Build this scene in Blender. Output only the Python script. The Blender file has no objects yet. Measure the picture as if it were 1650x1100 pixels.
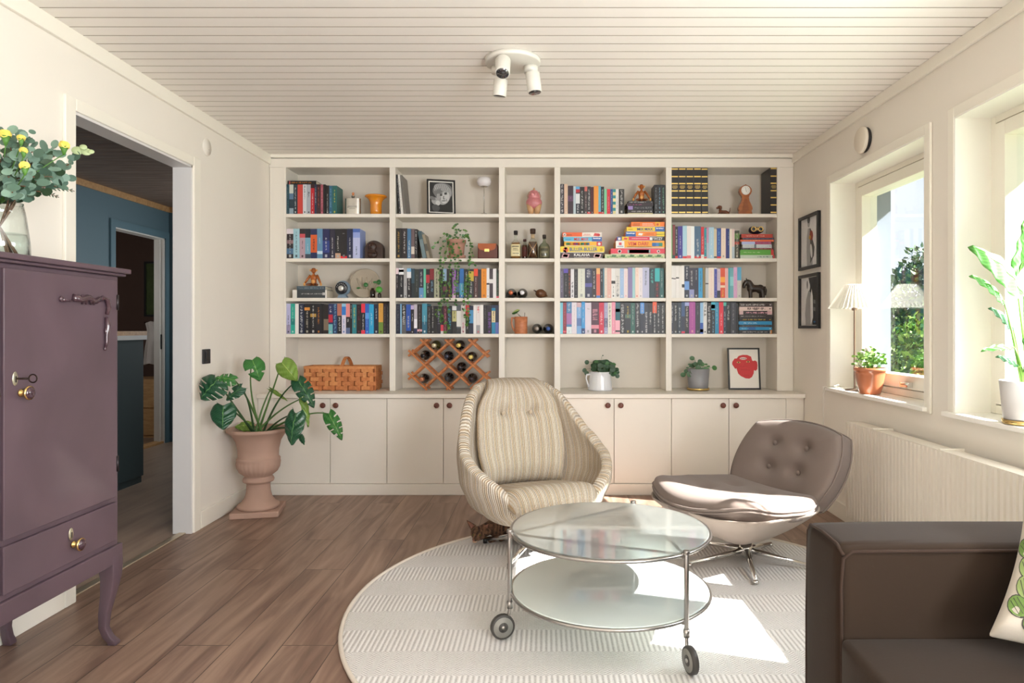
import bpy, bmesh, math, random
from mathutils import Vector, Matrix, Euler, noise
PI = math.pi
C = bpy.context.scene.collection
sc = bpy.context.scene

# ------------------------------------------------------------------ camera
CAMZ = 1.16
cam_d = bpy.data.cameras.new('camera'); cam = bpy.data.objects.new('camera', cam_d); C.objects.link(cam)
cam.location = (0, 0, CAMZ); cam.rotation_euler = (PI/2, 0, 0)
cam_d.sensor_width = 36; cam_d.lens = 24.0
cam_d.shift_x = -52/1650; cam_d.shift_y = -21/1650
cam_d.clip_start = .05
sc.camera = cam
sc.view_settings.view_transform = 'Standard'; sc.view_settings.look = 'None'
sc.view_settings.gamma = 1; sc.view_settings.use_curve_mapping = False
sc.view_settings.exposure = 0.74
sc.cycles.max_bounces = 10; sc.cycles.diffuse_bounces = 6; sc.cycles.glossy_bounces = 5
sc.cycles.transmission_bounces = 8; sc.cycles.transparent_max_bounces = 16
sc.cycles.caustics_reflective = False; sc.cycles.caustics_refractive = False
sc.cycles.sample_clamp_indirect = 6.0

def hexc(h):
    h = h.lstrip('#'); v = [int(h[i:i+2], 16)/255 for i in (0, 2, 4)]
    return tuple(c/12.92 if c <= .04045 else ((c+.055)/1.055)**2.4 for c in v) + (1,)

# ------------------------------------------------------------------ world: pale summer sky with soft clouds
w = bpy.data.worlds.new('sky'); sc.world = w; w.use_nodes = True
nt = w.node_tree; nt.nodes.clear()
tc = nt.nodes.new('ShaderNodeTexCoord'); sep = nt.nodes.new('ShaderNodeSeparateXYZ')
nt.links.new(tc.outputs['Generated'], sep.inputs[0])
rp = nt.nodes.new('ShaderNodeValToRGB'); nt.links.new(sep.outputs['Z'], rp.inputs[0])
rp.color_ramp.elements[0].position = 0; rp.color_ramp.elements[0].color = (.66, .80, .98, 1)
rp.color_ramp.elements[1].position = .6; rp.color_ramp.elements[1].color = (.30, .52, .95, 1)
nz = nt.nodes.new('ShaderNodeTexNoise'); nz.inputs['Scale'].default_value = 3.2; nz.inputs['Detail'].default_value = 6
nt.links.new(tc.outputs['Generated'], nz.inputs[0])
r2 = nt.nodes.new('ShaderNodeValToRGB'); nt.links.new(nz.outputs['Fac'], r2.inputs[0])
r2.color_ramp.elements[0].position = .45; r2.color_ramp.elements[1].position = .62
mx = nt.nodes.new('ShaderNodeMix'); mx.data_type = 'RGBA'
nt.links.new(r2.outputs[0], mx.inputs[0]); nt.links.new(rp.outputs[0], mx.inputs[6]); mx.inputs[7].default_value = (.86, .91, .98, 1)
bg = nt.nodes.new('ShaderNodeBackground'); bg.inputs['Strength'].default_value = SKY_STRENGTH = .78
wo = nt.nodes.new('ShaderNodeOutputWorld')
nt.links.new(mx.outputs[2], bg.inputs[0]); nt.links.new(bg.outputs[0], wo.inputs[0])

# ------------------------------------------------------------------ sun, an added area lamp for daylight at the near window, and added fill lamps
sd = bpy.data.lights.new('sun', 'SUN'); so = bpy.data.objects.new('sun', sd); C.objects.link(so)
sd.energy = 24.0; sd.angle = math.radians(.6); sd.color = (1, .965, .92)
so.rotation_euler = Vector((-1, .33, -.82)).to_track_quat('-Z', 'Y').to_euler()
def area(name, loc, d, sx, sy, e, col=(1, 1, 1)):
    l = bpy.data.lights.new(name, 'AREA'); l.shape = 'RECTANGLE'; l.size = sx; l.size_y = sy; l.energy = e; l.color = col
    o = bpy.data.objects.new(name, l); C.objects.link(o); o.location = loc
    o.rotation_euler = Vector(d).to_track_quat('-Z', 'Z').to_euler()
    return o
area('fill_lamp_side', (1.78, -1.0, 1.35), (-1, .35, .55), 2.4, 1.4, 200, (.93, .965, 1))  # added fill lamp at the invented third window, unseen behind the camera
area('fill_lamp_rear', (-.2, -2.4, 1.3), (-.1, 1, .75), 3.2, 1.9, 14, (.93, .965, 1))  # added fill lamp behind the camera; the rear wall has no door
area('daylight_near_window', (1.80, 2.2, 1.3), (-1, .06, -.12), .6, 1.0, 13, (.93, .97, 1))  # area lamp added out of view in the near window's opening for its daylight
area('fill_lamp_hall', (-3.2, .3, 1.6), (-.15, 1, .1), 1.2, 1.2, 7, (.95, .97, 1))  # added fill lamp in the unseen part of the hall, no window there
area('fill_lamp_hall_end', (-2.55, 6.9, 1.5), (-.5, -1, .05), .7, 1.3, 11, (.97, .98, 1))  # added fill lamp out of view; the hall end wall is solid
area('fill_lamp_washroom', (-5.0, 5.6, 1.7), (0, 1, -.1), .9, .9, 5, (1, .98, .95))  # added fill lamp, unseen; its washroom window is only assumed, none is built

# ------------------------------------------------------------------ materials
_M = {}
def newmat(name):
    m = bpy.data.materials.new(name); m.use_nodes = True; nt = m.node_tree
    b = nt.nodes['Principled BSDF']; return m, nt, b
def N(nt, typ, **kw):
    n = nt.nodes.new('ShaderNode'+typ)
    for k, v in kw.items():
        if k in n.inputs.keys(): n.inputs[k].default_value = v
        else: setattr(n, k, v)
    return n
def pm(col, rough=.5, metal=0, spec=.5, var=.04, vs=8.0, bump=0, bs=60.0, coat=0, sheen=0, trans=0, ior=1.5, sub=0, emit=0, alpha=1):
    key = (col, rough, metal, spec, var, vs, bump, bs, coat, sheen, trans, ior, emit)
    if key in _M: return _M[key]
    m, nt, b = newmat('paint_'+str(len(_M)))
    c = hexc(col) if isinstance(col, str) else tuple(col)+(1,)
    b.inputs['Roughness'].default_value = rough; b.inputs['Metallic'].default_value = metal
    b.inputs['Specular IOR Level'].default_value = spec; b.inputs['Coat Weight'].default_value = coat
    b.inputs['Sheen Weight'].default_value = sheen; b.inputs['Transmission Weight'].default_value = trans
    b.inputs['IOR'].default_value = ior
    t = N(nt, 'TexCoord')
    n = N(nt, 'TexNoise', Scale=vs, Detail=3.0); nt.links.new(t.outputs['Object'], n.inputs[0])
    mix = N(nt, 'Mix', data_type='RGBA')
    mix.inputs[6].default_value = tuple(x*(1-var) for x in c[:3])+(1,)
    mix.inputs[7].default_value = tuple(min(1, x*(1+var)) for x in c[:3])+(1,)
    nt.links.new(n.outputs['Fac'], mix.inputs[0]); nt.links.new(mix.outputs[2], b.inputs['Base Color'])
    if bump:
        n2 = N(nt, 'TexNoise', Scale=bs, Detail=4.0); nt.links.new(t.outputs['Object'], n2.inputs[0])
        bp = N(nt, 'Bump', Strength=bump, Distance=.002); nt.links.new(n2.outputs['Fac'], bp.inputs['Height'])
        nt.links.new(bp.outputs[0], b.inputs['Normal'])
    if emit:
        b.inputs['Emission Color'].default_value = c; b.inputs['Emission Strength'].default_value = emit
    _M[key] = m; return m
def woodmat(name, c1, c2, scale=(1, 12, 12), rough=.45, ns=4.0, coat=0, bump=.1):
    m, nt, b = newmat(name)
    t = N(nt, 'TexCoord'); mp = N(nt, 'Mapping'); mp.inputs['Scale'].default_value = scale
    nt.links.new(t.outputs['Object'], mp.inputs[0])
    n = N(nt, 'TexNoise', Scale=ns, Detail=6.0, Distortion=.6); nt.links.new(mp.outputs[0], n.inputs[0])
    r = N(nt, 'ValToRGB'); nt.links.new(n.outputs['Fac'], r.inputs[0])
    r.color_ramp.elements[0].position = .3; r.color_ramp.elements[0].color = hexc(c1)
    r.color_ramp.elements[1].position = .7; r.color_ramp.elements[1].color = hexc(c2)
    nt.links.new(r.outputs[0], b.inputs['Base Color']); b.inputs['Roughness'].default_value = rough
    b.inputs['Coat Weight'].default_value = coat
    bp = N(nt, 'Bump', Strength=bump, Distance=.002); nt.links.new(n.outputs['Fac'], bp.inputs['Height']); nt.links.new(bp.outputs[0], b.inputs['Normal'])
    return m
def glassmat(name, tint=(1, 1, 1), fmul=1.0, rough=0.0, ior=1.5):
    m, nt, b = newmat(name); nt.nodes.remove(b)
    o = nt.nodes['Material Output']
    tr = N(nt, 'BsdfTransparent'); tr.inputs[0].default_value = tuple(tint)+(1,)
    gl = N(nt, 'BsdfGlossy', Roughness=rough)
    fr = N(nt, 'Fresnel'); ge = N(nt, 'NewGeometry'); io = N(nt, 'Mix', data_type='FLOAT'); io.inputs[2].default_value = ior; io.inputs[3].default_value = 1/ior
    nt.links.new(ge.outputs['Backfacing'], io.inputs[0]); nt.links.new(io.outputs[0], fr.inputs[0])
    mu = N(nt, 'Math', operation='MULTIPLY'); mu.inputs[1].default_value = fmul; mu.use_clamp = True
    nt.links.new(fr.outputs[0], mu.inputs[0]); mx = N(nt, 'MixShader')
    nt.links.new(mu.outputs[0], mx.inputs[0]); nt.links.new(tr.outputs[0], mx.inputs[1]); nt.links.new(gl.outputs[0], mx.inputs[2])
    nt.links.new(mx.outputs[0], o.inputs[0]); return m

# ------------------------------------------------------------------ mesh builder
class MB:
    def __init__(s): s.v = []; s.f = []; s.m = []; s.sm = []; s.uv = []; s.M = Matrix.Identity(4)
    def add(s, vs, fs, m=0, sm=False, uvs=None):
        b = len(s.v); s.v += [s.M @ Vector(v) for v in vs]
        for i, f in enumerate(fs):
            s.f.append([b+k for k in f]); s.m.append(m); s.sm.append(sm)
            s.uv.append([uvs[k] for k in f] if uvs else [(0, 0)]*len(f))
        return s
    def box(s, x0, x1, y0, y1, z0, z1, m=0):
        v = [(x0,y0,z0),(x1,y0,z0),(x1,y1,z0),(x0,y1,z0),(x0,y0,z1),(x1,y0,z1),(x1,y1,z1),(x0,y1,z1)]
        return s.add(v, [(0,3,2,1),(4,5,6,7),(0,1,5,4),(1,2,6,5),(2,3,7,6),(3,0,4,7)], m)
    def cbox(s, c, d, m=0): return s.box(c[0]-d[0]/2, c[0]+d[0]/2, c[1]-d[1]/2, c[1]+d[1]/2, c[2]-d[2]/2, c[2]+d[2]/2, m)
    def quad(s, *v, m=0): return s.add(v, [tuple(range(len(v)))], m)
    def lathe(s, prof, c=(0,0,0), n=32, m=0, sm=True, axis='Z', flute=None):
        vs = []; fs = []
        for (r, z) in prof:
            for i in range(n):
                a = 2*PI*i/n; rr = r*(flute(a, z) if flute else 1)
                p = (rr*math.cos(a), rr*math.sin(a), z)
                if axis == 'Y': p = (p[0], p[2], p[1])
                if axis == 'X': p = (p[2], p[0], p[1])
                vs.append((p[0]+c[0], p[1]+c[1], p[2]+c[2]))
        k = len(prof)
        for j in range(k-1):
            for i in range(n):
                f = (j*n+i, j*n+(i+1) % n, (j+1)*n+(i+1) % n, (j+1)*n+i)
                fs.append(f if axis != 'Y' else f[::-1])
        if prof[0][0] > 1e-6: fs.append(tuple(range(n))[::-1] if axis != 'Y' else tuple(range(n)))
        if prof[-1][0] > 1e-6:
            q = tuple((k-1)*n+i for i in range(n)); fs.append(q if axis != 'Y' else q[::-1])
        return s.add(vs, fs, m, sm)
    def tube(s, pts, r, n=8, m=0, sm=True, caps=True, close=False):
        P = [Vector(p) for p in pts]; k = len(P)
        if k < 2: return s
        R = r if isinstance(r, (list, tuple)) else [r]*k
        T = []
        for i in range(k):
            if close: t = P[(i+1) % k]-P[i-1]
            else: t = P[min(i+1, k-1)]-P[max(i-1, 0)]
            T.append(t.normalized() if t.length > 1e-9 else Vector((0,0,1)))
        up = Vector((0,0,1)) if abs(T[0].z) < .9 else Vector((1,0,0))
        nrm = (up - T[0]*up.dot(T[0])).normalized(); vs = []; fs = []
        for i in range(k):
            nrm = (nrm - T[i]*nrm.dot(T[i]))
            nrm = nrm.normalized() if nrm.length > 1e-6 else Vector((1,0,0))
            bi = T[i].cross(nrm)
            for j in range(n):
                a = 2*PI*j/n; vs.append(P[i] + (nrm*math.cos(a)+bi*math.sin(a))*R[i])
        for i in range(k if close else k-1):
            i2 = (i+1) % k
            for j in range(n): fs.append((i*n+j, i*n+(j+1) % n, i2*n+(j+1) % n, i2*n+j))
        if caps and not close: fs += [tuple(range(n))[::-1], tuple((k-1)*n+j for j in range(n))]
        return s.add(vs, fs, m, sm)
    def ell(s, c, r, seg=16, rings=10, m=0, rot=None, top=PI, bot=0):
        Rm = rot if rot is not None else Matrix.Identity(3)
        vs = []; fs = []
        for i in range(rings+1):
            ph = PI*i/rings
            for j in range(seg):
                a = 2*PI*j/seg
                p = Vector((r[0]*math.sin(ph)*math.cos(a), r[1]*math.sin(ph)*math.sin(a), r[2]*math.cos(ph)))
                vs.append(Rm @ p + Vector(c))
        for i in range(rings):
            for j in range(seg): fs.append((i*seg+j, (i+1)*seg+j, (i+1)*seg+(j+1) % seg, i*seg+(j+1) % seg))
        return s.add(vs, fs, m, True)
    def grid(s, fn, nu, nv, m=0, cu=False, uvf=None, flip=False, sm=True, cond=None):
        vs = [fn(i/nu, j/nv) for j in range(nv+1) for i in range(nu+1)]
        uvs = [uvf(i/nu, j/nv) if uvf else (i/nu, j/nv) for j in range(nv+1) for i in range(nu+1)]
        fs = []
        for j in range(nv):
            for i in range(nu):
                if cond and not cond((i+.5)/nu, (j+.5)/nv): continue
                f = (j*(nu+1)+i, j*(nu+1)+i+1, (j+1)*(nu+1)+i+1, (j+1)*(nu+1)+i)
                fs.append(f[::-1] if flip else f)
        return s.add(vs, fs, m, sm, uvs)
    def prism(s, poly, z0, z1, m=0, axis='Z', sm=False):
        n = len(poly)
        def P(a, b, z): return (a, b, z) if axis == 'Z' else ((a, z, b) if axis == 'Y' else (z, a, b))
        vs = [P(a, b, z0) for a, b in poly]+[P(a, b, z1) for a, b in poly]
        s.add(vs, [tuple(range(n))[::-1], tuple(range(n, 2*n))], m, False)
        return s.add(vs, [(i, (i+1) % n, n+(i+1) % n, n+i) for i in range(n)], m, sm)
    def build(s, name, mats, parent=None, loc=None, bev=0, bseg=2, sub=0, solid=0, soff=0, weld=False, fixn=False, world=False, remesh=0, rot=None, smooth_iter=0, autosm=False):
        me = bpy.data.meshes.new(name)
        off = Vector(parent.location) if (world and parent is not None) else Vector((0,0,0))
        me.from_pydata([tuple(v-off) for v in s.v], [], s.f)
        for mt in (mats if isinstance(mats, (list, tuple)) else [mats]): me.materials.append(mt)
        me.polygons.foreach_set('material_index', s.m); me.polygons.foreach_set('use_smooth', s.sm)
        uvl = me.uv_layers.new(name='UVMap'); flat = [c for f in s.uv for uv in f for c in uv]
        if len(flat) == len(uvl.data)*2: uvl.data.foreach_set('uv', flat)
        if weld or fixn:
            bm = bmesh.new(); bm.from_mesh(me)
            if weld: bmesh.ops.remove_doubles(bm, verts=bm.verts, dist=.0003)
            if fixn: bmesh.ops.recalc_face_normals(bm, faces=bm.faces)
            bm.to_mesh(me); bm.free()
        me.update()
        o = bpy.data.objects.new(name, me); C.objects.link(o)
        if parent is not None: o.parent = parent
        if loc is not None: o.location = loc
        if rot is not None: o.rotation_euler = rot
        if remesh:
            md = o.modifiers.new('fuse', 'REMESH'); md.mode = 'VOXEL'; md.voxel_size = remesh; md.use_smooth_shade = True
            md = o.modifiers.new('soft', 'SMOOTH'); md.factor = .5; md.iterations = smooth_iter or 4
        if solid:
            md = o.modifiers.new('thick', 'SOLIDIFY'); md.thickness = solid; md.offset = soff
        if bev:
            md = o.modifiers.new('bevel', 'BEVEL'); md.width = bev; md.segments = bseg; md.limit_method = 'ANGLE'; md.angle_limit = math.radians(40)
        if sub:
            md = o.modifiers.new('sub', 'SUBSURF'); md.levels = sub; md.render_levels = sub
        return o

def tag(o, label, cat, group=None, kind=None):
    o['label'] = label; o['category'] = cat
    if group: o['group'] = group
    if kind: o['kind'] = kind
    return o
def thing(name, label, cat, loc=(0,0,0), rz=0, group=None):
    o = bpy.data.objects.new(name, None); C.objects.link(o); o.location = loc; o.rotation_euler = (0, 0, rz)
    o.empty_display_size = .05
    return tag(o, label, cat, group)
def struct(o): o['kind'] = 'structure'; return o
def lettering(txt, size, parent, loc, rot, mat, width=None, ext=.0006, name='lettering', align='CENTER', bold=0, local=False):
    cu = bpy.data.curves.new(name, 'FONT'); cu.body = txt; cu.size = size; cu.extrude = ext; cu.align_x = align; cu.align_y = 'CENTER'
    cu.offset = bold; cu.resolution_u = 3
    t = bpy.data.objects.new(name, cu); C.objects.link(t)
    bpy.context.view_layer.update()
    me = bpy.data.meshes.new_from_object(t.evaluated_get(bpy.context.evaluated_depsgraph_get()))
    C.objects.unlink(t); bpy.data.objects.remove(t)
    if width:
        xs = [v.co.x for v in me.vertices]
        if xs:
            k = width/(max(xs)-min(xs))
            for v in me.vertices: v.co.x *= k
    me.materials.clear(); me.materials.append(mat)
    o = bpy.data.objects.new(name, me); C.objects.link(o); o.parent = parent; o.location = loc; o.rotation_euler = rot
    return o
def bez(p0, p1, p2, n=10):
    p0, p1, p2 = Vector(p0), Vector(p1), Vector(p2)
    return [p0*(1-t)**2 + p1*2*t*(1-t) + p2*t*t for t in [i/n for i in range(n+1)]]
def circ(c, r, n=24, axis='Z', a0=0, a1=2*PI, ry=None):
    out = []
    full = abs(a1-a0-2*PI) < 1e-6
    for i in range(n if full else n+1):
        a = a0+(a1-a0)*i/n; x = r*math.cos(a); y = (ry or r)*math.sin(a)
        p = (x, y, 0) if axis == 'Z' else ((x, 0, y) if axis == 'Y' else (0, x, y))
        out.append((c[0]+p[0], c[1]+p[1], c[2]+p[2]))
    return out
def interp(x, tab):
    if x <= tab[0][0]: return tab[0][1]
    for (a, b), (c, d) in zip(tab, tab[1:]):
        if x <= c:
            t = (x-a)/(c-a); t = t*t*(3-2*t); return b+(d-b)*t
    return tab[-1][1]
def at(px, py, Y): return Vector(((px-877)*Y/1100, Y, CAMZ+(529-py)*Y/1100))

WHITE = pm('#e6dfd2', .45, var=.015)
WALLM = pm('#e6e0d6', .75, var=.02, vs=3)
TRIM = pm('#ebe6da', .35, var=.01)
CREAM = pm('#e4dccd', .5, var=.015)
CHROME = pm((.75, .74, .72), .12, metal=1, var=.02)
STEEL = pm((.42, .40, .38), .28, metal=1, var=.05)
BRASS = pm((.78, .56, .22), .25, metal=1, var=.05)
BLACK = pm('#161414', .4, var=.1)
GOLD = pm((.80, .55, .20), .35, metal=.6, var=.05)
DARKBR = pm('#3a1d14', .35, var=.2, vs=20)
CLEAR = glassmat('clear_glass', (.97, .99, .98), 1.6)

# ------------------------------------------------------------------ room shell
XL, XR, YB, YF, ZC = -2.0, 1.815, 5.22, -2.6, 2.42
def floor_material():
    m, nt, b = newmat('oak_floor')
    t = N(nt, 'TexCoord'); sp = N(nt, 'SeparateXYZ'); nt.links.new(t.outputs['Object'], sp.inputs[0])
    cb = N(nt, 'CombineXYZ'); nt.links.new(sp.outputs['Y'], cb.inputs['X']); nt.links.new(sp.outputs['X'], cb.inputs['Y'])
    br = N(nt, 'TexBrick', Scale=1.0); br.offset = .37
    br.inputs['Mortar Size'].default_value = .0016; br.inputs['Brick Width'].default_value = 1.25; br.inputs['Row Height'].default_value = .192
    br.inputs['Color1'].default_value = (.0, .0, .0, 1); br.inputs['Color2'].default_value = (1, 1, 1, 1); br.inputs['Mortar'].default_value = (.5, .5, .5, 1)
    nt.links.new(cb.outputs[0], br.inputs[0])
    mp = N(nt, 'Mapping'); mp.inputs['Scale'].default_value = (9, .9, 1); nt.links.new(t.outputs['Object'], mp.inputs[0])
    ad = N(nt, 'VectorMath', operation='ADD'); nt.links.new(mp.outputs[0], ad.inputs[0])
    ml = N(nt, 'VectorMath', operation='SCALE'); ml.inputs['Scale'].default_value = 17; nt.links.new(br.outputs['Color'], ml.inputs[0]); nt.links.new(ml.outputs[0], ad.inputs[1])
    n1 = N(nt, 'TexNoise', Scale=1.6, Detail=8.0, Distortion=1.2); nt.links.new(ad.outputs[0], n1.inputs[0])
    r = N(nt, 'ValToRGB'); nt.links.new(n1.outputs['Fac'], r.inputs[0])
    r.color_ramp.elements[0].position = .28; r.color_ramp.elements[0].color = hexc('#6a5044')
    r.color_ramp.elements[1].position = .75; r.color_ramp.elements[1].color = hexc('#a88b78')
    e = r.color_ramp.elements.new(.5); e.color = hexc('#8c7060')
    hs = N(nt, 'Mix', data_type='RGBA', blend_type='MULTIPLY'); hs.inputs[0].default_value = 1
    rr = N(nt, 'ValToRGB'); nt.links.new(br.outputs['Color'], rr.inputs[0])
    rr.color_ramp.elements[0].color = (.86, .86, .86, 1); rr.color_ramp.elements[1].color = (1.0, 1.0, 1.0, 1)
    nt.links.new(r.outputs[0], hs.inputs[6]); nt.links.new(rr.outputs[0], hs.inputs[7])
    dk = N(nt, 'Mix', data_type='RGBA'); nt.links.new(br.outputs['Fac'], dk.inputs[0]); nt.links.new(hs.outputs[2], dk.inputs[6]); dk.inputs[7].default_value = hexc('#3a2a22')
    nt.links.new(dk.outputs[2], b.inputs['Base Color']); b.inputs['Roughness'].default_value = .42
    bp = N(nt, 'Bump', Strength=.25, Distance=.001, invert=True); nt.links.new(br.outputs['Fac'], bp.inputs['Height']); nt.links.new(bp.outputs[0], b.inputs['Normal'])
    return m
FLOORM = floor_material()
f = MB(); f.box(-2.05, 2.3, YF-.1, 5.3, -.1, 0); struct(f.build('floor', FLOORM))
f = MB(); f.box(-8.0, -2.05, -1, 11, -.1, 0); struct(f.build('floor', woodmat('hall_floor', '#8a7565', '#a89280', (9, .9, 1), .38, 1.6)))
# ceiling boards with V grooves, running left to right
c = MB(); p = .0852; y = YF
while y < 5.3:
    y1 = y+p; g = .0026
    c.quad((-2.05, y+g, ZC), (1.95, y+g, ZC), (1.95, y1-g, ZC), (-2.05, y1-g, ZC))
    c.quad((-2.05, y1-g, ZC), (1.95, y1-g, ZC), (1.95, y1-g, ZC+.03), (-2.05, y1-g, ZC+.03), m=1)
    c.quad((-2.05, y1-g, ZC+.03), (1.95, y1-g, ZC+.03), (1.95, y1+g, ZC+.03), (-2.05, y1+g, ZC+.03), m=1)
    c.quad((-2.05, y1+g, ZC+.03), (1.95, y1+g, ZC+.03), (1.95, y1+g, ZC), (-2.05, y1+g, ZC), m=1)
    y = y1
c.box(-2.15, 2.15, YF-.1, 5.4, ZC+.031, ZC+.1)
struct(c.build('ceiling', [pm('#efeae3', .55, var=.02, vs=2), pm('#857860', .8)]))  # second material: bare-wood brown that also puts gap shade into the grooves
# back wall
b = MB(); b.box(-2.1, 2.15, YB+.003, YB+.1, 0, ZC+.02); struct(b.build('wall_back', WALLM))
b = MB(); b.box(-2.1, 2.15, YF-.1, YF, 0, ZC+.02); struct(b.build('wall_front', WALLM))
# left wall with doorway Y 2.895..3.87, Z 2.08
DY0, DY1, DZ = 2.895, 3.87, 2.082
b = MB(); b.box(XL-.1, XL, YF, DY0, 0, ZC); b.box(XL-.1, XL, DY1, YB, 0, ZC); b.box(XL-.1, XL, DY0, DY1, DZ, ZC)
struct(b.build('wall_left', WALLM))
# right wall with window openings: window 1 Y 3.23-4.31, window 2 Y 1.86-3.0, window 3 unseen, added behind the camera for daylight
XO = 2.13
W1 = (3.235, 4.31, .79, 2.08); W2 = (1.84, 3.005, .79, 2.09); W3 = (-2.2, .5, .5, 2.09)
b = MB()
def wallseg(y0, y1, z0, z1): b.box(XR, XO, y0, y1, z0, z1)
ys = [YF, W3[0], W3[1], W2[0], W2[1], W1[0], W1[1], YB]
for i in range(7):
    y0, y1 = ys[i], ys[i+1]
    if i in (1, 3, 5):
        W = {1: W3, 3: W2, 5: W1}[i]; wallseg(y0, y1, 0, W[2]-.023); wallseg(y0, y1, W[3], ZC)
    else: wallseg(y0, y1, 0, ZC)
struct(b.build('wall_right', WALLM))

GLASS = glassmat('window_glass', (.99, 1, 1), 1.0, 0, 1.5)
def window(n, W, sashes, handle_y=None):
    y0, y1, z0, z1 = W
    root = bpy.data.objects.new('window_%d' % n, None); C.objects.link(root); root.location = (XR, (y0+y1)/2, z0); struct(root)
    fx0, fx1 = 1.962, 2.07
    f = MB(); e = .038
    f.box(fx0, fx1, y0, y0+e, z0, z1); f.box(fx0, fx1, y1-e, y1, z0, z1)
    f.box(fx0, fx1, y0+e, y1-e, z0, z0+e); f.box(fx0, fx1, y0+e, y1-e, z1-e, z1)
    for (a, b_) in zip(sashes[:-1], sashes[1:]): pass
    f.build('window_frame', TRIM, root, bev=.003, world=True)
    for (a, b_) in sashes:
        s = MB(); q = .062; x0, x1 = 1.955, 2.05; zz0 = z0+e+.006; zz1 = z1-e-.006
        s.box(x0, x1, a, a+q, zz0, zz1); s.box(x0, x1, b_-q, b_, zz0, zz1); s.box(x0, x1, a+q, b_-q, zz0, zz0+q+.01); s.box(x0, x1, a+q, b_-q, zz1-q, zz1)
        so_ = s.build('sash', TRIM, root, bev=.003, world=True)
        g = MB(); g.box(2.005, 2.009, a+q, b_-q, zz0+q+.01, zz1-q); g.build('pane', GLASS, so_, loc=None)
        so_.children[0].location = -Vector(root.location)
    # painted inner reveal lining and casing
    l = MB(); t = .008; ww = .045
    l.box(XR-.012, fx0, y0-.001, y0+t, z0, z1); l.box(XR-.012, fx0, y1-t, y1+.001, z0, z1); l.box(XR-.012, fx0, y0+t, y1-t, z1-t, z1+.001)
    l.build('reveal', pm('#efece4', .4, var=.01), root, world=True)
    l = MB()
    l.box(XR-.014, XR-.001, y0-ww, y0+.001, z0-.03, z1+ww); l.box(XR-.014, XR-.001, y1-.001, y1+ww, z0-.0, z1+ww); l.box(XR-.014, XR-.001, y0+.001, y1-.001, z1-.001, z1+ww)
    l.build('casing', TRIM, root, bev=.003, world=True)
    l = MB(); l.box(XR-.035, fx0+.002, y0-.02, y1+.06, z0-.022, z0); l.build('window_sill', pm('#f0ede6', .3, var=.01), root, bev=.004, world=True)
    # outside casing boards of the facade
    l = MB(); l.box(fx1, XO+.05, y0-.03, y0+.015, z0, z1); l.box(fx1, XO+.05, y1-.015, y1+.03, z0, z1); l.box(fx1, XO+.06, y0, y1, z0-.05, z0+.01); l.box(fx1, XO+.05, y0, y1, z1-.02, z1+.03)
    l.build('outer_board', pm('#6a7482', .6, var=.03), root, world=True)
    return root
w1 = window(1, W1, [(3.235+.044, 4.31-.044)])
w2 = window(2, W2, [(1.84+.044, 3.005-.044)])
w3 = window(3, W3, [(-2.156, -.86), (-.84, .456)])
h = MB(); h.box(1.925, 1.955, 3.62, 3.70, .845, .872); h.tube([(1.93, 3.66, .865), (1.915, 3.66, .865), (1.912, 3.58, .866)], .007, 8)
h.build('window_handle', CHROME, w1, world=True, bev=.003)

# trims
def trim(name, boxes, m=TRIM, bev=.003):
    t = MB()
    for q in boxes: t.box(*q)
    return struct(t.build(name, m, bev=bev))
trim('trim_1', [(XL, XL+.018, YF, 4.955, ZC-.07, ZC)])
trim('trim_2', [(XR-.018, XR, YF, 4.955, ZC-.06, ZC)])
trim('trim_3', [(XL+.018, XR-.018, 4.935, 4.958, ZC-.024, ZC)])
trim('baseboard_left', [(XL, XL+.014, YF, 2.83, 0, .10), (XL, XL+.014, 3.955, 4.74, 0, .10)])
trim('baseboard_right', [(XR-.014, XR, YF, 4.74, 0, .10)])
# doorway casing and lining
root = bpy.data.objects.new('door_1', None); C.objects.link(root); root.location = (XL, DY0, 0); struct(root)
t = MB(); t.box(XL, XL+.016, DY0-.065, DY0, 0, DZ+.053); t.box(XL, XL+.016, DY1, DY1+.075, 0, DZ+.053); t.box(XL, XL+.016, DY0, DY1, DZ, DZ+.053)
t.build('casing', TRIM, root, bev=.004, world=True)
t = MB(); t.box(XL-.1, XL+.006, DY0-.001, DY0+.012, 0, DZ); t.box(XL-.1, XL+.006, DY1-.012, DY1+.001, 0, DZ); t.box(XL-.1, XL+.006, DY0, DY1, DZ-.012, DZ+.001)
t.build('lining', pm('#d9d6d4', .4, var=.01), root, world=True)
t = MB(); t.box(XL-.065, XL-.025, DY0+.012, DY1-.012, 0, .008); t.build('threshold', pm((.62, .52, .38), .35, metal=.8), root, bev=.003, world=True)
# hall beyond the doorway
BLUE = pm('#5d7781', .6, var=.04, vs=2)
XH = -3.85
b = MB(); b.box(XH-.1, XH, -1, 6.11, 0, 2.42); b.box(XH-.1, XH, 6.92, 7.0, 0, 2.42); b.box(XH-.1, XH, 6.11, 6.92, 2.07, 2.42)
struct(b.build('wall_hall_side', BLUE))
b = MB(); b.box(XH-.1, -2.0, 7.0, 7.1, 0, 2.42); struct(b.build('wall_hall_end', BLUE))
b = MB(); b.box(-2.1, -2.0, YB+.1, 7.0, 0, 2.42); struct(b.build('wall_hall_near', BLUE))
b = MB(); b.box(XH-.1, -2.0, -1.1, -1, 0, 2.42); struct(b.build('wall_hall_front', pm('#cfc8ba', .7)))
cm = MB(); y = -1
while y < 7.0:
    cm.box(XH, -2.1, y+.003, y+.092, 2.40, 2.415); y += .095
cm.box(XH-.1, -2.1, -1.1, 7.1, 2.416, 2.46)
struct(cm.build('ceiling_hall', woodmat('hall_ceiling', '#6e5a50', '#94806f', (1.2, 14, 14), .6, 3)))
OAK = woodmat('pale_oak', '#b98d5c', '#d0a673', (3, 14, 14), .5, 3)
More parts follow.
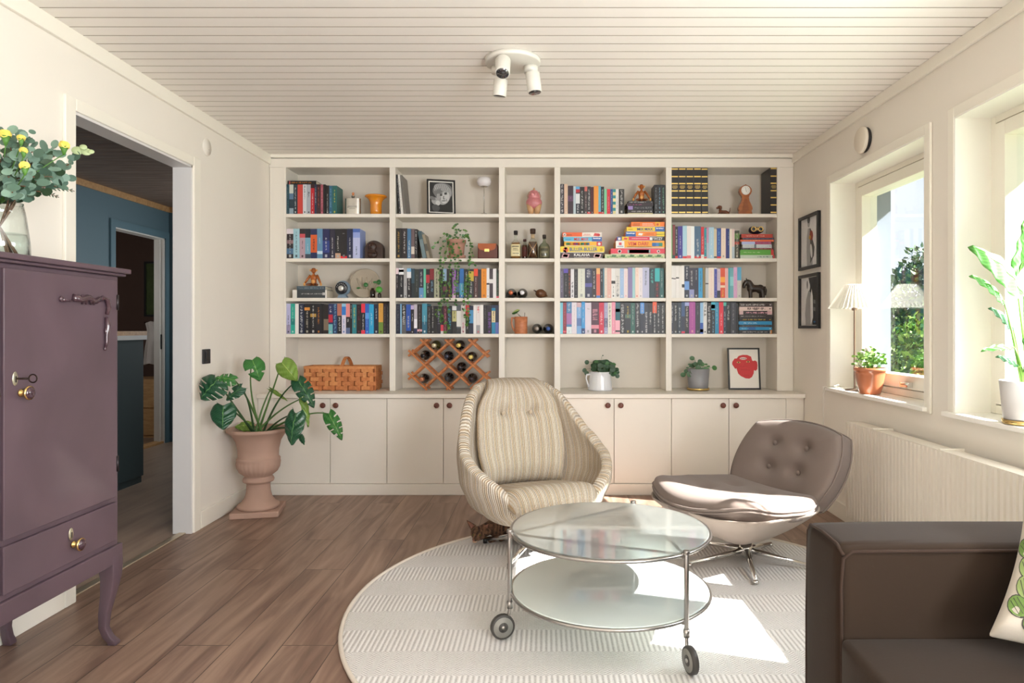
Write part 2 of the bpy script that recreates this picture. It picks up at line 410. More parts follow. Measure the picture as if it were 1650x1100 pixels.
trim('trim_4', [(XH, XH+.022, -1, 7.0, 2.345, 2.40), (XH, -2.1, 6.975, 7.0, 2.345, 2.40)], OAK)
trim('baseboard_hall', [(XH, XH+.014, -1, 6.045, 0, .09), (XH+.014, -2.1, 6.986, 7.0, 0, .09)], pm('#57798a', .5))
root = bpy.data.objects.new('door_2', None); C.objects.link(root); root.location = (XH, 6.11, 0); struct(root)
t = MB(); t.box(XH, XH+.016, 6.045, 6.11, 0, 2.135); t.box(XH, XH+.016, 6.92, 6.985, 0, 2.135); t.box(XH, XH+.016, 6.11, 6.92, 2.07, 2.135)
t.build('casing', pm('#5f7d88', .5), root, world=True)
t = MB(); t.box(XH-.1, XH+.003, 6.108, 6.12, 0, 2.07); t.box(XH-.1, XH+.003, 6.908, 6.922, 0, 2.07); t.box(XH-.1, XH+.003, 6.11, 6.92, 2.058, 2.071); t.box(XH-.06, XH-.03, 6.89, 6.91, 0, 2.06)
t.build('lining', pm('#e2dfd8', .4), root, world=True)
t = MB(); t.box(XH-.045, XH-.02, 6.900, 6.909, .95, 1.10); t.build('strike_plate', BLACK, root, world=True)
t = MB(); t.box(XH-.1, XH, 6.12, 6.908, 0, .02); t.build('threshold', OAK, root, world=True)
# dark washroom beyond the second door
BR = pm('#5f463a', .7, var=.05)
b = MB(); b.box(-6.0, -5.9, 5.4, 8.7, 0, 2.42); b.box(-5.9, XH, 8.6, 8.7, 0, 2.42); b.box(-6, XH-.1, 5.3, 5.4, 0, 2.42); b.box(XH-.1, XH, 7.1, 8.6, 0, 2.42)
struct(b.build('wall_washroom', BR))
b = MB(); b.box(-6.0, XH, 5.3, 8.7, 2.42, 2.5); struct(b.build('ceiling_washroom', BR))
# ------------------------------------------------------------------ outside
g = MB(); g.box(XO, 60, -20, 70, -.5, -.35); o = g.build('lawn', pm('#7d8468', .9, var=.2, vs=2)); struct(o); o.name = 'ground'
def crown(mb, c, r, n, ls, seed, m=0):
    rnd = random.Random(seed)
    for i in range(n):
        d = Vector((rnd.gauss(0,1), rnd.gauss(0,1), rnd.gauss(0,1))).normalized()
        k = rnd.uniform(.55, 1.0)**.5*(.8+.28*noise.noise(d*2.2+Vector((seed, 0, 0))))
        p = Vector(c)+Vector((d.x*r[0], d.y*r[1], d.z*r[2]))*k
        a = Vector((rnd.gauss(0,1), rnd.gauss(0,1), rnd.gauss(0,1))).normalized(); bb = a.cross(d).normalized() if a.cross(d).length > .01 else Vector((0,0,1))
        l = ls*rnd.uniform(.6, 1.3)
        mb.add([p-a*l, p-bb*l*.5, p+a*l, p+bb*l*.5], [(0,1,2,3)], m if rnd.random() < .6 else m+1)
LEAFG = [pm('#3f6a2c', .6, var=.3), pm('#8fb04a', .6, var=.2)]
LEAFD = [pm('#34553a', .6, var=.3), pm('#5f7f45', .6, var=.2)]
def outdoor_tree(name, label, cat, x, y, h, r, n, ls, mats, seed, group=None):
    t = thing(name, label, cat, (x, y, -.35), 0, group)
    tr = MB(); tr.tube([(0,0,0), (.1,0,h*.4), (0,.1,h*.8)], [.16, .12, .05], 8)
    tr.build('trunk', pm('#4a3a2c', .9, bump=.4), t)
    cm_ = MB(); crown(cm_, (0, 0, h-r[2]), r, n, ls, seed); cm_.build('foliage', mats, t)
    return t
outdoor_tree('birch_tree', 'tall tree with airy grey-green crown rising above the hedge outside the windows', 'tree', 13.3, 22.5, 4.9, (2.5, 2.5, 2.9), 7000, .13, LEAFD, 3)
outdoor_tree('garden_bush', 'bright green leafy hedge bush seen low through the far window', 'bush', 7.3, 12.4, 2.0, (1.25, 1.6, 1.35), 6000, .07, LEAFG, 5)
outdoor_tree('garden_bush', 'bright green bush just right of the first hedge bush outside', 'bush', 9.6, 14.6, 2.6, (1.7, 1.8, 1.6), 6000, .08, LEAFG, 8)
outdoor_tree('garden_bush', 'green bush outside behind the large leafy window plant', 'bush', 7.6, 9.0, 1.6, (1.3, 1.5, 1.0), 4000, .07, LEAFG, 9)

ev = MB(); ev.box(XO, XO+.62, YF-.5, 7, 2.36, 2.50); struct(ev.build('eave', pm('#d8d6d0', .6), bev=.01))

# ------------------------------------------------------------------ built-in bookcase on the base cabinets
SY = 4.96; K = SY/1100
def SX(px): return (px-877)*K
def SZ(py): return CAMZ+(529-py)*K
CZ = .705                                   # counter height
ROWZ = [SZ(344.3), SZ(416), SZ(479.7), SZ(537.7), CZ]
UP = [(456.3, 460.5), (627.6, 637.2), (803.8, 813.4), (893.3, 902.6), (1073.0, 1082.2), (1252.2, 1257)]
CASEW = pm('#e4ded4', .42, var=.012)
bk = thing('bookcase', 'large white built-in bookcase of five bays standing on the base cabinets along the back wall', 'bookcase', (0, SY, CZ))
TOPZ = ZC-.026
def bpart(name, boxes, bev=.0015):
    q = MB()
    for x in boxes: q.box(*x)
    return q.build(name, CASEW, bk, bev=bev, world=True)
for (a, b_) in UP: bpart('upright', [(SX(a), SX(b_), SY, YB-.012, CZ+.001, SZ(262))])
bpart('back_panel', [(XL+.003, XR-.003, YB-.011, YB, CZ+.001, TOPZ)]).data.materials[0] = pm('#d4ccc0', .5, var=.015)  # darker than the case: shelf shade put into the panel colour
bpart('top_rail', [(XL+.003, XR-.003, SY-.002, YB-.012, SZ(269.5), TOPZ)])
bpart('side_filler', [(XL+.003, SX(456.3), SY+.004, SY+.03, CZ+.001, SZ(269.5))])
bpart('side_filler', [(SX(1257), XR-.003, SY+.004, SY+.03, CZ+.001, SZ(269.5))])
for i in range(5):
    x0, x1 = SX(UP[i][1]), SX(UP[i+1][0])
    for r in range(4): bpart('shelf', [(x0+.0005, x1-.0005, SY+.002, YB-.012, ROWZ[r]-.025, ROWZ[r])])
# base cabinets
BY = 4.76; BK = BY/1100
def BX(px): return (px-877)*BK
DOORT, DOORB = CZ-.034, CAMZ+(529-778.5)*BK
ct = MB(); ct.box(XL+.002, XR-.002, 4.735, YB-.002, CZ-.03, CZ)
o = ct.build('countertop', CASEW, bev=.003); tag(o, 'continuous white worktop over the base cabinets, carrying the bookcase', 'worktop')
KNOB = woodmat('walnut_knob', '#4a241a', '#7a4436', (8, 8, 8), .4, 6)
units = [(441.5, [532, 623.5], 'white base cabinet with two doors behind the monstera leaves'),
         (623.5, [714.5, 806], 'white base cabinet with two doors under the wine rack'),
         (806, [898], 'white single-door base cabinet hidden mostly behind the striped armchair'),
         (898, [989.5, 1082], 'white base cabinet with two doors under the white jug of foliage'),
         (1082, [1174.5, 1267], 'white base cabinet with two doors under the red face print')]
for x0p, edges, lab in units:
    x0, x1 = BX(x0p), BX(edges[-1])
    u = thing('base_cabinet', lab, 'cabinet', ((x0+x1)/2, BY, .078), 0, 'white base cabinets under the bookcase')
    q = MB(); q.box(x0+.001, x1-.001, BY+.02, YB-.01, .079, CZ-.031); q.build('body', CASEW, u, world=True)
    a = x0p
    for k, e_ in enumerate(edges):
        xa, xb = BX(a)+.0018, BX(e_)-.0018
        d = MB(); d.box(xa, xb, BY, BY+.019, DOORB, DOORT); dd = d.build('door', CASEW, u, bev=.0015, world=True)
        kx = (xb-.043) if (k == 0 and len(edges) == 2) else (xa+.043)
        kz = CAMZ+(529-652.5)*BK
        n_ = MB(); n_.lathe([(.006, 0), (.007, -.012), (.017, -.016), (.0195, -.022), (.018, -.028), (.010, -.031), (0, -.0315)], (kx, BY, kz), 20, axis='Y')
        n_.build('knob', KNOB, dd, loc=-Vector(u.location))
        a = e_
trim('trim_5', [(XL+.003, BX(441.5)-.001, BY+.004, BY+.03, .079, CZ-.031), (BX(1267)+.001, XR-.003, BY+.004, BY+.03, .079, CZ-.031)], CASEW, .001)
trim('baseboard_back', [(XL+.003, XR-.003, BY-.012, YB, 0, .078)], CASEW, .003)

# ------------------------------------------------------------------ round rug
def rug_material():
    m, nt, b = newmat('wool_rug')
    L = nt.links.new
    t = N(nt, 'TexCoord'); sp = N(nt, 'SeparateXYZ'); L(t.outputs['Object'], sp.inputs[0])
    def M_(op, a, b_=None, c_=None):
        n = N(nt, 'Math', operation=op)
        for i, v in enumerate([a, b_, c_]):
            if v is None: continue
            if isinstance(v, (int, float)): n.inputs[i].default_value = v
            else: L(v, n.inputs[i])
        return n.outputs[0]
    X, Y = sp.outputs['X'], sp.outputs['Y']
    band = M_('FRACT', M_('MULTIPLY', M_('ADD', Y, 2.87-2.43+3.42), 1/.342))
    mask = M_('LESS_THAN', band, .5)
    rib = M_('SINE', M_('MULTIPLY', X, 2*PI/.0185))
    zz = M_('PINGPONG', X, .022)
    her = M_('SINE', M_('MULTIPLY', M_('ADD', M_('MULTIPLY', zz, .8), Y), 2*PI/.0115))
    wv = M_('SINE', M_('MULTIPLY', Y, 2*PI/.006))
    rib2 = M_('ADD', rib, M_('MULTIPLY', wv, .25))
    h = N(nt, 'Mix', data_type='FLOAT'); L(mask, h.inputs[0]); L(her, h.inputs[2]); L(rib2, h.inputs[3])
    nz = N(nt, 'TexNoise', Scale=220.0, Detail=2.0); L(t.outputs['Object'], nz.inputs[0])
    hh = M_('ADD', M_('MULTIPLY', h.outputs[0], .5), nz.outputs['Fac'])
    r = N(nt, 'ValToRGB'); L(M_('MULTIPLY_ADD', hh, .5, .25), r.inputs[0])
    r.color_ramp.elements[0].position = .15; r.color_ramp.elements[0].color = hexc('#b2aeac')
    r.color_ramp.elements[1].position = .6; r.color_ramp.elements[1].color = hexc('#e8e5e3')
    L(r.outputs[0], b.inputs['Base Color']); b.inputs['Roughness'].default_value = .95; b.inputs['Specular IOR Level'].default_value = .15
    bp = N(nt, 'Bump', Strength=.7, Distance=.003); L(hh, bp.inputs['Height']); L(bp.outputs[0], b.inputs['Normal'])
    return m
RC = (.40, 2.87); RR = 1.205
q = MB(); 
def rugz(x, y): 
    r = math.hypot(x, y)/RR
    return .008 + .0045*(1+noise.noise(Vector((x*1.1, y*7.5+.3*math.sin(x*3), 1)))) * max(0, min(1, (1-r)*6))
nr, na = 60, 120
vs = [(0, 0, rugz(0, 0))]; fs = []
for i in range(1, nr+1):
    for j in range(na):
        a = 2*PI*j/na; rr = RR*i/nr; x, y = rr*math.cos(a), rr*math.sin(a); vs.append((x, y, rugz(x, y)))
for j in range(na): fs.append((0, 1+j, 1+(j+1) % na))
for i in range(nr-1):
    for j in range(na): fs.append((1+i*na+j, 1+(i+1)*na+j, 1+(i+1)*na+(j+1) % na, 1+i*na+(j+1) % na))
b0 = len(vs)
for j in range(na): a = 2*PI*j/na; vs.append((RR*math.cos(a), RR*math.sin(a), .0))
for j in range(na): fs.append((1+(nr-1)*na+j, b0+j, b0+(j+1) % na, 1+(nr-1)*na+(j+1) % na))
q.add(vs, fs, 0, True)
rg = thing('rug', 'large round ivory flatweave rug with ribbed and herringbone bands under the coffee table', 'rug', (RC[0], RC[1], 0))
q.build('woven_field', rug_material(), rg)
q = MB(); q.tube(circ((0, 0, .008), RR, 120), .0085, 8, close=True); q.build('bound_edge', pm('#d9cfc2', .9, bump=.5, bs=200), rg)

# ------------------------------------------------------------------ round glass coffee table on castors
TC = (.247, 2.587)
ct = thing('coffee_table', 'round two-tier glass coffee table with steel rim and castors on the rug', 'coffee table', (TC[0], TC[1], .010))
def glass_top():
    m, nt, b = newmat('frosted_glass_top')
    b.inputs['Base Color'].default_value = (.84, .90, .87, 1); b.inputs['Roughness'].default_value = .30
    b.inputs['Transmission Weight'].default_value = .89; b.inputs['IOR'].default_value = 1.25
    b.inputs['Coat Weight'].default_value = 1; b.inputs['Coat Roughness'].default_value = .02; b.inputs['Coat IOR'].default_value = 1.75
    t = N(nt, 'TexCoord'); n = N(nt, 'TexNoise', Scale=3.0); nt.links.new(t.outputs['Object'], n.inputs[0])
    return m
GT = glass_top()
GS = pm('#d5dfda', .3, coat=1, var=.01)
R_ = .372
for z, nm, mm in ((.40, 'glass_top', GT), (.178, 'lower_shelf', GS)):
    q = MB(); q.lathe([(0, z-.010), (R_-.006, z-.010), (R_-.004, z-.006), (R_-.004, z-.002), (R_-.007, z), (0, z)], (0, 0, 0), 96, sm=False); g_ = q.build(nm, mm, ct)
    q = MB(); q.tube(circ((0, 0, z-.008), R_, 96), .0065, 8, close=True); q.build('rim', STEEL, g_)
legang = [math.radians(a) for a in (190, 307, 69)]
q = MB(); lp = [(R_*math.cos(a), R_*math.sin(a), .383) for a in legang]
for i in range(3): q.tube([lp[i], lp[(i+1) % 3]], .006, 8)
q.build('support_bars', STEEL, ct)
WG = pm('#3c3936', .5); WL = pm('#86847e', .4)
for a, wa in zip(legang, (math.radians(200), math.radians(285), math.radians(80))):
    d = Vector((math.cos(a), math.sin(a), 0)); c0 = d*(R_+.008)
    q = MB(); q.tube([c0+Vector((0,0,.402)), c0+Vector((0,0,.14))], .0085, 12)
    q.tube([c0+Vector((0,0,.408)), c0+Vector((0,0,.395))], .012, 12)
    q.cbox((c0.x-d.x*.008, c0.y-d.y*.008, .390), (.024, .024, .018)); q.cbox((c0.x-d.x*.008, c0.y-d.y*.008, .168), (.022, .022, .016))
    lg = q.build('leg', STEEL, ct, bev=.001)
    wd = Vector((math.cos(wa), math.sin(wa), 0)); wc = c0+wd*.028+Vector((0, 0, .045+.009)); nn = Vector((0,0,1)).cross(wd)
    q = MB(); q.tube([c0+Vector((0,0,.145)), c0+Vector((0,0,.118))], .011, 12); q.tube(bez(c0+Vector((0,0,.12)), c0+Vector((0,0,.085)), wc-nn*.004, 8), .0065, 8); q.tube([wc-nn*.016, wc+nn*.016], .007, 10)
    q.build('castor_fork', STEEL, lg)
    q = MB(); q.tube([wc-nn*.011, wc-nn*.009, wc+nn*.009, wc+nn*.011], [.041, .045, .045, .041], 28, 0); q.tube([wc-nn*.0118, wc+nn*.0118], .037, 28, 1); q.tube([wc-nn*.0128, wc+nn*.0128], .018, 20, 0)
    q.build('castor_wheel', [WG, WL], lg)

# ------------------------------------------------------------------ pillow helper
def pillow(mb, Pf, T, nu=28, nv=28, m=0, uvs=(1, 1), dents=(), rimp=3.0, w=None, minT=.12):
    """Pf(u,v)->(pos, normal) with u,v in [-1,1]; T thickness; dents [(u,v,depth,width)] on the + side."""
    def prof(u, v):
        r = (abs(u)**rimp+abs(v)**rimp)
        return max(0, 1-max(abs(u), abs(v))**5)**.5
    def front(a, b):
        u, v = 2*a-1, 2*b-1; p, n = Pf(u, v); t = T*.5*(minT+(1-minT)*prof(u, v))
        for (du, dv, dd, dw) in dents: t -= dd*math.exp(-(((u-du)**2+(v-dv)**2)/dw**2))
        return Vector(p)+Vector(n)*t
    def back(a, b):
        u, v = 2*a-1, 2*b-1; p, n = Pf(u, v); t = T*.5*(minT+(1-minT)*prof(u, v)); return Vector(p)-Vector(n)*t
    uvf = lambda a, b: (a*uvs[0], b*uvs[1])
    mb.grid(front, nu, nv, m, uvf=uvf); mb.grid(back, nu, nv, m, uvf=uvf, flip=True)
    # side strip
    ed = [(i/nu, 0) for i in range(nu)]+[(1, j/nv) for j in range(nv)]+[(1-i/nu, 1) for i in range(nu)]+[(0, 1-j/nv) for j in range(nv)]
    F = [front(*e) for e in ed]; B = [back(*e) for e in ed]; k = len(ed)
    U = [uvf(*e) for e in ed]
    mb.add(F+B, [(i, k+i, k+(i+1) % k, (i+1) % k) for i in range(k)], m, True, U+U)
    return F, B
def rsq(u, v, rx, ry, e=.35):
    """square [-1,1]^2 to rounded square"""
    x = u*math.sqrt(1-e*v*v); y = v*math.sqrt(1-e*u*u); return x*rx, y*ry

# ------------------------------------------------------------------ striped swivel armchair
def stripe_mat():
    m, nt, b = newmat('striped_wool'); L = nt.links.new
    t = N(nt, 'UVMap'); sp = N(nt, 'SeparateXYZ'); L(t.outputs[0], sp.inputs[0])
    nz = N(nt, 'TexNoise', Scale=90.0, Detail=2.0); L(t.outputs[0], nz.inputs[0])
    jit = N(nt, 'Math', operation='MULTIPLY_ADD'); L(nz.outputs['Fac'], jit.inputs[0]); jit.inputs[1].default_value = .0035; L(sp.outputs['X'], jit.inputs[2])
    mu = N(nt, 'Math', operation='MULTIPLY'); L(jit.outputs[0], mu.inputs[0]); mu.inputs[1].default_value = 1/.058
    fr = N(nt, 'Math', operation='FRACT'); L(mu.outputs[0], fr.inputs[0])
    r = N(nt, 'ValToRGB'); r.color_ramp.interpolation = 'LINEAR'; L(fr.outputs[0], r.inputs[0])
    cols = ['#d4c9b6', '#a58a68', '#e6dfd4', '#b4a48e', '#ece6dc', '#a8947a', '#ddd3c4', '#93897e', '#e4dccf', '#b09472', '#d9ccb6', '#8f7f6c', '#e8e0d2']
    r.color_ramp.elements[0].color = hexc(cols[0]); r.color_ramp.elements[1].color = hexc(cols[-1]); r.color_ramp.elements[1].position = 1
    for i, c_ in enumerate(cols[1:-1]): r.color_ramp.elements.new((i+1)/(len(cols)-1)).color = hexc(c_)
    n2 = N(nt, 'TexNoise', Scale=260.0, Detail=2.0); L(t.outputs[0], n2.inputs[0])
    mx_ = N(nt, 'Mix', data_type='RGBA', blend_type='MULTIPLY'); mx_.inputs[0].default_value = .55
    r3 = N(nt, 'ValToRGB'); L(n2.outputs['Fac'], r3.inputs[0]); r3.color_ramp.elements[0].position = .3; r3.color_ramp.elements[0].color = (.45, .42, .38, 1); r3.color_ramp.elements[1].position = .6
    L(r.outputs[0], mx_.inputs[6]); L(r3.outputs[0], mx_.inputs[7]); L(mx_.outputs[2], b.inputs['Base Color'])
    b.inputs['Roughness'].default_value = .95; b.inputs['Specular IOR Level'].default_value = .1
    ad = N(nt, 'Math', operation='SINE'); m2 = N(nt, 'Math', operation='MULTIPLY'); L(mu.outputs[0], m2.inputs[0]); m2.inputs[1].default_value = 2*PI*6; L(m2.outputs[0], ad.inputs[0])
    a3 = N(nt, 'Math', operation='ADD'); L(ad.outputs[0], a3.inputs[0]); L(n2.outputs['Fac'], a3.inputs[1])
    bp = N(nt, 'Bump', Strength=.6, Distance=.002); L(a3.outputs[0], bp.inputs['Height']); L(bp.outputs[0], b.inputs['Normal'])
    return m
STR = stripe_mat()
ac = thing('armchair', 'high-backed swivel armchair in beige and ochre striped wool behind the coffee table', 'armchair', (-.045, 3.53, 0), math.radians(22)); ac.scale = (.955, .955, 1)
HT = [(0, .87), (.7, .86), (.95, .81), (1.13, .72), (1.33, .61), (1.62, .53), (1.95, .475), (2.2, .43), (2.45, .345), (2.75, .285), (PI, .27)]
def shell(th, t):
    a = abs(th); H = interp(a, HT); z = .185+(H-.185)*t**1.15
    r = interp(z, [(.185, .12), (.23, .26), (.30, .345), (.40, .385), (.52, .392), (.70, .375), (.88, .35)])
    if a > 2.1: r *= 1-.16*min(1, (a-2.1)/.9)*1
    x = r*math.sin(th)*(1.0); y = r*math.cos(th)*.95
    y += .32*max(0, z-.42)*interp(math.cos(th), [(-.3, 0), (.5, 1)])
    if z > .5: x *= 1-.10*min(1, (z-.5)/.35)
    return Vector((x, y, z))
q = MB(); nu, nv = 72, 18
q.grid(lambda a, b: shell((2*a-1)*PI, b), nu, nv, uvf=lambda a, b: ((2*a-1)*PI*.36, b*.7))
q.build('shell', STR, ac, weld=True, fixn=True, solid=.062, soff=0, sub=1)
q = MB()
def seatP(u, v):
    x, y = rsq(u, v, .280, .30, .34); y -= .070
    z = .355 - .10*(y+.37)/.6 + .012*math.cos(u*1.5)
    if v < -.55: z -= .05*((-v-.55)/.45)**2
    return (x, y, z), (0, 0, 1)
pillow(q, seatP, .135, uvs=(.60, .6), dents=[(0, .1, .012, .7)])
q.build('seat_cushion', STR, ac, fixn=True, weld=True, sub=1)
q = MB()
def backP(u, v):
    z = .315+(v+1)/2*.56
    W = interp(z, [(.36, .245), (.5, .262), (.72, .255), (.88, .205)])
    x, _ = rsq(u, v, W, 1, .45 if v > 0 else .1)
    y = .265 + .30*max(0, z-.40) - .085*(u*u)
    if v > .75: y += .08*((v-.75)/.25)**2
    return (x, y, z), (0, -.95, .30)
def fold(u): return 0
pillow(q, backP, .135, uvs=(.54, .6), nu=40, nv=44, dents=[(-.33, .32, .030, .13), (.33, .32, .030, .13)]+[(k*.16-.96, .32, .017, .085) for k in range(13)])
q.build('back_cushion', STR, ac, fixn=True, weld=True, sub=1)
for sx in (-1, 1):
    z = .315+1.32/2*.56; y = .265+.30*(z-.40)-.012-.042
    q = MB(); q.ell((sx*.085, y, z+.010), (.011, .007, .011), 12, 8); q.build('button', STR, ac)
q = MB(); q.tube([(0, 0, .19), (0, 0, .075)], [.032, .026], 16); q.lathe([(.0, .17), (.10, .175), (.10, .192), (0, .195)], n=24)
q.build('swivel_column', STEEL, ac)
for k in range(4):
    a = math.radians(66+90*k)-math.radians(22); d = Vector((math.cos(a), math.sin(a), 0))
    q = MB(); q.tube([d*.02+Vector((0,0,.085)), d*.16+Vector((0,0,.066)), d*.315+Vector((0,0,.034))], [.018, .015, .010], 10)
    lg = q.build('leg', CHROME, ac); q = MB(); q.tube([d*.31+Vector((0,0,.038)), d*.31+Vector((0,0,.014))], .013, 10); q.build('foot', BLACK, lg)

# ------------------------------------------------------------------ grey lounge chair
VEL = pm('#746760', .95, spec=.2, sheen=.1, var=.10, vs=5, bump=.15, bs=120)
VEL2 = pm('#93857a', .8, sheen=.1, var=.06, vs=9, bump=.4, bs=240)
lc = thing('lounge_chair', 'low buttoned grey velvet lounge chair on a chrome star base near the radiator', 'lounge chair', (.99, 3.35, 0), math.radians(-62))
# local: faces -Y
q = MB()
def lseat(u, v):
    x, y = rsq(u, v, .37, .345, .42); y -= .09
    z = .335 + .035*max(0, -v)**2 - .03*(1-v*v)*.6 + .035*u*u - .03*max(0, v)
    if v < -.6: z -= .03*((-v-.6)/.4)**2
    return (x, y, z), (0, 0, 1)
F, B = pillow(q, lseat, .13, nu=36, nv=36, dents=[(-.3, -.2, .022, .12), (.3, -.2, .022, .12), (-.3, .35, .02, .12), (.3, .35, .02, .12)])
seat = q.build('seat', VEL, lc, fixn=True, weld=True, sub=1)
q = MB(); q.tube([tuple(p) for p in F], .0045, 6, close=True); q.tube([tuple(p) for p in B], .0045, 6, close=True); q.build('piping', VEL, seat)
q = MB()
def under(a, b):
    u = (2*a-1)*PI; r = b
    e = 4.0; c_, s_ = math.cos(u), math.sin(u)
    k = 1/((abs(c_)**e+abs(s_)**e)**(1/e)); k = min(k, 1.13)
    x = c_*k*.362*r; y = s_*k*.336*r-.09
    z = .118+.215*(r**1.5)
    return (x, y+.05*(1-r), z)
q.grid(under, 48, 12); q.build('seat_underside', VEL2, seat, weld=True, fixn=True, solid=.012, sub=1)
q = MB()
def lback(u, v):
    h = (v+1)/2; x, zz = rsq(u, v, .325, .195, .30)
    z = .47+zz*1.0; y = .235+.20*(h) - .035*(1-u*u)*0 - .05*u*u
    return (x, y, z), (0, -.90, .36)
dn = [(-.34, .35, .034, .15), (.30, .35, .034, .15), (-.30, -.25, .034, .15), (.30, -.25, .034, .15)]
F, B = pillow(q, lback, .17, nu=40, nv=40, dents=dn, minT=.42)
bc = q.build('backrest', VEL, lc, fixn=True, weld=True, sub=1)
q = MB(); q.tube([tuple(p) for p in F], .0042, 6, close=True); q.tube([tuple(p) for p in B], .0042, 6, close=True); q.build('piping', VEL, bc)
for (u, v, dd, dw) in dn:
    p, n = lback(u, v); n = Vector(n).normalized(); p = Vector(p)+n*(.085-.028)
    q = MB(); q.ell(p, (.013, .009, .013), 14, 8); q.build('button', VEL, bc)
q = MB(); q.tube([(0, 0, .135), (0, 0, .105)], .028, 18, 1); q.tube([(0, 0, .108), (0, 0, .045)], [.031, .033], 20, 0); q.build('hub', [CHROME, BLACK], lc)
for k, (wx, wy) in enumerate([(.947, 3.055), (.694, 3.277), (1.20, 3.594), (.83, 3.60), (1.28, 3.23)]):
    d = Vector((wx-.99, wy-3.35, 0)).normalized(); d.rotate(Euler((0, 0, math.radians(62))))
    q = MB(); q.tube([d*.025+Vector((0,0,.075)), d*.15+Vector((0,0,.055)), d*.30+Vector((0,0,.034))], [.016, .013, .009], 8); q.ell(d*.30+Vector((0,0,.027)), (.014, .014, .010), 12, 8)
    q.build('leg', CHROME, lc)

# ------------------------------------------------------------------ sofa, arm end towards the lounge chair
SV = pm('#32271f', .95, spec=.15, sheen=.06, var=.10, vs=4, bump=.12, bs=120)
sf = thing('sofa', 'taupe velvet sofa with piped square arm at the right edge of the rug', 'sofa', (.70, 1.61, 0))
def roundbox(mb, x0, x1, y0, y1, z0, z1, puff=.012, n=10):
    """box with softly swollen faces"""
    c = Vector(((x0+x1)/2, (y0+y1)/2, (z0+z1)/2)); h = Vector(((x1-x0)/2, (y1-y0)/2, (z1-z0)/2))
    for ax in range(3):
        for sg in (-1, 1):
            def fn(a, b, ax=ax, sg=sg):
                u, v = 2*a-1, 2*b-1; p = [0, 0, 0]; p[ax] = sg; p[(ax+1) % 3] = u; p[(ax+2) % 3] = v
                p = Vector(p); q_ = Vector((p.x*h.x, p.y*h.y, p.z*h.z)); q_[ax] += sg*puff*(1-u**4)*(1-v**4)
                return c+q_
            mb.grid(fn, n, n, flip=(sg < 0))
q = MB(); roundbox(q, .70, 1.685, 1.61, 1.83, .05, .645, .007); arm = q.build('arm', SV, sf, world=True, weld=True, fixn=True, bev=.028, bseg=4)
def seamloop(mb, pts, r=.0042): mb.tube(pts, r, 6)
q = MB()
seamloop(q, [(.705, 1.612, .10), (.702, 1.614, .55), (.706, 1.612, .617), (.728, 1.610, .634), (.80, 1.606, .636), (1.2, 1.605, .638), (1.68, 1.606, .637)])
seamloop(q, [(.706, 1.612, .625), (.703, 1.64, .643), (.700, 1.72, .650), (.703, 1.80, .643), (.705, 1.824, .62), (.703, 1.828, .4), (.703, 1.828, .06)])
q.build('piping', pm('#3d3029', .9, sheen=.03, spec=.15), arm, world=False, loc=-Vector(sf.location))
q = MB(); roundbox(q, .72, 1.595, -.25, 1.60, .06, .30, .004); q.build('seat_base', SV, sf, world=True, weld=True, fixn=True, bev=.02)
for (a, b_) in ((.68, 1.602), (-.245, .672)):
    q = MB(); roundbox(q, .695, 1.41, a, b_, .305, .435, .016); sc_ = q.build('seat_cushion', SV, sf, world=True, weld=True, fixn=True, bev=.025, bseg=4)
    q = MB(); z = .425; x0, x1 = .708, 1.40
    q.tube([(x0, a+.02, z), (x0, b_-.05, z), (x0+.01, b_-.015, z), (x0+.05, b_-.004, z), (x1, b_-.004, z)], .0042, 6)
    q.build('piping', pm('#3d3029', .9, sheen=.03, spec=.15), sc_, loc=-Vector(sf.location))
    q = MB(); roundbox(q, 1.42, 1.595, a, b_, .44, .80, .03); q.build('back_cushion', SV, sf, world=True, weld=True, fixn=True, bev=.03)
q = MB(); roundbox(q, 1.60, 1.685, -.47, 1.83, .06, .70, .004); q.build('back', SV, sf, world=True, weld=True, fixn=True, bev=.02)
q = MB(); roundbox(q, .70, 1.62, -.47, -.255, .05, .645, .007); q.build('arm', SV, sf, world=True, weld=True, fixn=True, bev=.028)
for x in (.76, 1.64):
    for y in (-.42, 1.77): q = MB(); q.box(x-.025, x+.025, y-.025, y+.025, 0.0 if x > 1 or y < 0 else .013, .055); q.build('leg', BLACK, sf, world=True)

# leaf print cushion
def leafprint():
    m, nt, b = newmat('leaf_print'); b.inputs['Base Color'].default_value = hexc('#c9c0b2'); b.inputs['Roughness'].default_value = .9
    return m
CB = pm('#cfc7ba', .9, var=.03, bump=.2, bs=200)
cu = thing('cushion', 'off-white cushion printed with green rounded leaves on the sofa seat', 'cushion', (1.14, 1.32, .452), 0)
q = MB()
CR = Euler((math.radians(52), math.radians(0), math.radians(-38))).to_matrix() @ Matrix.Rotation(math.radians(-7), 3, 'Z')
_c = [CR @ Vector((a*.20, b_*.20, 0)) for a in (-1, 1) for b_ in (-1, 1)]; CUZ = .02-min(v.z for v in _c); _l = min(_c, key=lambda v: v.x+v.z*2)
cu.location = (.975-_l.x, 1.47-_l.y, .447)
def cuP(u, v):
    x, y = rsq(u, v, .215, .215, -.0); k = 1-.07*(1-u*u)*abs(v)**3; 
    x *= 1-.10*(1-v*v)*abs(u)**2; y *= 1-.10*(1-u*u)*abs(v)**2
    return CR @ Vector((x, y, 0))+Vector((0, 0, CUZ)), CR @ Vector((0, 0, 1))
pillow(q, cuP, .12, nu=30, nv=30, minT=.04)
q.build('cover', CB, cu, fixn=True, weld=True, sub=1)
def cuS(u, v):
    p, n = cuP(u, v); t = .06*(.04+.96*max(0, 1-max(abs(u), abs(v))**5)**.5); return Vector(p)+Vector(n)*(t+.0015)
q = MB(); rnd = random.Random(4)
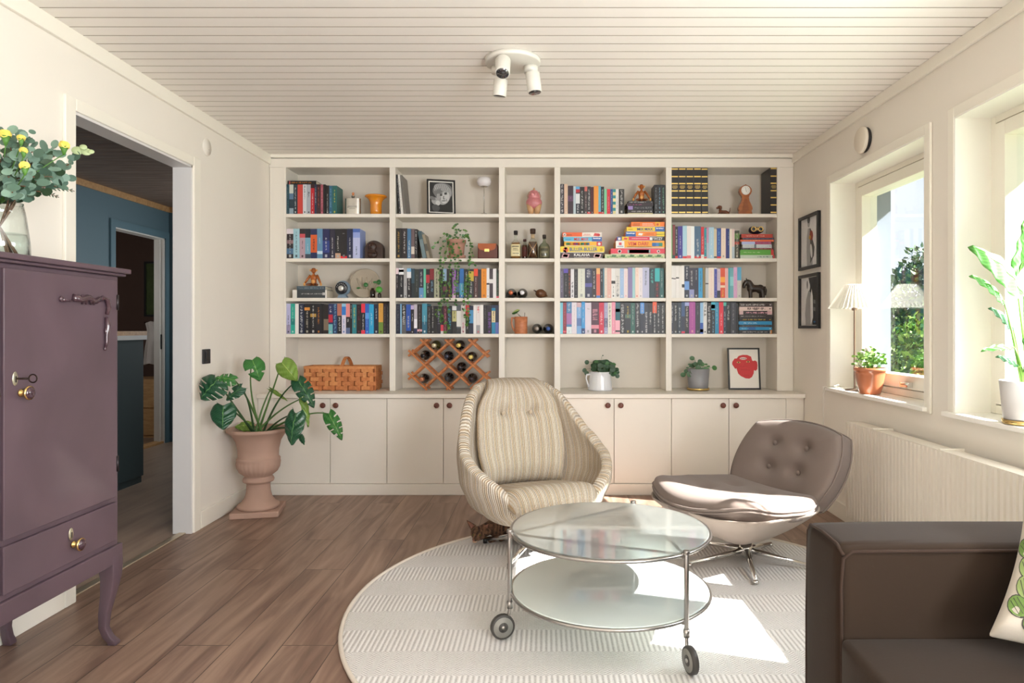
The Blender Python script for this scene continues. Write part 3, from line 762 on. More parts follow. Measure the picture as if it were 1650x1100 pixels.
LG = [pm('#6f8f4a', .85, var=.2, vs=40), pm('#93a86a', .85, var=.15), pm('#4a4a44', .85)]
for br in range(4):
    u0 = -.75+br*.5
    for k in range(9):
        for sd_ in (-1, 1):
            cu_, cv_ = u0+sd_*.12+.08*math.sin(k*.8+br), -.85+k*.21+.05*sd_
            if abs(cv_) > .88 or abs(cu_) > .9: continue
            a0 = math.radians(55*sd_+rnd.uniform(-10, 10)); w_, h_ = .125, .085
            ring = []; ring2 = []
            for i in range(16):
                t_ = 2*PI*i/16; x, y = w_*math.cos(t_), h_*math.sin(t_)
                for lst, kk in ((ring, 1), (ring2, 1.12)):
                    xx, yy = (x*math.cos(a0)-y*math.sin(a0))*kk, (x*math.sin(a0)+y*math.cos(a0))*kk
                    lst.append(cuS(max(-.98, min(.98, cu_+xx)), max(-.98, min(.98, cv_+yy))))
            n_ = CR @ Vector((0, 0, 1))
            q.add([p-n_*.0006 for p in ring2], [tuple(range(16))], 2); q.add(ring, [tuple(range(16))], rnd.choice([0, 0, 1]))
            for s_ in (-.4, 0, .4):
                pp = []
                for i in range(5):
                    x, y = (-.8+1.6*i/4)*w_*math.sqrt(1-s_*s_), s_*h_
                    pp.append(cuS(max(-.98, min(.98, cu_+x*math.cos(a0)-y*math.sin(a0))), max(-.98, min(.98, cv_+x*math.sin(a0)+y*math.cos(a0))))+n_*.0006)
                q.tube(pp, .0007, 4, 2)
q.build('leaf_print', LG, cu)

# ------------------------------------------------------------------ radiator
rd = thing('radiator', 'long white ribbed panel radiator on the wall below the windows', 'radiator', (1.70, 2.9, .10))
y0, y1, z0, z1 = 1.75, 3.848, .10, .632
q = MB(); pts = []; n_ = int((y1-y0)/.0335)
prof = []
for i in range(n_):
    a = y0+(y1-y0)*i/n_; d = (y1-y0)/n_
    prof += [(1.700, a), (1.700, a+d*.55), (1.708, a+d*.68), (1.708, a+d*.88)]
prof.append((1.700, y1))
q.add([(x, y, z0) for x, y in prof]+[(x, y, z1) for x, y in prof], [(i+1, i, len(prof)+i, len(prof)+i+1) for i in range(len(prof)-1)])
q.box(1.71, 1.716, y0, y1, z0, z1)
RADM = pm('#dfd8cb', .4, var=.01)
q.build('front_panel', RADM, rd, world=True)
q = MB(); q.box(1.704, 1.785, y0, y1, z1-.004, z1+.004); q.box(1.704, 1.785, y1-.003, y1+.002, z0, z1); q.box(1.704, 1.785, y0-.002, y0+.003, z0, z1); q.box(1.75, 1.756, y0, y1, z0, z1)
q.build('casing', RADM, rd, world=True)
for y in (2.1, 2.95, 3.55):
    q = MB(); q.box(1.705, XR-.001, y-.008, y+.008, z1-.03, z1+.010); q.build('bracket', RADM, rd, bev=.003, world=True)
# ------------------------------------------------------------------ books
def AX(px, Y): return (px-877)*Y/1100
COLN = [('black', '#18171b'), ('white', '#ececea'), ('cream', '#e6dcc8'), ('grey', '#8f9194'), ('pale grey', '#c4c4c6'), ('dark brown', '#3a2622'), ('navy', '#1f2745'),
        ('dark slate', '#2c3c46'), ('blue', '#2a62a8'), ('sky blue', '#86bcdc'), ('bright blue', '#2a9ad0'), ('teal', '#2b6f78'), ('dark teal', '#1c4a50'), ('turquoise', '#36b3ac'), ('green', '#4a9a4a'), ('pale green', '#8cc8a4'),
        ('red', '#c6262e'), ('burgundy', '#641e32'), ('pink', '#e29cab'), ('pale pink', '#e6cfc6'), ('purple', '#8a489c'), ('violet', '#463c90'), ('lilac', '#b4b2d4'),
        ('orange', '#e3871c'), ('yellow', '#e4c238'), ('olive', '#7d7440'), ('charcoal', '#2f2e34'), ('salmon', '#d8705a'), ('steel blue', '#5c80a4'), ('dark plum', '#45243a')]
def cname(h):
    a = [int(h.lstrip('#')[i:i+2], 16) for i in (0, 2, 4)]
    return min(COLN, key=lambda q: sum((x-int(q[1][1+2*k:3+2*k], 16))**2 for k, x in enumerate(a)))[0]
SHORT = dict(K='#17161a', W='#e9e7e4', N='#1d2440', B='#2a62a8', S='#8fbfda', C='#2fa3c4', T='#1f6670', G='#3d7a44', g='#7fc29a', R='#c5222e', P='#e29cab', M='#99489f',
             V='#423a92', L='#b6b4d6', O='#e3871c', Y='#e3c035', E='#e5dbc7', D='#2c1d1b', A='#8d8e90', U='#641e32', I='#2b3a45', J='#23a899', F='#7c6c3c', H='#2d2c32', Z='#d8654e')
def cx(c): return SHORT.get(c, '#'+c if not c.startswith('#') else c)
PAGE = pm('#dcd2bd', .9, var=.05, vs=90)
def bm_(c): return pm(cx(c), .42, var=.03)
ORD = ['first', 'second', 'third', 'fourth', 'fifth', 'sixth', 'seventh', 'eighth', 'ninth', 'tenth', 'eleventh', 'twelfth', 'thirteenth', 'fourteenth', 'fifteenth', 'sixteenth', 'seventeenth', 'eighteenth', 'nineteenth', 'twentieth', 'twenty-first', 'twenty-second', 'twenty-third', 'twenty-fourth', 'twenty-fifth', 'twenty-sixth', 'twenty-seventh', 'twenty-eighth', 'twenty-ninth', 'thirtieth']
def dim(c, base):
    a = cx(c); b_ = cx(base); return ''.join('%02x' % int(int(a[i:i+2], 16)*.72+int(b_[i:i+2], 16)*.28) for i in (1, 3, 5))
def book_mesh(w, h, d, base, bands, text, seed, page_top=True):
    """upright book, spine towards -Y, origin at the bottom centre of the spine"""
    rnd = random.Random(seed); q = MB(); mats = [bm_(base), PAGE]; c = min(.0022, w*.12)
    x = w/2
    q.box(-x, x, 0, c, 0, h, 0); q.box(-x, -x+c, c, d, 0, h, 0); q.box(x-c, x, c, d, 0, h, 0)
    q.box(-x+c, x-c, c, d-.004, .002, h-.003, 1)
    def mi(col):
        m = bm_(col)
        if m not in mats: mats.append(m)
        return mats.index(m)
    y = -.0004
    for (t0, t1, col) in bands:      # t from the top
        q.quad((-x, y, h*(1-t1)), (x, y, h*(1-t1)), (x, y, h*(1-t0)), (-x, y, h*(1-t0)), m=mi(col))
    if text:
        col, t0, t1, frac = text; frac *= .85; m = mi(dim(col, base)); y = -.0007; z = h*(1-t0); lw = w*frac; ze = h*(1-t1)
        while z > ze:
            wl = rnd.randint(3, 8)
            for _ in range(wl):
                gh = rnd.uniform(.0022, .0042)*(1+frac)
                if z-gh < ze: break
                a = -lw/2+rnd.choice([0, 0, .2, .35])*lw; b_ = lw/2-rnd.choice([0, 0, .25])*lw
                k = rnd.random()
                if k < .5: q.quad((a, y, z-gh), (b_, y, z-gh), (b_, y, z), (a, y, z), m=m)
                else:
                    g2 = gh*.35; q.quad((a, y, z-g2), (b_, y, z-g2), (b_, y, z), (a, y, z), m=m); q.quad((a, y, z-gh), (a+(b_-a)*.35, y, z-gh), (a+(b_-a)*.35, y, z-g2), (a, y, z-g2), m=m)
                z -= gh+.0013
            z -= .006
        if rnd.random() < .75:
            q.quad((-w*.16, y, .009), (w*.16, y, .009), (w*.16, y, .009+w*.4), (-w*.16, y, .009+w*.4), m=m)
    return q, mats
def parse(s):
    """'xr yt base [t0-t1:col]... [T col t0 t1 frac]'"""
    tok = s.split(); xr, yt, base = float(tok[0]), float(tok[1]), tok[2]; bands = []; text = None; i = 3
    while i < len(tok):
        if tok[i] == 'T': text = (tok[i+1], float(tok[i+2]), float(tok[i+3]), float(tok[i+4])); i += 5
        else:
            r, c_ = tok[i].split(':'); a, b_ = r.split('-'); bands.append((float(a), float(b_), c_)); i += 1
    return xr, yt, base, bands, text
def row(x0, y0, s, start, data, row_i, bay, group, seed):
    n = 0; xl = start
    items = [parse(t) for t in data.strip().split('\n')]
    Y = SY+.014; rnd = random.Random(seed); zb = ROWZ[row_i]
    shelf_name = ORD[row_i]+' shelf'
    for k, (xr, yt, base, bands, text) in enumerate(items):
        if base == '-': xl = xr; continue
        pxl, pxr = x0+xl/s, x0+xr/s; w_ = (pxr-pxl)*Y/1100-.0006
        h = CAMZ+(529-(y0+yt/s))*Y/1100-zb
        yj = rnd.uniform(0, .006); d = min(rnd.uniform(.135, .19), YB-.02-Y-yj)
        q, mats = book_mesh(w_, h, d, base, bands, text, seed*100+k)
        thick = 'slim ' if w_ < .022 else ('thick ' if w_ > .036 else '')
        nm = thick+cname(cx(base))+' book'
        fr = [cname(cx(c)) for (_, _, c) in bands if cname(cx(c)) != cname(cx(base))]
        if fr: nm += ' with '+fr[0]+' patch'
        elif text: nm += ' with '+cname(cx(text[0]))+' lettering'
        lab = '%s, %s from left on %s, %s bay' % (nm, ORD[n], shelf_name, ORD[bay])
        o = q.build('book', mats, loc=((pxl+pxr)/2*Y/1100-877*Y/1100, Y+yj, zb+.0003))
        tag(o, lab, 'book', group); n += 1
        xl = xr
ZA = (430, 250, 7.333); ZB = (430, 350, 7.333)
row(*ZA, 232, """262 345 1f4a56 T A .1 .9 .3
312 345 I 0-.3:c8cdc4 .3-.5:5a7896 .8-1:8da0ae
360 345 24333f T W .1 .85 .35
425 345 c4423a
470 345 c9ccd2 T K .05 .5 .3
515 345 a7acb6 T K .25 .45 .45
560 345 b81f2a 0-.12:3a1a1c T W .3 .85 .3
588 345 22304a T W .1 .7 .35
632 345 3a2024 T Z .1 .8 .25
665 345 9c4f5c T P .1 .85 .4
692 345 K T D .1 .6 .4
735 355 241c1c T W .3 .9 .25
772 360 2b5f7d T S .1 .8 .3
828 360 1f5f5c T Y .15 .6 .3""", 0, 0, 'books on the top shelf of the first bay', 1)
row(*ZB, 230, """312 135 2a2328 0-.17:dcd2d8 .38-.5:8b6f74 .66-.85:4b6f8f T W .2 .82 .2
385 135 9cc3cf T I .1 .8 .25
450 135 b59aa5 0-.17:2a2328 .17-.3:c8505a T D .4 .7 .2
515 135 6fa3ba 0-.3:1e2530 .85-1:3a4a5a T W .5 .8 .2
592 135 1f2a55 .2-.8:d05a28 T K .35 .75 .3
657 135 5f8cae .75-.85:c0d8e8 T W .3 .5 .2
740 135 1c2150 .4-.8:2a3a80 T W .3 .75 .25
805 135 262338 T W .3 .85 .25
870 135 K .82-1:c09a80 T W .25 .75 .3
947 135 1a1416 .92-1:e02030 T A .15 .2 .5
1015 135 1d2444 T W .3 .75 .25
1100 135 8d9fd8 0-.12:4a68b0 .3-1:b5bce0 T I .6 .9 .2""", 1, 0, 'paperbacks on the second shelf of the first bay', 2)
row(440, 420, 8.25, 175, """232 570 L .7-1:9a8fae T K .4 .8 .3
290 570 23a595 .5-.7:0f7f78 T W .1 .6 .2
340 570 W
415 575 161f3a T W .06 .95 .5
490 572 K .12-.22:d08a3a T E .25 .8 .35
570 572 K .33-.44:b08a40 T W .05 .8 .25
635 572 1c1a22 T O .12 .68 .4
670 585 0e0e10
735 580 231c18 .5-.88:7a6a58 T D .1 .4 .3
792 572 1f2a5a .36-.62:b8203a .68-1:6ab0b4 T W .08 .3 .5
850 570 1f3a66 T S .02 .9 .6
912 570 K 0-.4:b5705c T W .45 .9 .5
967 570 d4cfe0 0-.1:8fc4e0 .1-.38:2f78c8 T B .5 .9 .3
1020 570 1a1a22 0-.44:e08a8a .8-1:5a6a90 T W .5 .62 .4
1050 575 K T W .04 .5 .4
1108 578 2a7f8a T Y .12 .8 .4
1170 580 1f1416 T 7a2a3a .06 .6 .4
1222 570 1c1c24 0-.3:e03048 .88-1:e03048 T W .35 .9 .4
1275 572 2f62c0 .3-.5:5a9ae0 T S .5 .8 .3
1338 578 28a0cf T W .3 .75 .35
1400 580 16203a T W .15 .5 .3
1462 565 d09a40 .62-1:6a8a34 T K .05 .3 .1
1505 570 2a1a20 T A .1 .9 .25
1540 575 141216 T A .1 .9 .25""", 3, 0, 'books on the fourth shelf of the first bay', 3)  # the plain black eighth book stands in for a shaded gap
row(620, 350, 7.333, 127, """198 130 1a1918 T d0a040 .12 .8 .35
265 130 241a1c T W .1 .85 .35
310 135 3f6f96 T W .4 .9 .4
350 135 6b5a5c .6-.85:d8ccc0
385 140 16161c T W .05 .9 .4""", 1, 1, 'books on the second shelf of the second bay', 4)
row(630, 420, 8.25, 60, """103 97 1d1620 0-.2:dcc8d0 T W .25 .7 .25
168 97 14161e 0-.22:e4e6ea .05-.13:1a1a1a T W .28 .65 .25
212 100 a8a8aa T K .5 .6 .3
268 100 1c1c22 0-.12:7ab0d8 .12-.33:e8e8ec T W .35 .75 .4
310 105 2f4f5f .5-1:1c2a30
372 110 26302c T A .2 .8 .2
432 108 23283a .65-1:5f8fc0 T W .1 .6 .4
465 105 5fb89a
515 110 1a161a .2-.48:b02a38 T W .5 .85 .4
572 105 141a24 0-.38:7a1420 T S .42 .8 .5
640 105 a8aa90 T K .1 .9 .35
688 110 1c1f1c
740 105 1a181e 0-.42:93b2cc .6-.8:6a3a4a
815 108 201c1c T O .6 .85 .3
862 105 9a62b5 .85-1:d8a8cc T W .3 .8 .3
912 110 28304a .5-.8:4a6a90 T E .1 .4 .3
968 105 2a6fb8 .5-.9:4fa8c8 T W .55 .8 .3
1030 110 K T W .1 .85 .4
1100 110 1c2028 .08-.42:c8b040 T W .45 .85 .45
1155 105 4a2a2a 0-.25:e0482a T W .3 .9 .2
1200 115 2a2528
1270 105 df8a16 T 8a4a10 .1 .7 .2
1308 97 e4e4e6 .5-.56:2a2a3a T A .6 .9 .2
1355 105 3a3038 .36-.5:dcdcdc
1400 105 e2e0e2
1435 125 1a2a1e .93-1:e8406a T g .1 .9 .2""", 2, 1, 'books on the third shelf of the second bay', 5)
row(630, 420, 8.25, 60, """122 575 1a2036 T A .05 .9 .2
142 572 86b8dc
200 580 5a5a5c 0-.5:2a2a2c T W .05 .7 .6
262 580 141a30 0-.9:2050a8 T W .4 .8 .4
305 590 1a1820 0-.15:b8a8d0 T W .3 .6 .3
348 580 b5b0bb .5-.8:e8e8f0 .82-1:1c2850
412 580 1e1416 .85-.92:e0a8b0 T A .05 .85 .25
480 570 3f8fa8 .6-1:1c5f7a T W .4 .7 .2
535 605 K T A .05 .9 .5
575 600 16161a T W .02 .8 .4
610 600 101014
660 600 1c1c2a T L .1 .65 .6
697 600 2a2024 .68-.9:c83048 .9-1:d8d8d8
745 600 5a1a30 T P .1 .9 .4
812 600 14181e T 4ab0d8 .1 .85 .6
870 600 1c1a1a 0-.16:e0e0e0 .18-.56:b8b478 T K .2 .5 .3
930 590 5a6064 .2-.75:dcdcd8 .8-1:28282e
990 585 d0ccca T c06070 .6 .95 .4
1040 590 K 0-.42:c02830 T W .45 .85 .4
1095 600 16203a .15-.62:4a8fc0
1132 585 e4e2e2
1185 585 dcd8d8 .7-1:98989c T c02838 .06 .3 .6
1228 585 e8e6e4
1275 590 18161c T A .1 .5 .3
1338 590 141220 T 8a50b8 .25 .85 .65
1388 590 0f7fa8 0-.1:1a2a4a .2-.6:e0cfa0 T K .22 .58 .4
1437 590 1e2440 .6-1:5868ac""", 3, 1, 'books on the fourth shelf of the second bay', 6)
row(800, 250, 7.333, 750, """800 340 2b2430 T W .02 .98 .55
843 340 d8b8a0 T W .3 .9 .2
908 360 33202e .35-.55:5a3a5a T P .4 .5 .2
937 370 b5c5cf
985 370 1e2436 0-.1:5aa0d0 .1-.22:b02a3a .26-.62:d8dce0 T W .66 .95 .5
1040 375 1c1a1a T W .15 .8 .4
1073 370 4a3a3a 0-.17:c86a62 T W .3 .8 .25
1113 370 2c2c30 .92-1:d02028 T W .1 .85 .5
1150 375 4a0f18 T W .92 .97 .3
1205 362 e89a40
1235 362 6bb0c8 .92-1:d02028
1272 370 18181a .92-1:d02028 T W .1 .85 .4
1305 400 7fc8a0
1345 400 d0203a T W .3 .9 .25
1375 400 1f4a8a T W .1 .7 .25
1410 400 e0d69a .0-.12:2a8a8a .25-.37:2a8a8a .5-.62:2a8a8a .75-.87:2a8a8a
1445 400 e6e4e2 T A .3 .8 .3
1510 400 181614 T W .05 .7 .5""", 0, 3, 'books on the top shelf of the fourth bay', 7)
row(890, 420, 8.25, 100, """150 105 5a5568 T L .1 .8 .25
210 105 141820 0-.15:5a4ab0 T A .2 .8 .3
245 105 2a1e1a T Z .05 .95 .6
290 110 e4e2e6 T K .45 .9 .6
340 110 K T A .1 .85 .3
435 105 d6d9cc T A .05 .8 .15
528 102 22284a .5-.63:5a5aa0 T W .05 .35 .6
585 102 2a1f24 T W .1 .7 .45
635 98 d8604a 0-.2:e8b070 .92-1:4a7ac0
675 105 141a28 T W .1 .45 .3
693 98 4f7f90
730 92 e3d3c5 T A .05 .6 .2
785 100 ddb0a5 T W .1 .7 .2
838 102 e2e2e0 .42-.52:1a1a1a T K .6 .85 .2
900 102 dad8d4 T A .25 .95 .7
952 100 9ab8dd T W .1 .6 .2
1005 103 e6d8d8 T P .1 .8 .2
1065 88 8578a8
1102 95 a0ccd0
1150 92 ecd5c8 T R .05 .3 .15
1200 95 e4dce0 T A .3 .8 .15
1290 88 b9bcd8 T I .1 .6 .35
1362 102 12303a T 5ac8b8 .05 .5 .5
1428 98 221a20 0-.45:2fb0b5 T R .5 .9 .4
1482 98 1f5a58 T W .1 .65 .2""", 2, 3, 'books on the third shelf of the fourth bay', 8)
row(890, 420, 8.25, 100, """142 555 7cc4d8
188 555 8a2a3a .9-.96:e04050 T P .1 .8 .2
258 550 4a7fae .35-.7:a070a8 .78-1:d8e4e6 T W .05 .3 .5
325 550 ddd5dc T A .1 .8 .1
388 555 7aa8d8 0-.15:c8a8b0 .5-.75:5a7ab0 T W .15 .5 .2
435 545 2a90d0 .83-1:1a3a70 T W .1 .7 .25
518 555 d5cbd8 T A .18 .25 .6
620 550 4a2438 .72-.84:d88a9a T P .22 .58 .75
688 555 c82848 T W .3 .7 .5
738 555 9a9ac0 .5-.8:5a5a80 T W .05 .9 .3
790 555 e0ddd0 T K .05 .8 .4
838 550 e090a8 T W .1 .8 .2
900 555 e8a8b8 0-.57:0f5a68 .2-.3:e4e4e4 .89-.94:1a1a1a
968 555 16141c T W .06 .97 .6
1042 555 20222a .38-.5:4a6a5a T Y .12 .5 .4
1100 558 1f5a50 T W .1 .75 .2
1168 560 1a1a24 T W .02 .8 .45
1222 555 1c2234 0-.35:5090d8 T W .05 .4 .4
1280 560 2a2d3a T W .3 .9 .5
1332 560 1c1c26 T W .3 .7 .5
1388 548 141820 0-.35:e0552a T W .12 .95 .35
1438 560 101018 T W .08 .85 .4
1500 560 14110f T W .08 .85 .35""", 3, 3, 'books on the fourth shelf of the fourth bay', 9)
row(980, 340, 5.69, 577, """590 125 4a9a4a
615 125 2c3a40 .0-.9:7a2a30
640 140 181a1c .92-1:d02028 T W .1 .88 .5
683 138 3a2f8f T W .3 .7 .25
722 133 a8cfe0 .93-1:d02028
760 135 e6e2e0 .91-1:d86068
792 138 eaeef0
852 138 4a6a88 .93-1:d02028 T W .4 .8 .35
880 145 c8202c .88-1:e8e4e0 T W .3 .8 .3
903 158 108a98 .93-1:d02028 T W .3 .8 .3
922 148 c090b0 .5-1:b0b8c8
970 148 a5c8dc T W .1 .7 .2
998 165 d8c8a8 .93-.98:2a2a2a
1035 158 15489a .93-1:d02028 T S .1 .9 .4
1078 155 e6d2c0 T A .1 .6 .1
1095 160 3f3a80
1113 162 16367a T W .1 .6 .25
1135 165 e4dccc
1160 165 d8c0bc .6-1:b0c0c8
1205 178 3a3a2a .1-.3:5a7a3a .4-.5:b04030 T E .1 .9 .3""", 1, 4, 'books on the second shelf of the fifth bay', 10)
row(1070, 420, 8.25, 93, """125 65 e8e6e4 .38-.41:3a3a3a
158 65 e4e2e0 .39-.42:3a3a3a
200 65 e8e6e4 .36-.4:3a3a3a
238 70 e4e2de
272 62 eae8e6 .58-.68:1a1a1a
335 68 141c34 .48-.75:6a9ad8 T W .04 .4 .4
400 95 2a2638 .72-1:8a90c0 T W .1 .6 .4
460 95 23233a T W .08 .4 .2
515 95 2a9ad0 T I .1 .8 .25
550 88 7a6a3a
592 98 b8bcc0 .5-.54:2a2a3a
668 92 e8d8cc T P .1 .9 .1
705 92 4048a0 0-.04:e8e8e8 T L .2 .9 .25
750 105 c8b8c8 .75-1:28283a T K .1 .5 .15
812 95 d8502a .3-.48:f0a030 .58-.66:f0d0b0 T Y .72 .95 .4
855 95 e0a8a8
878 95 2aa0b0
925 92 6aa8b0 .3-.6:8ac8cc
975 85 d8a8cc T V .2 .8 .12
1030 85 c8c4c0 0-.43:5aa8cc T A .6 .7 .1""", 2, 4, 'books on the third shelf of the fifth bay', 11)
row(1070, 420, 8.25, 93, """128 555 1f2238 T W .1 .65 .4
182 555 181a20 T W .1 .6 .4
232 555 1a2a3a T W .15 .8 .4
278 550 2a4a7a .45-.9:16203a .92-.98:d83048
335 550 1a1a20 0-.12:a0a8d8 T E .15 .8 .5
418 548 a8489a T P .05 .8 .1
480 555 2a2838 T A .1 .4 .2
522 555 8fb8dc .65-1:1f50a8 .85-.95:e8a090
570 550 d8d8d8 T K .02 .45 .7
628 560 1a181c T W .1 .85 .6
678 550 16161c 0-.25:3ab0c8 .08-.2:1a2a3a T S .3 .95 .4
732 550 1f88b0 T W .1 .7 .2
790 550 d82038 T W .35 .75 .3
830 550 1a3048 0-.12:4ab0a0 T W .3 .8 .4
885 550 16181a T W .1 .6 .5
955 550 35353f T A .05 .7 .3
990 570 100f12""", 3, 4, 'books on the fourth shelf of the fifth bay', 12)  # last black book stands in for the dark gap before the lying stack

# encyclopaedias, leaning books and lying stacks
zb = ROWZ[0]; Y = SY+.012
def encyc(pl, pr, ptop, lab, tilt=0):
    w_ = (pr-pl)*Y/1100-.0006; h = CAMZ+(529-ptop)*Y/1100-zb
    q, mats = book_mesh(w_, h, .205, '1c1a1c', [], None, 5)
    mats.append(pm((.78, .55, .16), .35, metal=.5)); g = len(mats)-1; x = w_/2; y = -.0006
    for t in (.045, .205, .355, .51, .655, .81, .965):
        z = h*(1-t); q.box(-x*.86, x*.86, y, .0, z-.0045, z+.0045, g)
    for t, k in ((.405, .6), (.43, .7), (.455, .45)):
        z = h*(1-t); a = -x*k
        while a < x*k: q.quad((a, y, z-.002), (a+.003, y, z-.002), (a+.003, y, z+.002), (a, y, z+.002), m=g); a += .0045
    o = q.build('encyclopaedia', mats, loc=((pl+pr)/2*Y/1100-877*Y/1100, Y, zb+.0003), rot=(0, tilt, 0))
    tag(o, lab, 'book', 'gold-banded black encyclopaedias on the top shelf')
E_ = [980+v/5.5 for v in (557, 623, 690, 757, 825)]
for i in range(4): encyc(E_[i], E_[i+1], 268.9, '%s of the black encyclopaedias with gold bands, counted from the left upright' % ORD[i])
encyc(980+828/5.5, 980+888/5.5, 269.2, 'black encyclopaedia with gold bands leaning slightly, last before the little wooden dog', -.012)
encyc(980+1435/5.5, 980+1497/5.5, 268, 'single black encyclopaedia with gold bands standing alone right of the little clock')

# three small black volumes on the right of the wooden monkey
for i, (a, b_, tc_) in enumerate([(408, 440, 'A'), (440, 472, 'S'), (472, 505, 'g')]):
    pl, pr = 980+a/5.5, 980+b_/5.5; w_ = (pr-pl)*Y/1100-.0006; h = CAMZ+(529-(250+262/5.5))*Y/1100-zb
    q, mats = book_mesh(w_, h, .14, '15151a', [], (tc_, .1, .85, .45), 40+i)
    o = q.build('book', mats, loc=((pl+pr)/2*Y/1100-877*Y/1100, Y, zb+.0003))
    tag(o, ['black thriller book directly beside the stack carrying the seated monkey', 'black thriller book in the middle of the three right of the seated monkey', 'black thriller book against the upright, right of the seated monkey'][i], 'book', 'three matching black books beside the monkey')

def lying(x0, y0, s, items, row_i, bay_lab, group, seed, cat='book', name='book', Yf=SY+.016, depth=.165):
    """stack, items from the top: (xl, xr, yt, yb, base, bands along x, text, label)"""
    z = ROWZ[row_i]+.0003; out = []
    for k, (xl, xr, yt, yb, base, bands, text, lab) in enumerate(reversed(items)):
        L_ = (xr-xl)/s*Yf/1100; th = (yb-yt)/s*Yf/1100-.0005
        q, mats = book_mesh(th, L_, depth*(.9+.1*((k*7) % 3)), base, bands, text, seed+k)
        q.M = Matrix.Identity(4)
        Rm = Matrix.Rotation(math.radians(90), 4, 'Y')      # top of the spine to the left... rotate about Y
        # spine reads left to right: z -> x (flip so that the top of the spine is on the left)
        q.v = [Vector((-(v.z-L_/2), v.y, v.x+th/2)) for v in q.v]
        q.f = [f for f in q.f]
        o = q.build(name, mats, loc=(((x0+(xl+xr)/2/s)-877)*Yf/1100, Yf+.002*((k*5) % 3), z))
        tag(o, lab, cat, group); z += th+.0005; out.append(o)
    return z, out
# black book with gold lettering lying on the first row
hb = CAMZ+(529-(250+345/7.333))*(SY+.014)/1100+.0008
q, mats = book_mesh(.0265, .208, .15, '17161a', [(.05, .09, 'a04040')], ('O', .12, .84, .45), 77)
q.v = [Vector((-(v.z-.104), v.y, v.x+.0133)) for v in q.v]
o = q.build('book', mats, loc=((486.5-877)*(SY+.016)/1100, SY+.016, hb)); tag(o, 'black book with gold lettering lying flat on top of the first upright row', 'book')

S4 = (980, 250, 5.5)
lying(*S4, [(178, 398, 391, 411, '1a181c', [], ('W', .05, .75, .5), 'black paperback directly under the seated wooden monkey, topmost of its stack'),
 (165, 400, 411, 436, '2a1a22', [], ('c04a90', .1, .6, .4), 'dark paperback with pink lettering, second from top under the seated monkey'),
 (175, 395, 436, 468, '1a1820', [(0, .2, '9a80c0')], ('A', .25, .95, .5), 'black paperback with lilac end in middle of the monkey stack'),
 (172, 397, 468, 497, '241a1c', [], ('W', .15, .85, .4), 'dark brown paperback with white title, second from bottom under the monkey'),
 (175, 395, 497, 508, 'c8c08a', [], ('A', .05, .9, .4), 'thin pale yellow booklet at the bottom of the monkey stack')], 0, '', 'books lying under the seated monkey', 300)
S8 = (980, 340, 5.69)
lying(*S8, [(1222, 1510, 197, 232, 'b03a2a', [], ('E', .15, .75, .3), 'rust red book directly under the owl head ornament'),
 (1235, 1520, 233, 250, '3a3550', [], ('A', .1, .9, .4), 'thin dark violet book second from top under the owl head'),
 (1212, 1520, 251, 268, 'e0663a', [], ('E', .1, .6, .3), 'thin orange book third from top under the owl head'),
 (1225, 1497, 270, 296, 'a8406a', [(0, .45, 'aab4da')], ('A', .5, .95, .4), 'book half pale blue half magenta under the owl head'),
 (1232, 1500, 297, 330, 'c0c8cc', [(.4, .47, '5a6a78')], ('A', .05, .9, .25), 'pale grey book in the lower half of the owl head stack'),
 (1218, 1510, 330, 345, '7a2a2a', [(0, .3, '2a2a2a')], ('W', .05, .9, .3), 'thin dark red and black book above the green one'),
 (1210, 1518, 345, 395, '5aa03a', [(.92, 1, 'c83a3a')], ('E', .1, .6, .2), 'thick green book with red end in the owl head stack'),
 (1210, 1525, 395, 427, 'bccab8', [(.94, 1, 'b83a3a')], ('I', .5, .9, .4), 'pale green book at the bottom of the owl head stack')], 1, '', 'books lying under the owl head', 320)
S5 = (1070, 420, 8.25)
lying(*S5, [(1000, 1440, 548, 600, '33221f', [], ('W', .05, .8, .5), 'dark brown book on top of the tall lying stack beside shelf end'),
 (1000, 1438, 601, 655, 'd8c0b8', [], ('D', .25, .8, .75), 'pale pink book with dark title second from top of tall lying stack'),
 (1000, 1438, 656, 706, 'c8a8a8', [(.12, .85, '2c2022')], ('P', .2, .95, .5), 'pink and black book third from top of the tall lying stack'),
 (1000, 1440, 707, 752, '2a1f1c', [], ('W', .05, .8, .25), 'dark brown book under the pink ones in tall lying stack'),
 (1002, 1436, 753, 797, '1f1a18', [], ('Y', .1, .8, .45), 'dark book with yellow lettering above the two blue ones'),
 (992, 1436, 798, 845, '1a80b0', [], ('W', .15, .55, .4), 'upper of two bright blue books in the tall lying stack'),
 (1004, 1436, 846, 876, '2a2a30', [], ('A', .1, .9, .3), 'charcoal book between the two bright blue ones'),
 (1000, 1438, 877, 917, '1a88ba', [(.25, .5, '1060a0')], ('W', .08, .3, .3), 'lower of two bright blue books in the tall lying stack'),
 (1000, 1440, 918, 968, '17141a', [(.93, .99, 'c88030')], ('W', .1, .88, .3), 'black book at the very bottom of the tall lying stack')], 3, '', 'books lying at the end of the fourth shelf', 340)
S1 = (440, 420, 8.25)
lying(*S1, [(312, 690, 330, 378, '3c4f5c', [], ('A', .05, .95, .45), 'slate blue book under the orange wooden monkey, upper of two'),
 (258, 716, 379, 488, '3a3f42', [(0, .13, 'ddd8d0'), (.95, 1, 'ddd8d0')], ('W', .25, .88, .14), 'thick dark grey book with white ends, lower of two under the orange monkey')], 2, '', 'books under the orange wooden monkey', 360)

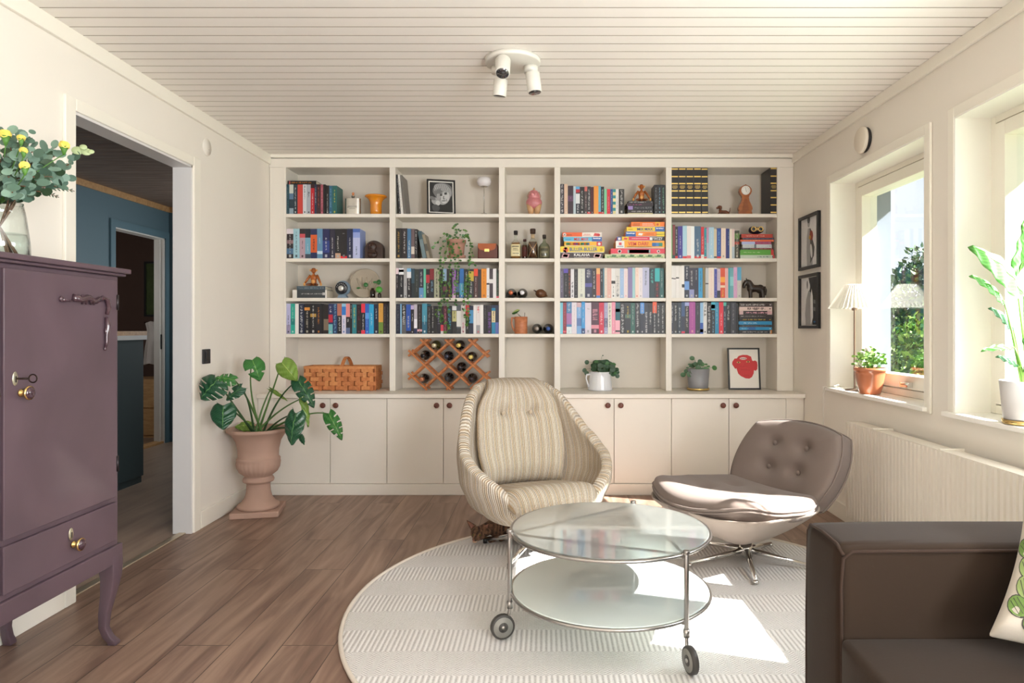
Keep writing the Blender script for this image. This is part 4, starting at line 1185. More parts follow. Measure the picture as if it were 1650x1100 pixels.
# leaning volumes, bay 2
def leaning(px_bot, px_w, top_px, ytop, row_i, base, bands, text, lab, nm, group, d, seed, Y=SY+.016):
    w_ = px_w*Y/1100; zb = ROWZ[row_i]; hz = CAMZ+(529-ytop)*Y/1100-zb; dx = (top_px-px_bot)*Y/1100
    ang = math.atan2(dx, hz); L_ = hz/math.cos(ang)-w_*abs(math.sin(ang))
    q, mats = book_mesh(w_, L_, d, base, bands, text, seed)
    o = q.build(nm, mats, loc=((px_bot-877)*Y/1100, Y, zb+w_/2*abs(math.sin(ang))+.0004), rot=(0, ang, 0)); tag(o, lab, 'book', group); return o
leaning(644.5, 3.2, 639.5, 281, 0, '24242a', [], ('W', .1, .9, .3), 'slim dark volume leaning on the upright, left of the white one', 'book', None, .10, 401)
leaning(648, 3.6, 642.2, 281, 0, 'e2dfda', [], ('A', .1, .9, .4), 'white volume leaning among thin books near the framed portrait', 'book', None, .16, 402)
leaning(652, 3.6, 646.0, 282, 0, '77736e', [(0, 1, '6a6662')], None, 'grey photo book leaning rightmost beside the framed portrait', 'book', None, .19, 403)
leaning(684, 6, 675.6, 372, 1, '6b7f85', [(0, .3, '35505a')], None, 'blue-grey book leaning left against its row near the ivy pot', 'book', None, .15, 404)
leaning(690.5, 4.5, 682, 377, 1, '8a8270', [(.4, .7, '4a4a40')], None, 'olive-grey book leaning outermost towards the ivy pot', 'book', None, .15, 405)

# ------------------------------------------------------------------ board games
def game(x0, y0, s, xl, xr, yt, yb, base, bands, texts, lab, row_i, seed, d=.17, discs=(), group=None):
    Yf = SY+.018+.003*(seed % 3); k = Yf/1100; w_ = (xr-xl)/s*k; h = (yb-yt)/s*k-.0006; z = CAMZ+(529-(y0+yb/s))*k
    z = game.z if game.z else ROWZ[row_i]+.0003; game.z = z+h+.0006
    X = (x0+(xl+xr)/2/s-877)*k
    t = thing('board_game', lab, 'board game', (X, Yf, z), 0, group)
    q = MB(); mats = [pm(base, .4, var=.02), pm('#d8d2c6', .6)]
    q.box(-w_/2, w_/2, 0, d, h*.12, h, 0); q.box(-w_/2+.002, w_/2-.002, .002, d-.002, 0, h*.12, 1)
    def mi(c):
        m = pm(c, .4, var=.02)
        if m not in mats: mats.append(m)
        return mats.index(m)
    for (a, b_, c) in bands: q.quad(*[(-w_/2+w_*u, -.0005, zz) for u, zz in ((a, h*.04), (b_, h*.04), (b_, h), (a, h))], m=mi(c))
    for (u, v, ru, c, kind) in discs:
        r = ru*h; cx_ = -w_/2+w_*u; cz_ = h*v
        if kind == 'o': q.add([(cx_+r*math.cos(2*PI*i/16), -.0009, cz_+r*math.sin(2*PI*i/16)) for i in range(16)], [tuple(range(16))], mi(c))
        elif kind == 's': q.quad((cx_-r, -.0009, cz_-r), (cx_+r, -.0009, cz_-r), (cx_+r, -.0009, cz_+r), (cx_-r, -.0009, cz_+r), m=mi(c))
        elif kind == 'c': q.quad((cx_-r*1.6, -.0008, cz_-r*.6), (cx_+r*1.1, -.0008, cz_-r*.9), (cx_+r*1.7, -.0008, cz_+r*.6), (cx_-r*1.0, -.0008, cz_+r*.9), m=mi(c))
        elif kind == '-':   # dashes of small print
            a = cx_-ru*w_/2; rr = random.Random(seed+int(u*100))
            while a < cx_+ru*w_/2: g_ = rr.uniform(.002, .006); q.quad((a, -.0009, cz_-h*.06), (a+g_, -.0009, cz_-h*.06), (a+g_, -.0009, cz_+h*.06), (a, -.0009, cz_+h*.06), m=mi(c)); a += g_+.0015
    q.build('box', mats, t)
    for (txt, u, v, wf, hf, c) in texts:
        lettering(txt, h*hf*1.25, t, (-w_/2+w_*u, -.0012, h*v), (PI/2, 0, 0), pm(c, .4, var=.02), width=w_*wf, bold=.0006)
    return t
game.z = None
G7 = (800, 350, 7.333); gl = 'board games stacked left in the fourth bay'
game(*G7, 760, 1255, 416, 485, '3a2a2e', [], [('KALAHA', .5, .62, .38, .52, '#e8e4e0')], 'dark KALAHA game box with red cards at the bottom of the left game stack', 1, 1, group=gl,
     discs=[(.11, .5, .42, '#e8b0b8', 'c'), (.11, .5, .30, '#c83a50', 'c'), (.87, .5, .42, '#e8c0c0', 'c'), (.87, .5, .30, '#d85a60', 'c'), (.5, .18, .36, '#a8a0a0', '-')])
game(*G7, 755, 1275, 337, 414, '#ecd02a', [], [('BULLER-BULLER', .52, .5, .63, .62, '#1f5aa0')], 'yellow BULLER-BULLER game box second from the bottom of the left stack', 1, 2, group=gl,
     discs=[(.12, .45, .42, '#d8603a', 'o'), (.12, .7, .22, '#e8d0c0', 'o'), (.10, .2, .2, '#e8e0e0', 's'), (.93, .5, .25, '#c8a030', 'o')])
game(*G7, 800, 1245, 280, 334, '#f0b426', [(.86, 1, '#c8302c')], [], 'yellow game box with multicoloured title and red end in the left stack', 1, 3, group=gl,
     discs=[(.93, .5, .3, '#e8e4e0', 'o')]+[(.08+i*.043, .5, .26, c, 's') for i, c in enumerate(['#3a8a4a', '#3a8a4a', '#d87a2a', '#f0b426', '#d8402a', '#c83a7a', '#3a6ab0', '#d8402a', '#f0b426', '#3a8a4a', '#3aa0a0', '#d86a2a', '#3a8a4a', '#3a6ab0'])])
game(*G7, 793, 1245, 222, 277, '#5cb6dc', [(.74, 1, '#1a5aa8')], [('MIX MAX', .46, .5, .38, .7, '#e04a2a'), ('Ravensburger', .87, .72, .20, .3, '#f0f0f0')], 'light blue MIX MAX game box second from top of the left stack', 1, 4, group=gl, discs=[(.12, .5, .14, '#2a6aa0', '-')])
game(*G7, 780, 1245, 163, 218, '#e8622a', [(.5, 1, '#ece4da')], [], 'half orange half white game box on top of the left game stack', 1, 5, group=gl,
     discs=[(.055, .5, .34, '#f0ece8', 'o'), (.055, .5, .18, '#e8622a', 'o'), (.16, .45, .12, '#3a2a20', '-'), (.62, .6, .16, '#c8403a', '-'), (.62, .35, .2, '#c8403a', '-'), (.86, .5, .4, '#d03a3a', 'c'), (.92, .45, .3, '#b83030', 'o')])
game.z = None; G8 = (980, 340, 5.69); gr = 'board games stacked right in the fourth bay'
gx = game(*G8, -30, 520, 392, 432, '#c9d0a2', [], [], 'pale green leaf-patterned game box at the bottom of the right stack', 1, 7, group=gr,
     discs=[(.05+.05*i, .35+.25*((i*7) % 3)/2, .16+.1*(i % 3), ['#6a9a5a', '#8ab07a', '#4a7a4a'][i % 3], 'c') for i in range(19)])
game(*G8, 25, 520, 338, 391, '#df3a50', [], [], 'pink-red game box with grey banner, second from bottom of the right stack', 1, 8, group=gr,
     discs=[(.16, .5, .34, '#f0dcdc', 'o'), (.16, .5, .22, '#df3a50', 'o'), (.52, .5, .30, '#8a9a9a', 's')]+[(.34+.03*i, .5, .30, '#8a9a9a', 's') for i in range(13)]+[(.36+.036*i, .5, .17, '#3a4a50', 's') for i in range(10)]+[(.88, .5, .28, '#f0dcdc', 'o'), (.88, .5, .16, '#c82a40', 'o')])
game(*G8, 70, 517, 268, 338, '#f0a41e', [(0, .175, '#e8e6e2')], [('VEM D\u00c4R?', .46, .58, .42, .5, '#d0342c')], 'orange VEM D\u00c4R? game box in the middle of the right stack', 1, 9, group=gr,
     discs=[(.09, .6, .18, '#c83a4a', 's'), (.09, .25, .12, '#5a8aa8', '-'), (.48, .2, .5, '#8a5a20', '-')]+[(.78+.07*i, .5, .24, ['#2a6ab0', '#4a8ac8', '#2a8a6a'][i], 's') for i in range(3)])
game(*G8, 80, 515, 229, 267, '#d92c4e', [(0, .10, '#2a4a9a'), (.10, .25, '#e8c020'), (.69, 1, '#1c1c20')], [('YATZY', .86, .5, .2, .7, '#e8e8e8')], 'red, yellow and black YATZY game box in the right stack', 1, 10, group=gr,
     discs=[(.05, .5, .3, '#e8e0e0', 's'), (.18, .5, .3, '#d83a3a', 'c'), (.47, .55, .32, '#f4d8dc', '-'), (.72, .5, .35, '#e8e8e8', 's')])
game(*G8, 160, 517, 182, 228, '#f08a22', [(0, .26, '#1a5aa8'), (.8, 1, '#ecd028')], [('Ravensburger', .13, .7, .22, .28, '#f0f0f0')], 'orange game box with blue left end and yellow right end, third from top right stack', 1, 11, group=gr,
     discs=[(.38, .5, .3, '#f0ece4', 'c'), (.6, .6, .2, '#c8402a', '-'), (.6, .35, .26, '#c8402a', '-'), (.9, .5, .25, '#4a4a30', '-')])
game(*G8, 170, 517, 139, 181, '#f0cc24', [(.75, 1, '#1a5aa8')], [('MIX\u00b7MAX', .48, .5, .42, .62, '#2a4a8a'), ('Ravensburger', .875, .7, .2, .28, '#f0f0f0')], 'yellow MIX\u00b7MAX game box second from top of the right stack', 1, 12, group=gr, discs=[(.09, .5, .1, '#6a5a20', '-')])
game(*G8, 212, 517, 90, 137, '#f07a24', [(.72, .86, '#f0b020')], [], 'orange game box on the very top of the right game stack', 1, 13, group=gr,
     discs=[(.16, .6, .2, '#8a3a14', '-'), (.16, .35, .2, '#8a3a14', '-'), (.48, .65, .3, '#f8dcc8', '-'), (.5, .38, .34, '#f8dcc8', '-'), (.79, .5, .25, '#c84a1a', 'o')])
# the pale green box is wider than what the neighbouring stack leaves: pull its stack a little deeper
bpy.data.objects

# ------------------------------------------------------------------ ornaments: remeshed carved figures
def fig(name, prims, mats, parent, voxel=.003, it=3):
    q = MB()
    for p in prims:
        if p[0] == 'e': q.ell(p[1], p[2], 14, 10, rot=(Euler(p[3]).to_matrix() if len(p) > 3 else None))
        elif p[0] == 't': q.tube(p[1], p[2], 10)
    return q.build(name, mats, parent, remesh=voxel, smooth_iter=it)
def obj_at(name, lab, cat, px, row_i, dy=.06, rz=0, z=None, group=None):
    Y = SY+dy; return thing(name, lab, cat, (AX(px, Y), Y, (ROWZ[row_i]+.0005) if z is None else z), rz, group)
TEAK = woodmat('teak', '#8a4a1c', '#b8692c', (4, 4, 14), .4, 6); TEAKL = woodmat('limba_wood', '#c88a48', '#e0a860', (4, 4, 14), .4, 6); TEAKD = woodmat('dark_teak', '#54280f', '#78401c', (4, 4, 14), .4, 6)

def monkey(px, z, lab, sc=1.0, spread=1.0, body=TEAK, dy=.05):
    t = obj_at('wooden_monkey', lab, 'figurine', px, 0, dy, 0, z)
    s = sc; e = lambda *a: tuple(x*s for x in a)
    fig('body', [('e', e(0, 0, .028), e(.020, .017, .026)), ('e', e(0, 0, .056), e(.023, .017, .026)), ('t', [e(0,0,.07), e(0,-.002,.09)], [.009*s, .008*s])], [body], t, .0025*s)
    fig('head', [('e', e(0, -.003, .105), e(.017, .016, .018)), ('e', e(0, -.013, .099), e(.011, .009, .009))], [body], t, .002*s)
    q = MB(); q.ell(e(0, -.001, .118), e(.013, .013, .006), 12, 6); q.build('skull_cap', TEAKD, t)
    for sx in (-1, 1):
        q = MB(); q.ell(e(sx*.020, -.002, .108), e(.007, .003, .008), 12, 8); q.build('ear', TEAKL, t)
        q = MB(); q.tube([e(sx*.022, 0, .074), e(sx*.036*spread, -.010, .048), e(sx*.050*spread, -.020, .020)], [.009*s, .008*s, .0065*s], 10); q.build('arm', body, t)
        q = MB(); q.ell(e(sx*.053*spread, -.022, .012), e(.008, .007, .0115), 12, 8); q.build('hand', TEAKL, t)
        q = MB(); q.tube([e(sx*.010, -.004, .012), e(sx*.026, -.022, .009), e(sx*.036, -.036, .008)], [.010*s, .009*s, .007*s], 10); q.build('leg', TEAKD, t)
    q = MB(); q.ell(e(0, -.013, .030), e(.013, .007, .014), 12, 8); q.build('belly', TEAKL, t)
    return t
k_ = (SY+.02)/1100
monkey(505.5, ROWZ[2]+(488-330)/8.25*.00452+.001, 'orange wooden monkey with pale ears sitting on two books in first bay', 1.08, 1.05)
m2 = monkey(1033.5, ROWZ[0]+(508-391)/5.5*.00452+.001, 'reddish wooden monkey sitting on a book stack on the top shelf', 1.02, 1.15, TEAK)

# flask
METAL = pm((.62, .60, .56), .25, metal=1, var=.04)
t = obj_at('hip_flask', 'steel bottle with engraved front and small cork beside the orange vase', 'bottle', 569, 0, .05)
q = MB(); pl = [(x*.0565, y*.023) for x, y in circ((0,0,0), 1, 36) for _ in (0,)] if False else [(.0565*math.copysign(abs(math.cos(a))**.6, math.cos(a)), .024*math.copysign(abs(math.sin(a))**.9, math.sin(a))) for a in [2*PI*i/36 for i in range(36)]]
q.prism(pl, 0, .118, sm=True); q.build('body', METAL, t, bev=.006, bseg=3)
q = MB(); q.lathe([(.011, .116), (.011, .134), (.014, .135), (.014, .139), (0, .139)], n=20); q.build('neck', METAL, t)
q = MB(); q.lathe([(.008, .139), (.009, .160), (.006, .164), (0, .164)], n=16); q.build('cork', pm('#c07a50', .8), t)
q = MB()
for zz, ww in ((.058, .030), (.050, .036), (.040, .022)):
    a = -ww
    while a < ww: q.quad((a, -.0243, zz), (a+.003, -.0243, zz), (a+.003, -.0243, zz+.004), (a, -.0243, zz+.004)); a += .0045
q.build('engraving', pm('#6a655e', .5), t)
# orange vase
t = obj_at('vase', 'glossy orange trumpet vase on the top shelf of the first bay', 'vase', 605.8, 0, .06)
q = MB(); q.lathe([(.036, 0), (.040, .002), (.042, .03), (.042, .075), (.045, .095), (.055, .115), (.072, .128), (.0795, .131), (.080, .137), (.077, .142), (.068, .139), (.050, .120), (.039, .095), (.036, .02), (0, .018)], n=48)
q.build('body', pm('#d8861a', .12, coat=.5, var=.03), t)
# carved hooded figure
t = obj_at('carved_figure', 'dark carved wooden hooded face figure beside the second-row paperbacks', 'figurine', 603, 1, .06)
DKW = woodmat('dark_carved', '#24150f', '#452a1e', (6, 6, 10), .45, 6)
def arch(w_, h, n=14): return [(-w_, 0)]+[(-w_*math.cos(PI*i/n)**1 if False else -w_*math.cos(PI*i/n), (h-w_*.95)+w_*.95*math.sin(PI*i/n)) for i in range(n+1)]+[(w_, 0)]
q = MB(); q.prism(arch(.066, .135), -.01, .055, axis='Y'); hd = q.build('hood', DKW, t, bev=.012, bseg=3)
fig('face', [('e', (-.012, -.014, .088), (.034, .020, .036)), ('e', (-.014, -.032, .088), (.006, .008, .010)), ('e', (-.012, -.012, .035), (.040, .020, .036)), ('t', [(-.042, -.026, .052), (.02, -.030, .046)], [.010, .010])], [DKW], t, .003)
q = MB(); q.ell((-.024, -.034, .098), (.004, .003, .004), 8, 6); q.ell((-.003, -.034, .098), (.004, .003, .004), 8, 6); q.build('eyes', pm('#7a5a4a', .4), t)
# clock radio globe
t = obj_at('desk_clock', 'round blue-grey clock on a small foot with black dial and silver knob', 'clock', 552.5, 2, .06)
BG = pm('#76899a', .35, var=.02)
q = MB(); q.ell((0, 0, .072), (.056, .042, .057), 32, 20); q.build('body', BG, t)
q = MB(); q.prism([(-.036, .0), (.036, 0), (.026, .022), (-.026, .022)], -.02, .028, axis='Y'); q.build('foot', BG, t, bev=.003)
q = MB(); q.lathe([(.044, -.026), (.044, -.040), (.040, -.043), (0, -.043)], (0, 0, .072), 36, axis='Y'); dl = q.build('dial', pm('#14161c', .35), t)
q = MB(); q.lathe([(.020, -.043), (.0195, -.052), (.017, -.055), (0, -.0555)], (0, 0, .070), 28, axis='Y'); q.build('knob', pm('#c8c6c0', .35, metal=.4), dl)
q = MB()
for i in range(7):
    a = math.radians(15+25*i); q.ell((.032*math.cos(a), -.0435, .072+.032*math.sin(a)), (.0028, .001, .0028), 8, 6)
q.build('marks', pm('#e0e0e0', .5), dl)
# relief plate
t = obj_at('relief_plate', 'round beige ceramic plate with pressed leaf relief leaning behind vases', 'plate', 588, 2, .125)
PLM = pm('#a89c8a', .6, var=.05)
q = MB(); 
for s_ in (0,): q.lathe([(0, .0), (.106, 0), (.112, -.006), (.111, -.014), (.104, -.012), (0, -.009)], (0, 0, .114), 48, axis='Y')
d_ = q.build('plate', PLM, t, rot=(math.radians(-6), 0, 0))
q = MB()
for i, x in enumerate((-.05, -.02, .01, .045)): q.tube([(x*.5, -.010, .07), (x*.9, -.013, .12), (x*1.2, -.011, .165-.01*abs(i-1.5))], [.004, .009, .003], 8)
q.build('relief', PLM, t, rot=(math.radians(-6), 0, 0))
SMOKE = glassmat('smoked_glass', (.50, .42, .36), 1.4)
def leafdisc(mb, c, r, nrm, m=0, cup=.15, n=12, asp=1.0):
    nrm = Vector(nrm).normalized(); a = nrm.cross(Vector((0,0,1)));
    a = a.normalized() if a.length > .01 else Vector((1,0,0)); b_ = nrm.cross(a); c = Vector(c)
    vs = [c-nrm*r*cup]+[c+a*r*math.cos(2*PI*i/n)+b_*r*asp*math.sin(2*PI*i/n) for i in range(n)]
    mb.add(vs, [(0, 1+i, 1+(i+1) % n) for i in range(n)], m, True)
PIL = [pm('#2f6b35', .35, var=.15, vs=30), pm('#4f9a3a', .35, var=.15, vs=30)]
for (px, dy, h, r, hl, lab, leaves) in ((600.5, .07, .075, .020, 1, 'brown glass bottle vase with two round-leaf cuttings, left of pair', [(-.048, -.01, .098, .017), (-.105, -.0, .075, .015), (.018, 0, .118, .016), (.045, 0, .118, .019)]),
                               (611.5, .055, .042, .014, 0, 'small dark glass vase holding one bright round leaf, right of pair', [(.0, -.012, .062, .024)])):
    t = obj_at('bud_vase', lab, 'vase', px, 2, dy)
    q = MB(); q.lathe([(r*.9, 0), (r, .004), (r, h*.7), (r*.55, h*.88), (r*.5, h), (r*.42, h), (r*.47, h*.87), (r*.9, h*.68), (r*.88, .006), (0, .006)], n=24); q.build('glass', SMOKE, t)
    q = MB()
    for (x, y, z, lr) in leaves: q.tube(bez((0, 0, .012), (x*.1, y*.3, h+.01), (x, y+.003, z), 8), .0012, 6)
    q.build('stems', pm('#8a8a5a', .6), t)
    for i, (x, y, z, lr) in enumerate(leaves): q = MB(); leafdisc(q, (x, y, z), lr, (.25*(-1)**i, -1, .15), asp=(.5 if (i == 1 or (i == 2 and hl)) else 1)); q.build('leaf', PIL[(i+1-hl) % 2 if hl == 0 else i % 2 == 9], t, solid=.0008)
# ------------------------------------------------------------------ bay 2: portrait, lamp, ivy, leather box
def framed(name, lab, cat, loc, w_, h, fw, rot, mat_in, draw=None, fd=.014, mount='#e8e4dc', frame=BLACK):
    t = thing(name, lab, cat, loc, 0)
    piv = [q_ for q_ in ()]
    t.rotation_euler = rot
    q = MB(); q.box(-w_/2, -w_/2+fw, -fd, 0, 0, h); q.box(w_/2-fw, w_/2, -fd, 0, 0, h); q.box(-w_/2+fw, w_/2-fw, -fd, 0, 0, fw); q.box(-w_/2+fw, w_/2-fw, -fd, 0, h-fw, h)
    q.build('frame', frame, t, bev=.001)
    q = MB(); q.box(-w_/2+fw, w_/2-fw, -.006, -.002, fw, h-fw); q.build('mount', pm(mount, .8, var=.01), t)
    if draw: draw(t, w_, h, fw)
    return t
def flat(mb, pts, y, m): mb.add([(a, y, b_) for a, b_ in pts], [tuple(range(len(pts)))], m)
def blobp(cx_, cz_, rx, rz, n=24, rot=0, wob=0, seed=0):
    rr = random.Random(seed); ph = rr.uniform(0, 6)
    out = []
    for i in range(n):
        a = 2*PI*i/n; k = 1+wob*math.sin(3*a+ph)+wob*.6*math.sin(5*a+ph*2); x, z = rx*k*math.cos(a), rz*k*math.sin(a)
        out.append((cx_+x*math.cos(rot)-z*math.sin(rot), cz_+x*math.sin(rot)+z*math.cos(rot)))
    return out
def gray(v): return pm('#%02x%02x%02x' % (v, v, v), .45, var=.12, vs=60)
def portrait(t, w_, h, fw):
    q = MB(); g = [gray(v) for v in (38, 70, 110, 150, 185, 24)]
    m = fw+.008; y = -.0064
    flat(q, [(-w_/2+m, m), (w_/2-m, m), (w_/2-m, h-m), (-w_/2+m, h-m)], y, 0)
    def b(cx_, cz_, rx, rz, mi, r=0, wob=0, s=0, k=[0]):
        k[0] += 1; flat(q, [(max(-w_/2+m, min(w_/2-m, a)), max(m, min(h-m, c_))) for a, c_ in blobp(cx_*w_, cz_*h, rx*w_, rz*h, 24, r, wob, s)], y-.00005*k[0], mi)
    b(.02, .25, .42, .22, 5, .1)              # dark clothes
    b(.06, .66, .34, .26, 2, -.2, .04)        # hair
    b(.0, .76, .27, .14, 3, .1, .05, 3); b(.30, .66, .07, .13, 3, .2)
    b(.08, .53, .235, .25, 3, -.25)           # face
    b(.14, .50, .15, .18, 4, -.25)
    b(-.06, .68, .17, .07, 2, .4, .05, 4); b(.12, .71, .13, .05, 3, -.2, .05, 5)
    b(.16, .60, .055, .022, 5, .15); b(.0, .56, .05, .022, 5, .15); b(.16, .635, .07, .012, 1, .2); b(-.0, .60, .06, .012, 1, .2)
    b(.085, .50, .022, .045, 2, -.1); b(.10, .455, .035, .012, 1, .1); b(.09, .40, .085, .013, 1, .12); b(.19, .42, .012, .05, 2, .3); b(-.03, .45, .012, .05, 2, -.3)
    b(-.20, .38, .15, .10, 3, -.7); b(-.12, .33, .08, .07, 4, .3); b(-.30, .46, .11, .05, 2, -.5); b(-.19, .18, .13, .11, 1, .6, .04, 7)
    for i in range(16): b(-.22+.03*i, .80-.008*abs(i-8), .006, .07, [2, 4][i % 2], .5-.06*i)
    q.build('photograph', g, t)
Yp = SY+.07; kp = Yp/1100
framed('picture_frame', 'black-framed monochrome portrait photo of a person leaning on one hand', 'picture frame', (AX(711.5, Yp), Yp-.01, ROWZ[0]+.001), .208, .268, .012, (math.radians(-9), math.radians(-5.5)*0, math.radians(14)), None, portrait)
t = obj_at('table_lamp', 'small lamp with white mushroom glass shade on a slim steel stem', 'lamp', 780, 0, .07)
q = MB(); q.lathe([(.020, 0), (.020, .012), (.003, .014), (.0027, .205), (.022, .208), (.026, .212), (.026, .216), (0, .216)], n=24); q.build('stem', METAL, t)
q = MB(); q.lathe([(.030, .212), (.044, .222), (.0525, .243), (.050, .264), (.038, .277), (.02, .281), (0, .282)], n=36); q.build('lamp_shade', pm('#ddd9dc', .25, coat=.3, var=.01), t)
q = MB(); q.lathe([(.014, 0), (.016, .01), (0, .012)], (-.045, .01, 0), 14); q.build('cord_switch', BLACK, t)
# ivy in a ribbed terracotta pot
def vineplant(t, pot_top, vines, lr, mats, seed, stemc='#6a8a3a', thick=.0012, density=.018, name='trailing_stems'):
    rnd = random.Random(seed); qs = MB(); ql = MB()
    for pts in vines:
        P = [Vector(p) for p in pts]
        # smooth resample
        out = []
        for i in range(len(P)-1):
            p0 = P[max(i-1, 0)]; p1 = P[i]; p2 = P[i+1]; p3 = P[min(i+2, len(P)-1)]
            n_ = max(2, int((p2-p1).length/density))
            for k in range(n_):
                u = k/n_; out.append(.5*((2*p1)+(-p0+p2)*u+(2*p0-5*p1+4*p2-p3)*u*u+(-p0+3*p1-3*p2+p3)*u**3))
        out.append(P[-1]); qs.tube(out, thick, 5)
        for k, p in enumerate(out[1:]):
            for _ in range(1 if rnd.random() < .8 else 2):
                d = Vector((rnd.uniform(-1, 1), rnd.uniform(-1, -.1), rnd.uniform(-.6, .6))).normalized()
                c_ = p+d*rnd.uniform(.006, .016)+Vector((0, 0, rnd.uniform(-.008, .006))); r_ = lr*rnd.uniform(.6, 1.15)
                qs.tube([p, c_], thick*.6, 4); leafdisc(ql, c_, r_, (d.x*.6+rnd.uniform(-.3, .3), -1, rnd.uniform(-.2, .9)), 0 if rnd.random() < .6 else 1, asp=rnd.uniform(.7, 1))
    qs.build(name, pm(stemc, .6), t); ql.build('leaves', mats, t)
Yi = SY+.055; t = thing('potted_ivy', 'trailing ivy in a ribbed pink terracotta pot hanging over two shelves of books', 'potted plant', (AX(735.5, Yi), Yi, ROWZ[1]+.001))
POT = pm('#b08472', .85, var=.12, vs=20, bump=.2)
q = MB(); q.lathe([(.050, .016), (.0525, .018), (.060, .09), (.064, .112), (.070, .113), (.071, .138), (.065, .139), (.060, .125), (0, .122)], n=72, flute=lambda a, z: 1+(.018*math.cos(24*a) if .017 < z < .111 else 0)); pt = q.build('pot', POT, t)
q = MB(); q.lathe([(.058, 0), (.064, .002), (.070, .024), (.066, .024), (.060, .008), (0, .006)], n=40); q.build('saucer', POT, t)
q = MB(); q.lathe([(.062, .121), (0, .127)], n=20); q.build('soil', pm('#3a2a20', 1, bump=.5), t)
def V_(px, py, y): return (((px-877)*(SY+y)/1100)-t.location.x, SY+y-Yi, CAMZ+(529-py)*(SY+y)/1100-t.location.z)
vn = []
vn.append([V_(735, 384, .05), V_(722, 377, .03), V_(712, 383, .0), V_(702, 392, -.01), V_(696, 399, -.01)])
vn.append([V_(733, 384, .05), V_(732, 372, .05), V_(731, 363, .04), V_(736, 360, .04)])
vn.append([V_(733, 384, .05), V_(738, 372, .02), V_(748, 371, .02), V_(751, 377, .01)])
vn.append([V_(742, 384, .02), V_(752, 378, .0), V_(757, 388, -.02), V_(758, 408, -.03), V_(757, 421, -.035), V_(756, 440, -.035), V_(755, 470, -.035), V_(754, 500, -.035), V_(755, 520, -.035)])
vn.append([V_(744, 384, .02), V_(756, 382, .0), V_(759, 396, -.02), V_(761, 410, -.02), V_(757, 418, -.03)])
vn.append([V_(726, 386, .02), V_(716, 390, -.01), V_(711, 402, -.03), V_(709, 420, -.035), V_(709, 445, -.035), V_(712, 470, -.035), V_(708, 492, -.035), V_(703, 505, -.035)])
vn.append([V_(728, 388, .01), V_(721, 398, -.02), V_(716, 420, -.035), V_(714, 445, -.035), V_(720, 466, -.035), V_(711, 494, -.035), V_(711, 520, -.035)])
vn.append([V_(731, 388, .0), V_(727, 408, -.025), V_(725, 425, -.035), V_(724, 450, -.035), V_(727, 470, -.035), V_(721, 490, -.035), V_(722, 505, -.035)])
vn.append([V_(735, 388, .0), V_(741, 404, -.02), V_(739, 418, -.035), V_(737, 440, -.035), V_(735, 458, -.035)])
vn.append([V_(733, 389, .0), V_(730, 402, -.02), V_(734, 420, -.035), V_(731, 445, -.035), V_(734, 474, -.035), V_(734, 492, -.035)])
vn.append([V_(735, 386, .03), V_(727, 380, .0), V_(720, 385, -.01)]); vn.append([V_(738, 386, .02), V_(742, 380, -.0), V_(747, 387, -.02), V_(750, 396, -.02)])
vn.append([V_(755, 418, -.035), V_(763, 426, -.035)]); vn.append([V_(712, 505, -.035), V_(722, 530, -.036), V_(716, 536, -.036)]); vn.append([V_(754, 440, -.035), V_(748, 470, -.035), V_(750, 510, -.035), V_(755, 525, -.035)])
vineplant(t, .12, vn, .0105, [pm('#35622c', .4, var=.2, vs=30), pm('#557f38', .4, var=.2, vs=30)], 12, density=.021)
# leather box
t = obj_at('leather_box', 'small brown leather box with flap and brass clasp beside the ivy', 'box', 785, 1, .06)
LEA = pm('#5a2418', .4, var=.15, vs=12, bump=.2); LEAL = pm('#a8521e', .4, var=.12, vs=12, bump=.2)
q = MB(); q.box(-.066, .080, -.045, .05, 0, .104); q.build('body', LEA, t, bev=.008, bseg=3)
q = MB(); q.prism([(-.064, .108), (-.062, .080), (-.05, .064), (-.02, .058), (.03, .058), (.055, .064), (.066, .080), (.068, .108)], -.050, -.044, axis='Y'); q.box(-.064, .072, -.048, .052, .104, .109); q.build('flap', LEAL, t, bev=.002)
q = MB(); q.box(-.016, .020, -.054, -.049, .048, .070); q.box(-.004, .008, -.057, -.053, .05, .064); q.build('clasp', BRASS, t, bev=.001)

# ------------------------------------------------------------------ bay 3: pink figurine, bottles, gourd
t = obj_at('ceramic_figurine', 'ceramic figure of a stout woman in a pink bathing suit', 'figurine', 860.5, 0, .06)
PK = pm('#c47a7e', .35, var=.15, vs=14, coat=.2); SKN = pm('#c49a70', .4, var=.08)
fig('body', [('e', (0, 0, .090), (.060, .042, .048)), ('e', (0, 0, .135), (.044, .032, .044)), ('e', (-.012, -.022, .150), (.015, .014, .015)), ('e', (.013, -.022, .148), (.015, .014, .015)), ('e', (-.002, 0, .168), (.032, .02, .016))], [PK], t, .003)
fig('head', [('e', (0, 0, .186), (.009, .009, .016)), ('t', [(0, 0, .165), (0, 0, .180)], .008)], [SKN], t, .002)
for sx in (-1, 1):
    q = MB(); q.tube([(sx*.026, 0, .08), (sx*.024, 0, .04), (sx*.020, 0, .0)], [.031, .025, .017], 16); q.build('leg', SKN, t)
    q = MB(); q.tube([(sx*.030, 0, .168), (sx*.044, .004, .14), (sx*.040, .012, .115)], [.010, .009, .006], 10); q.build('arm', pm('#a88a78', .4), t)
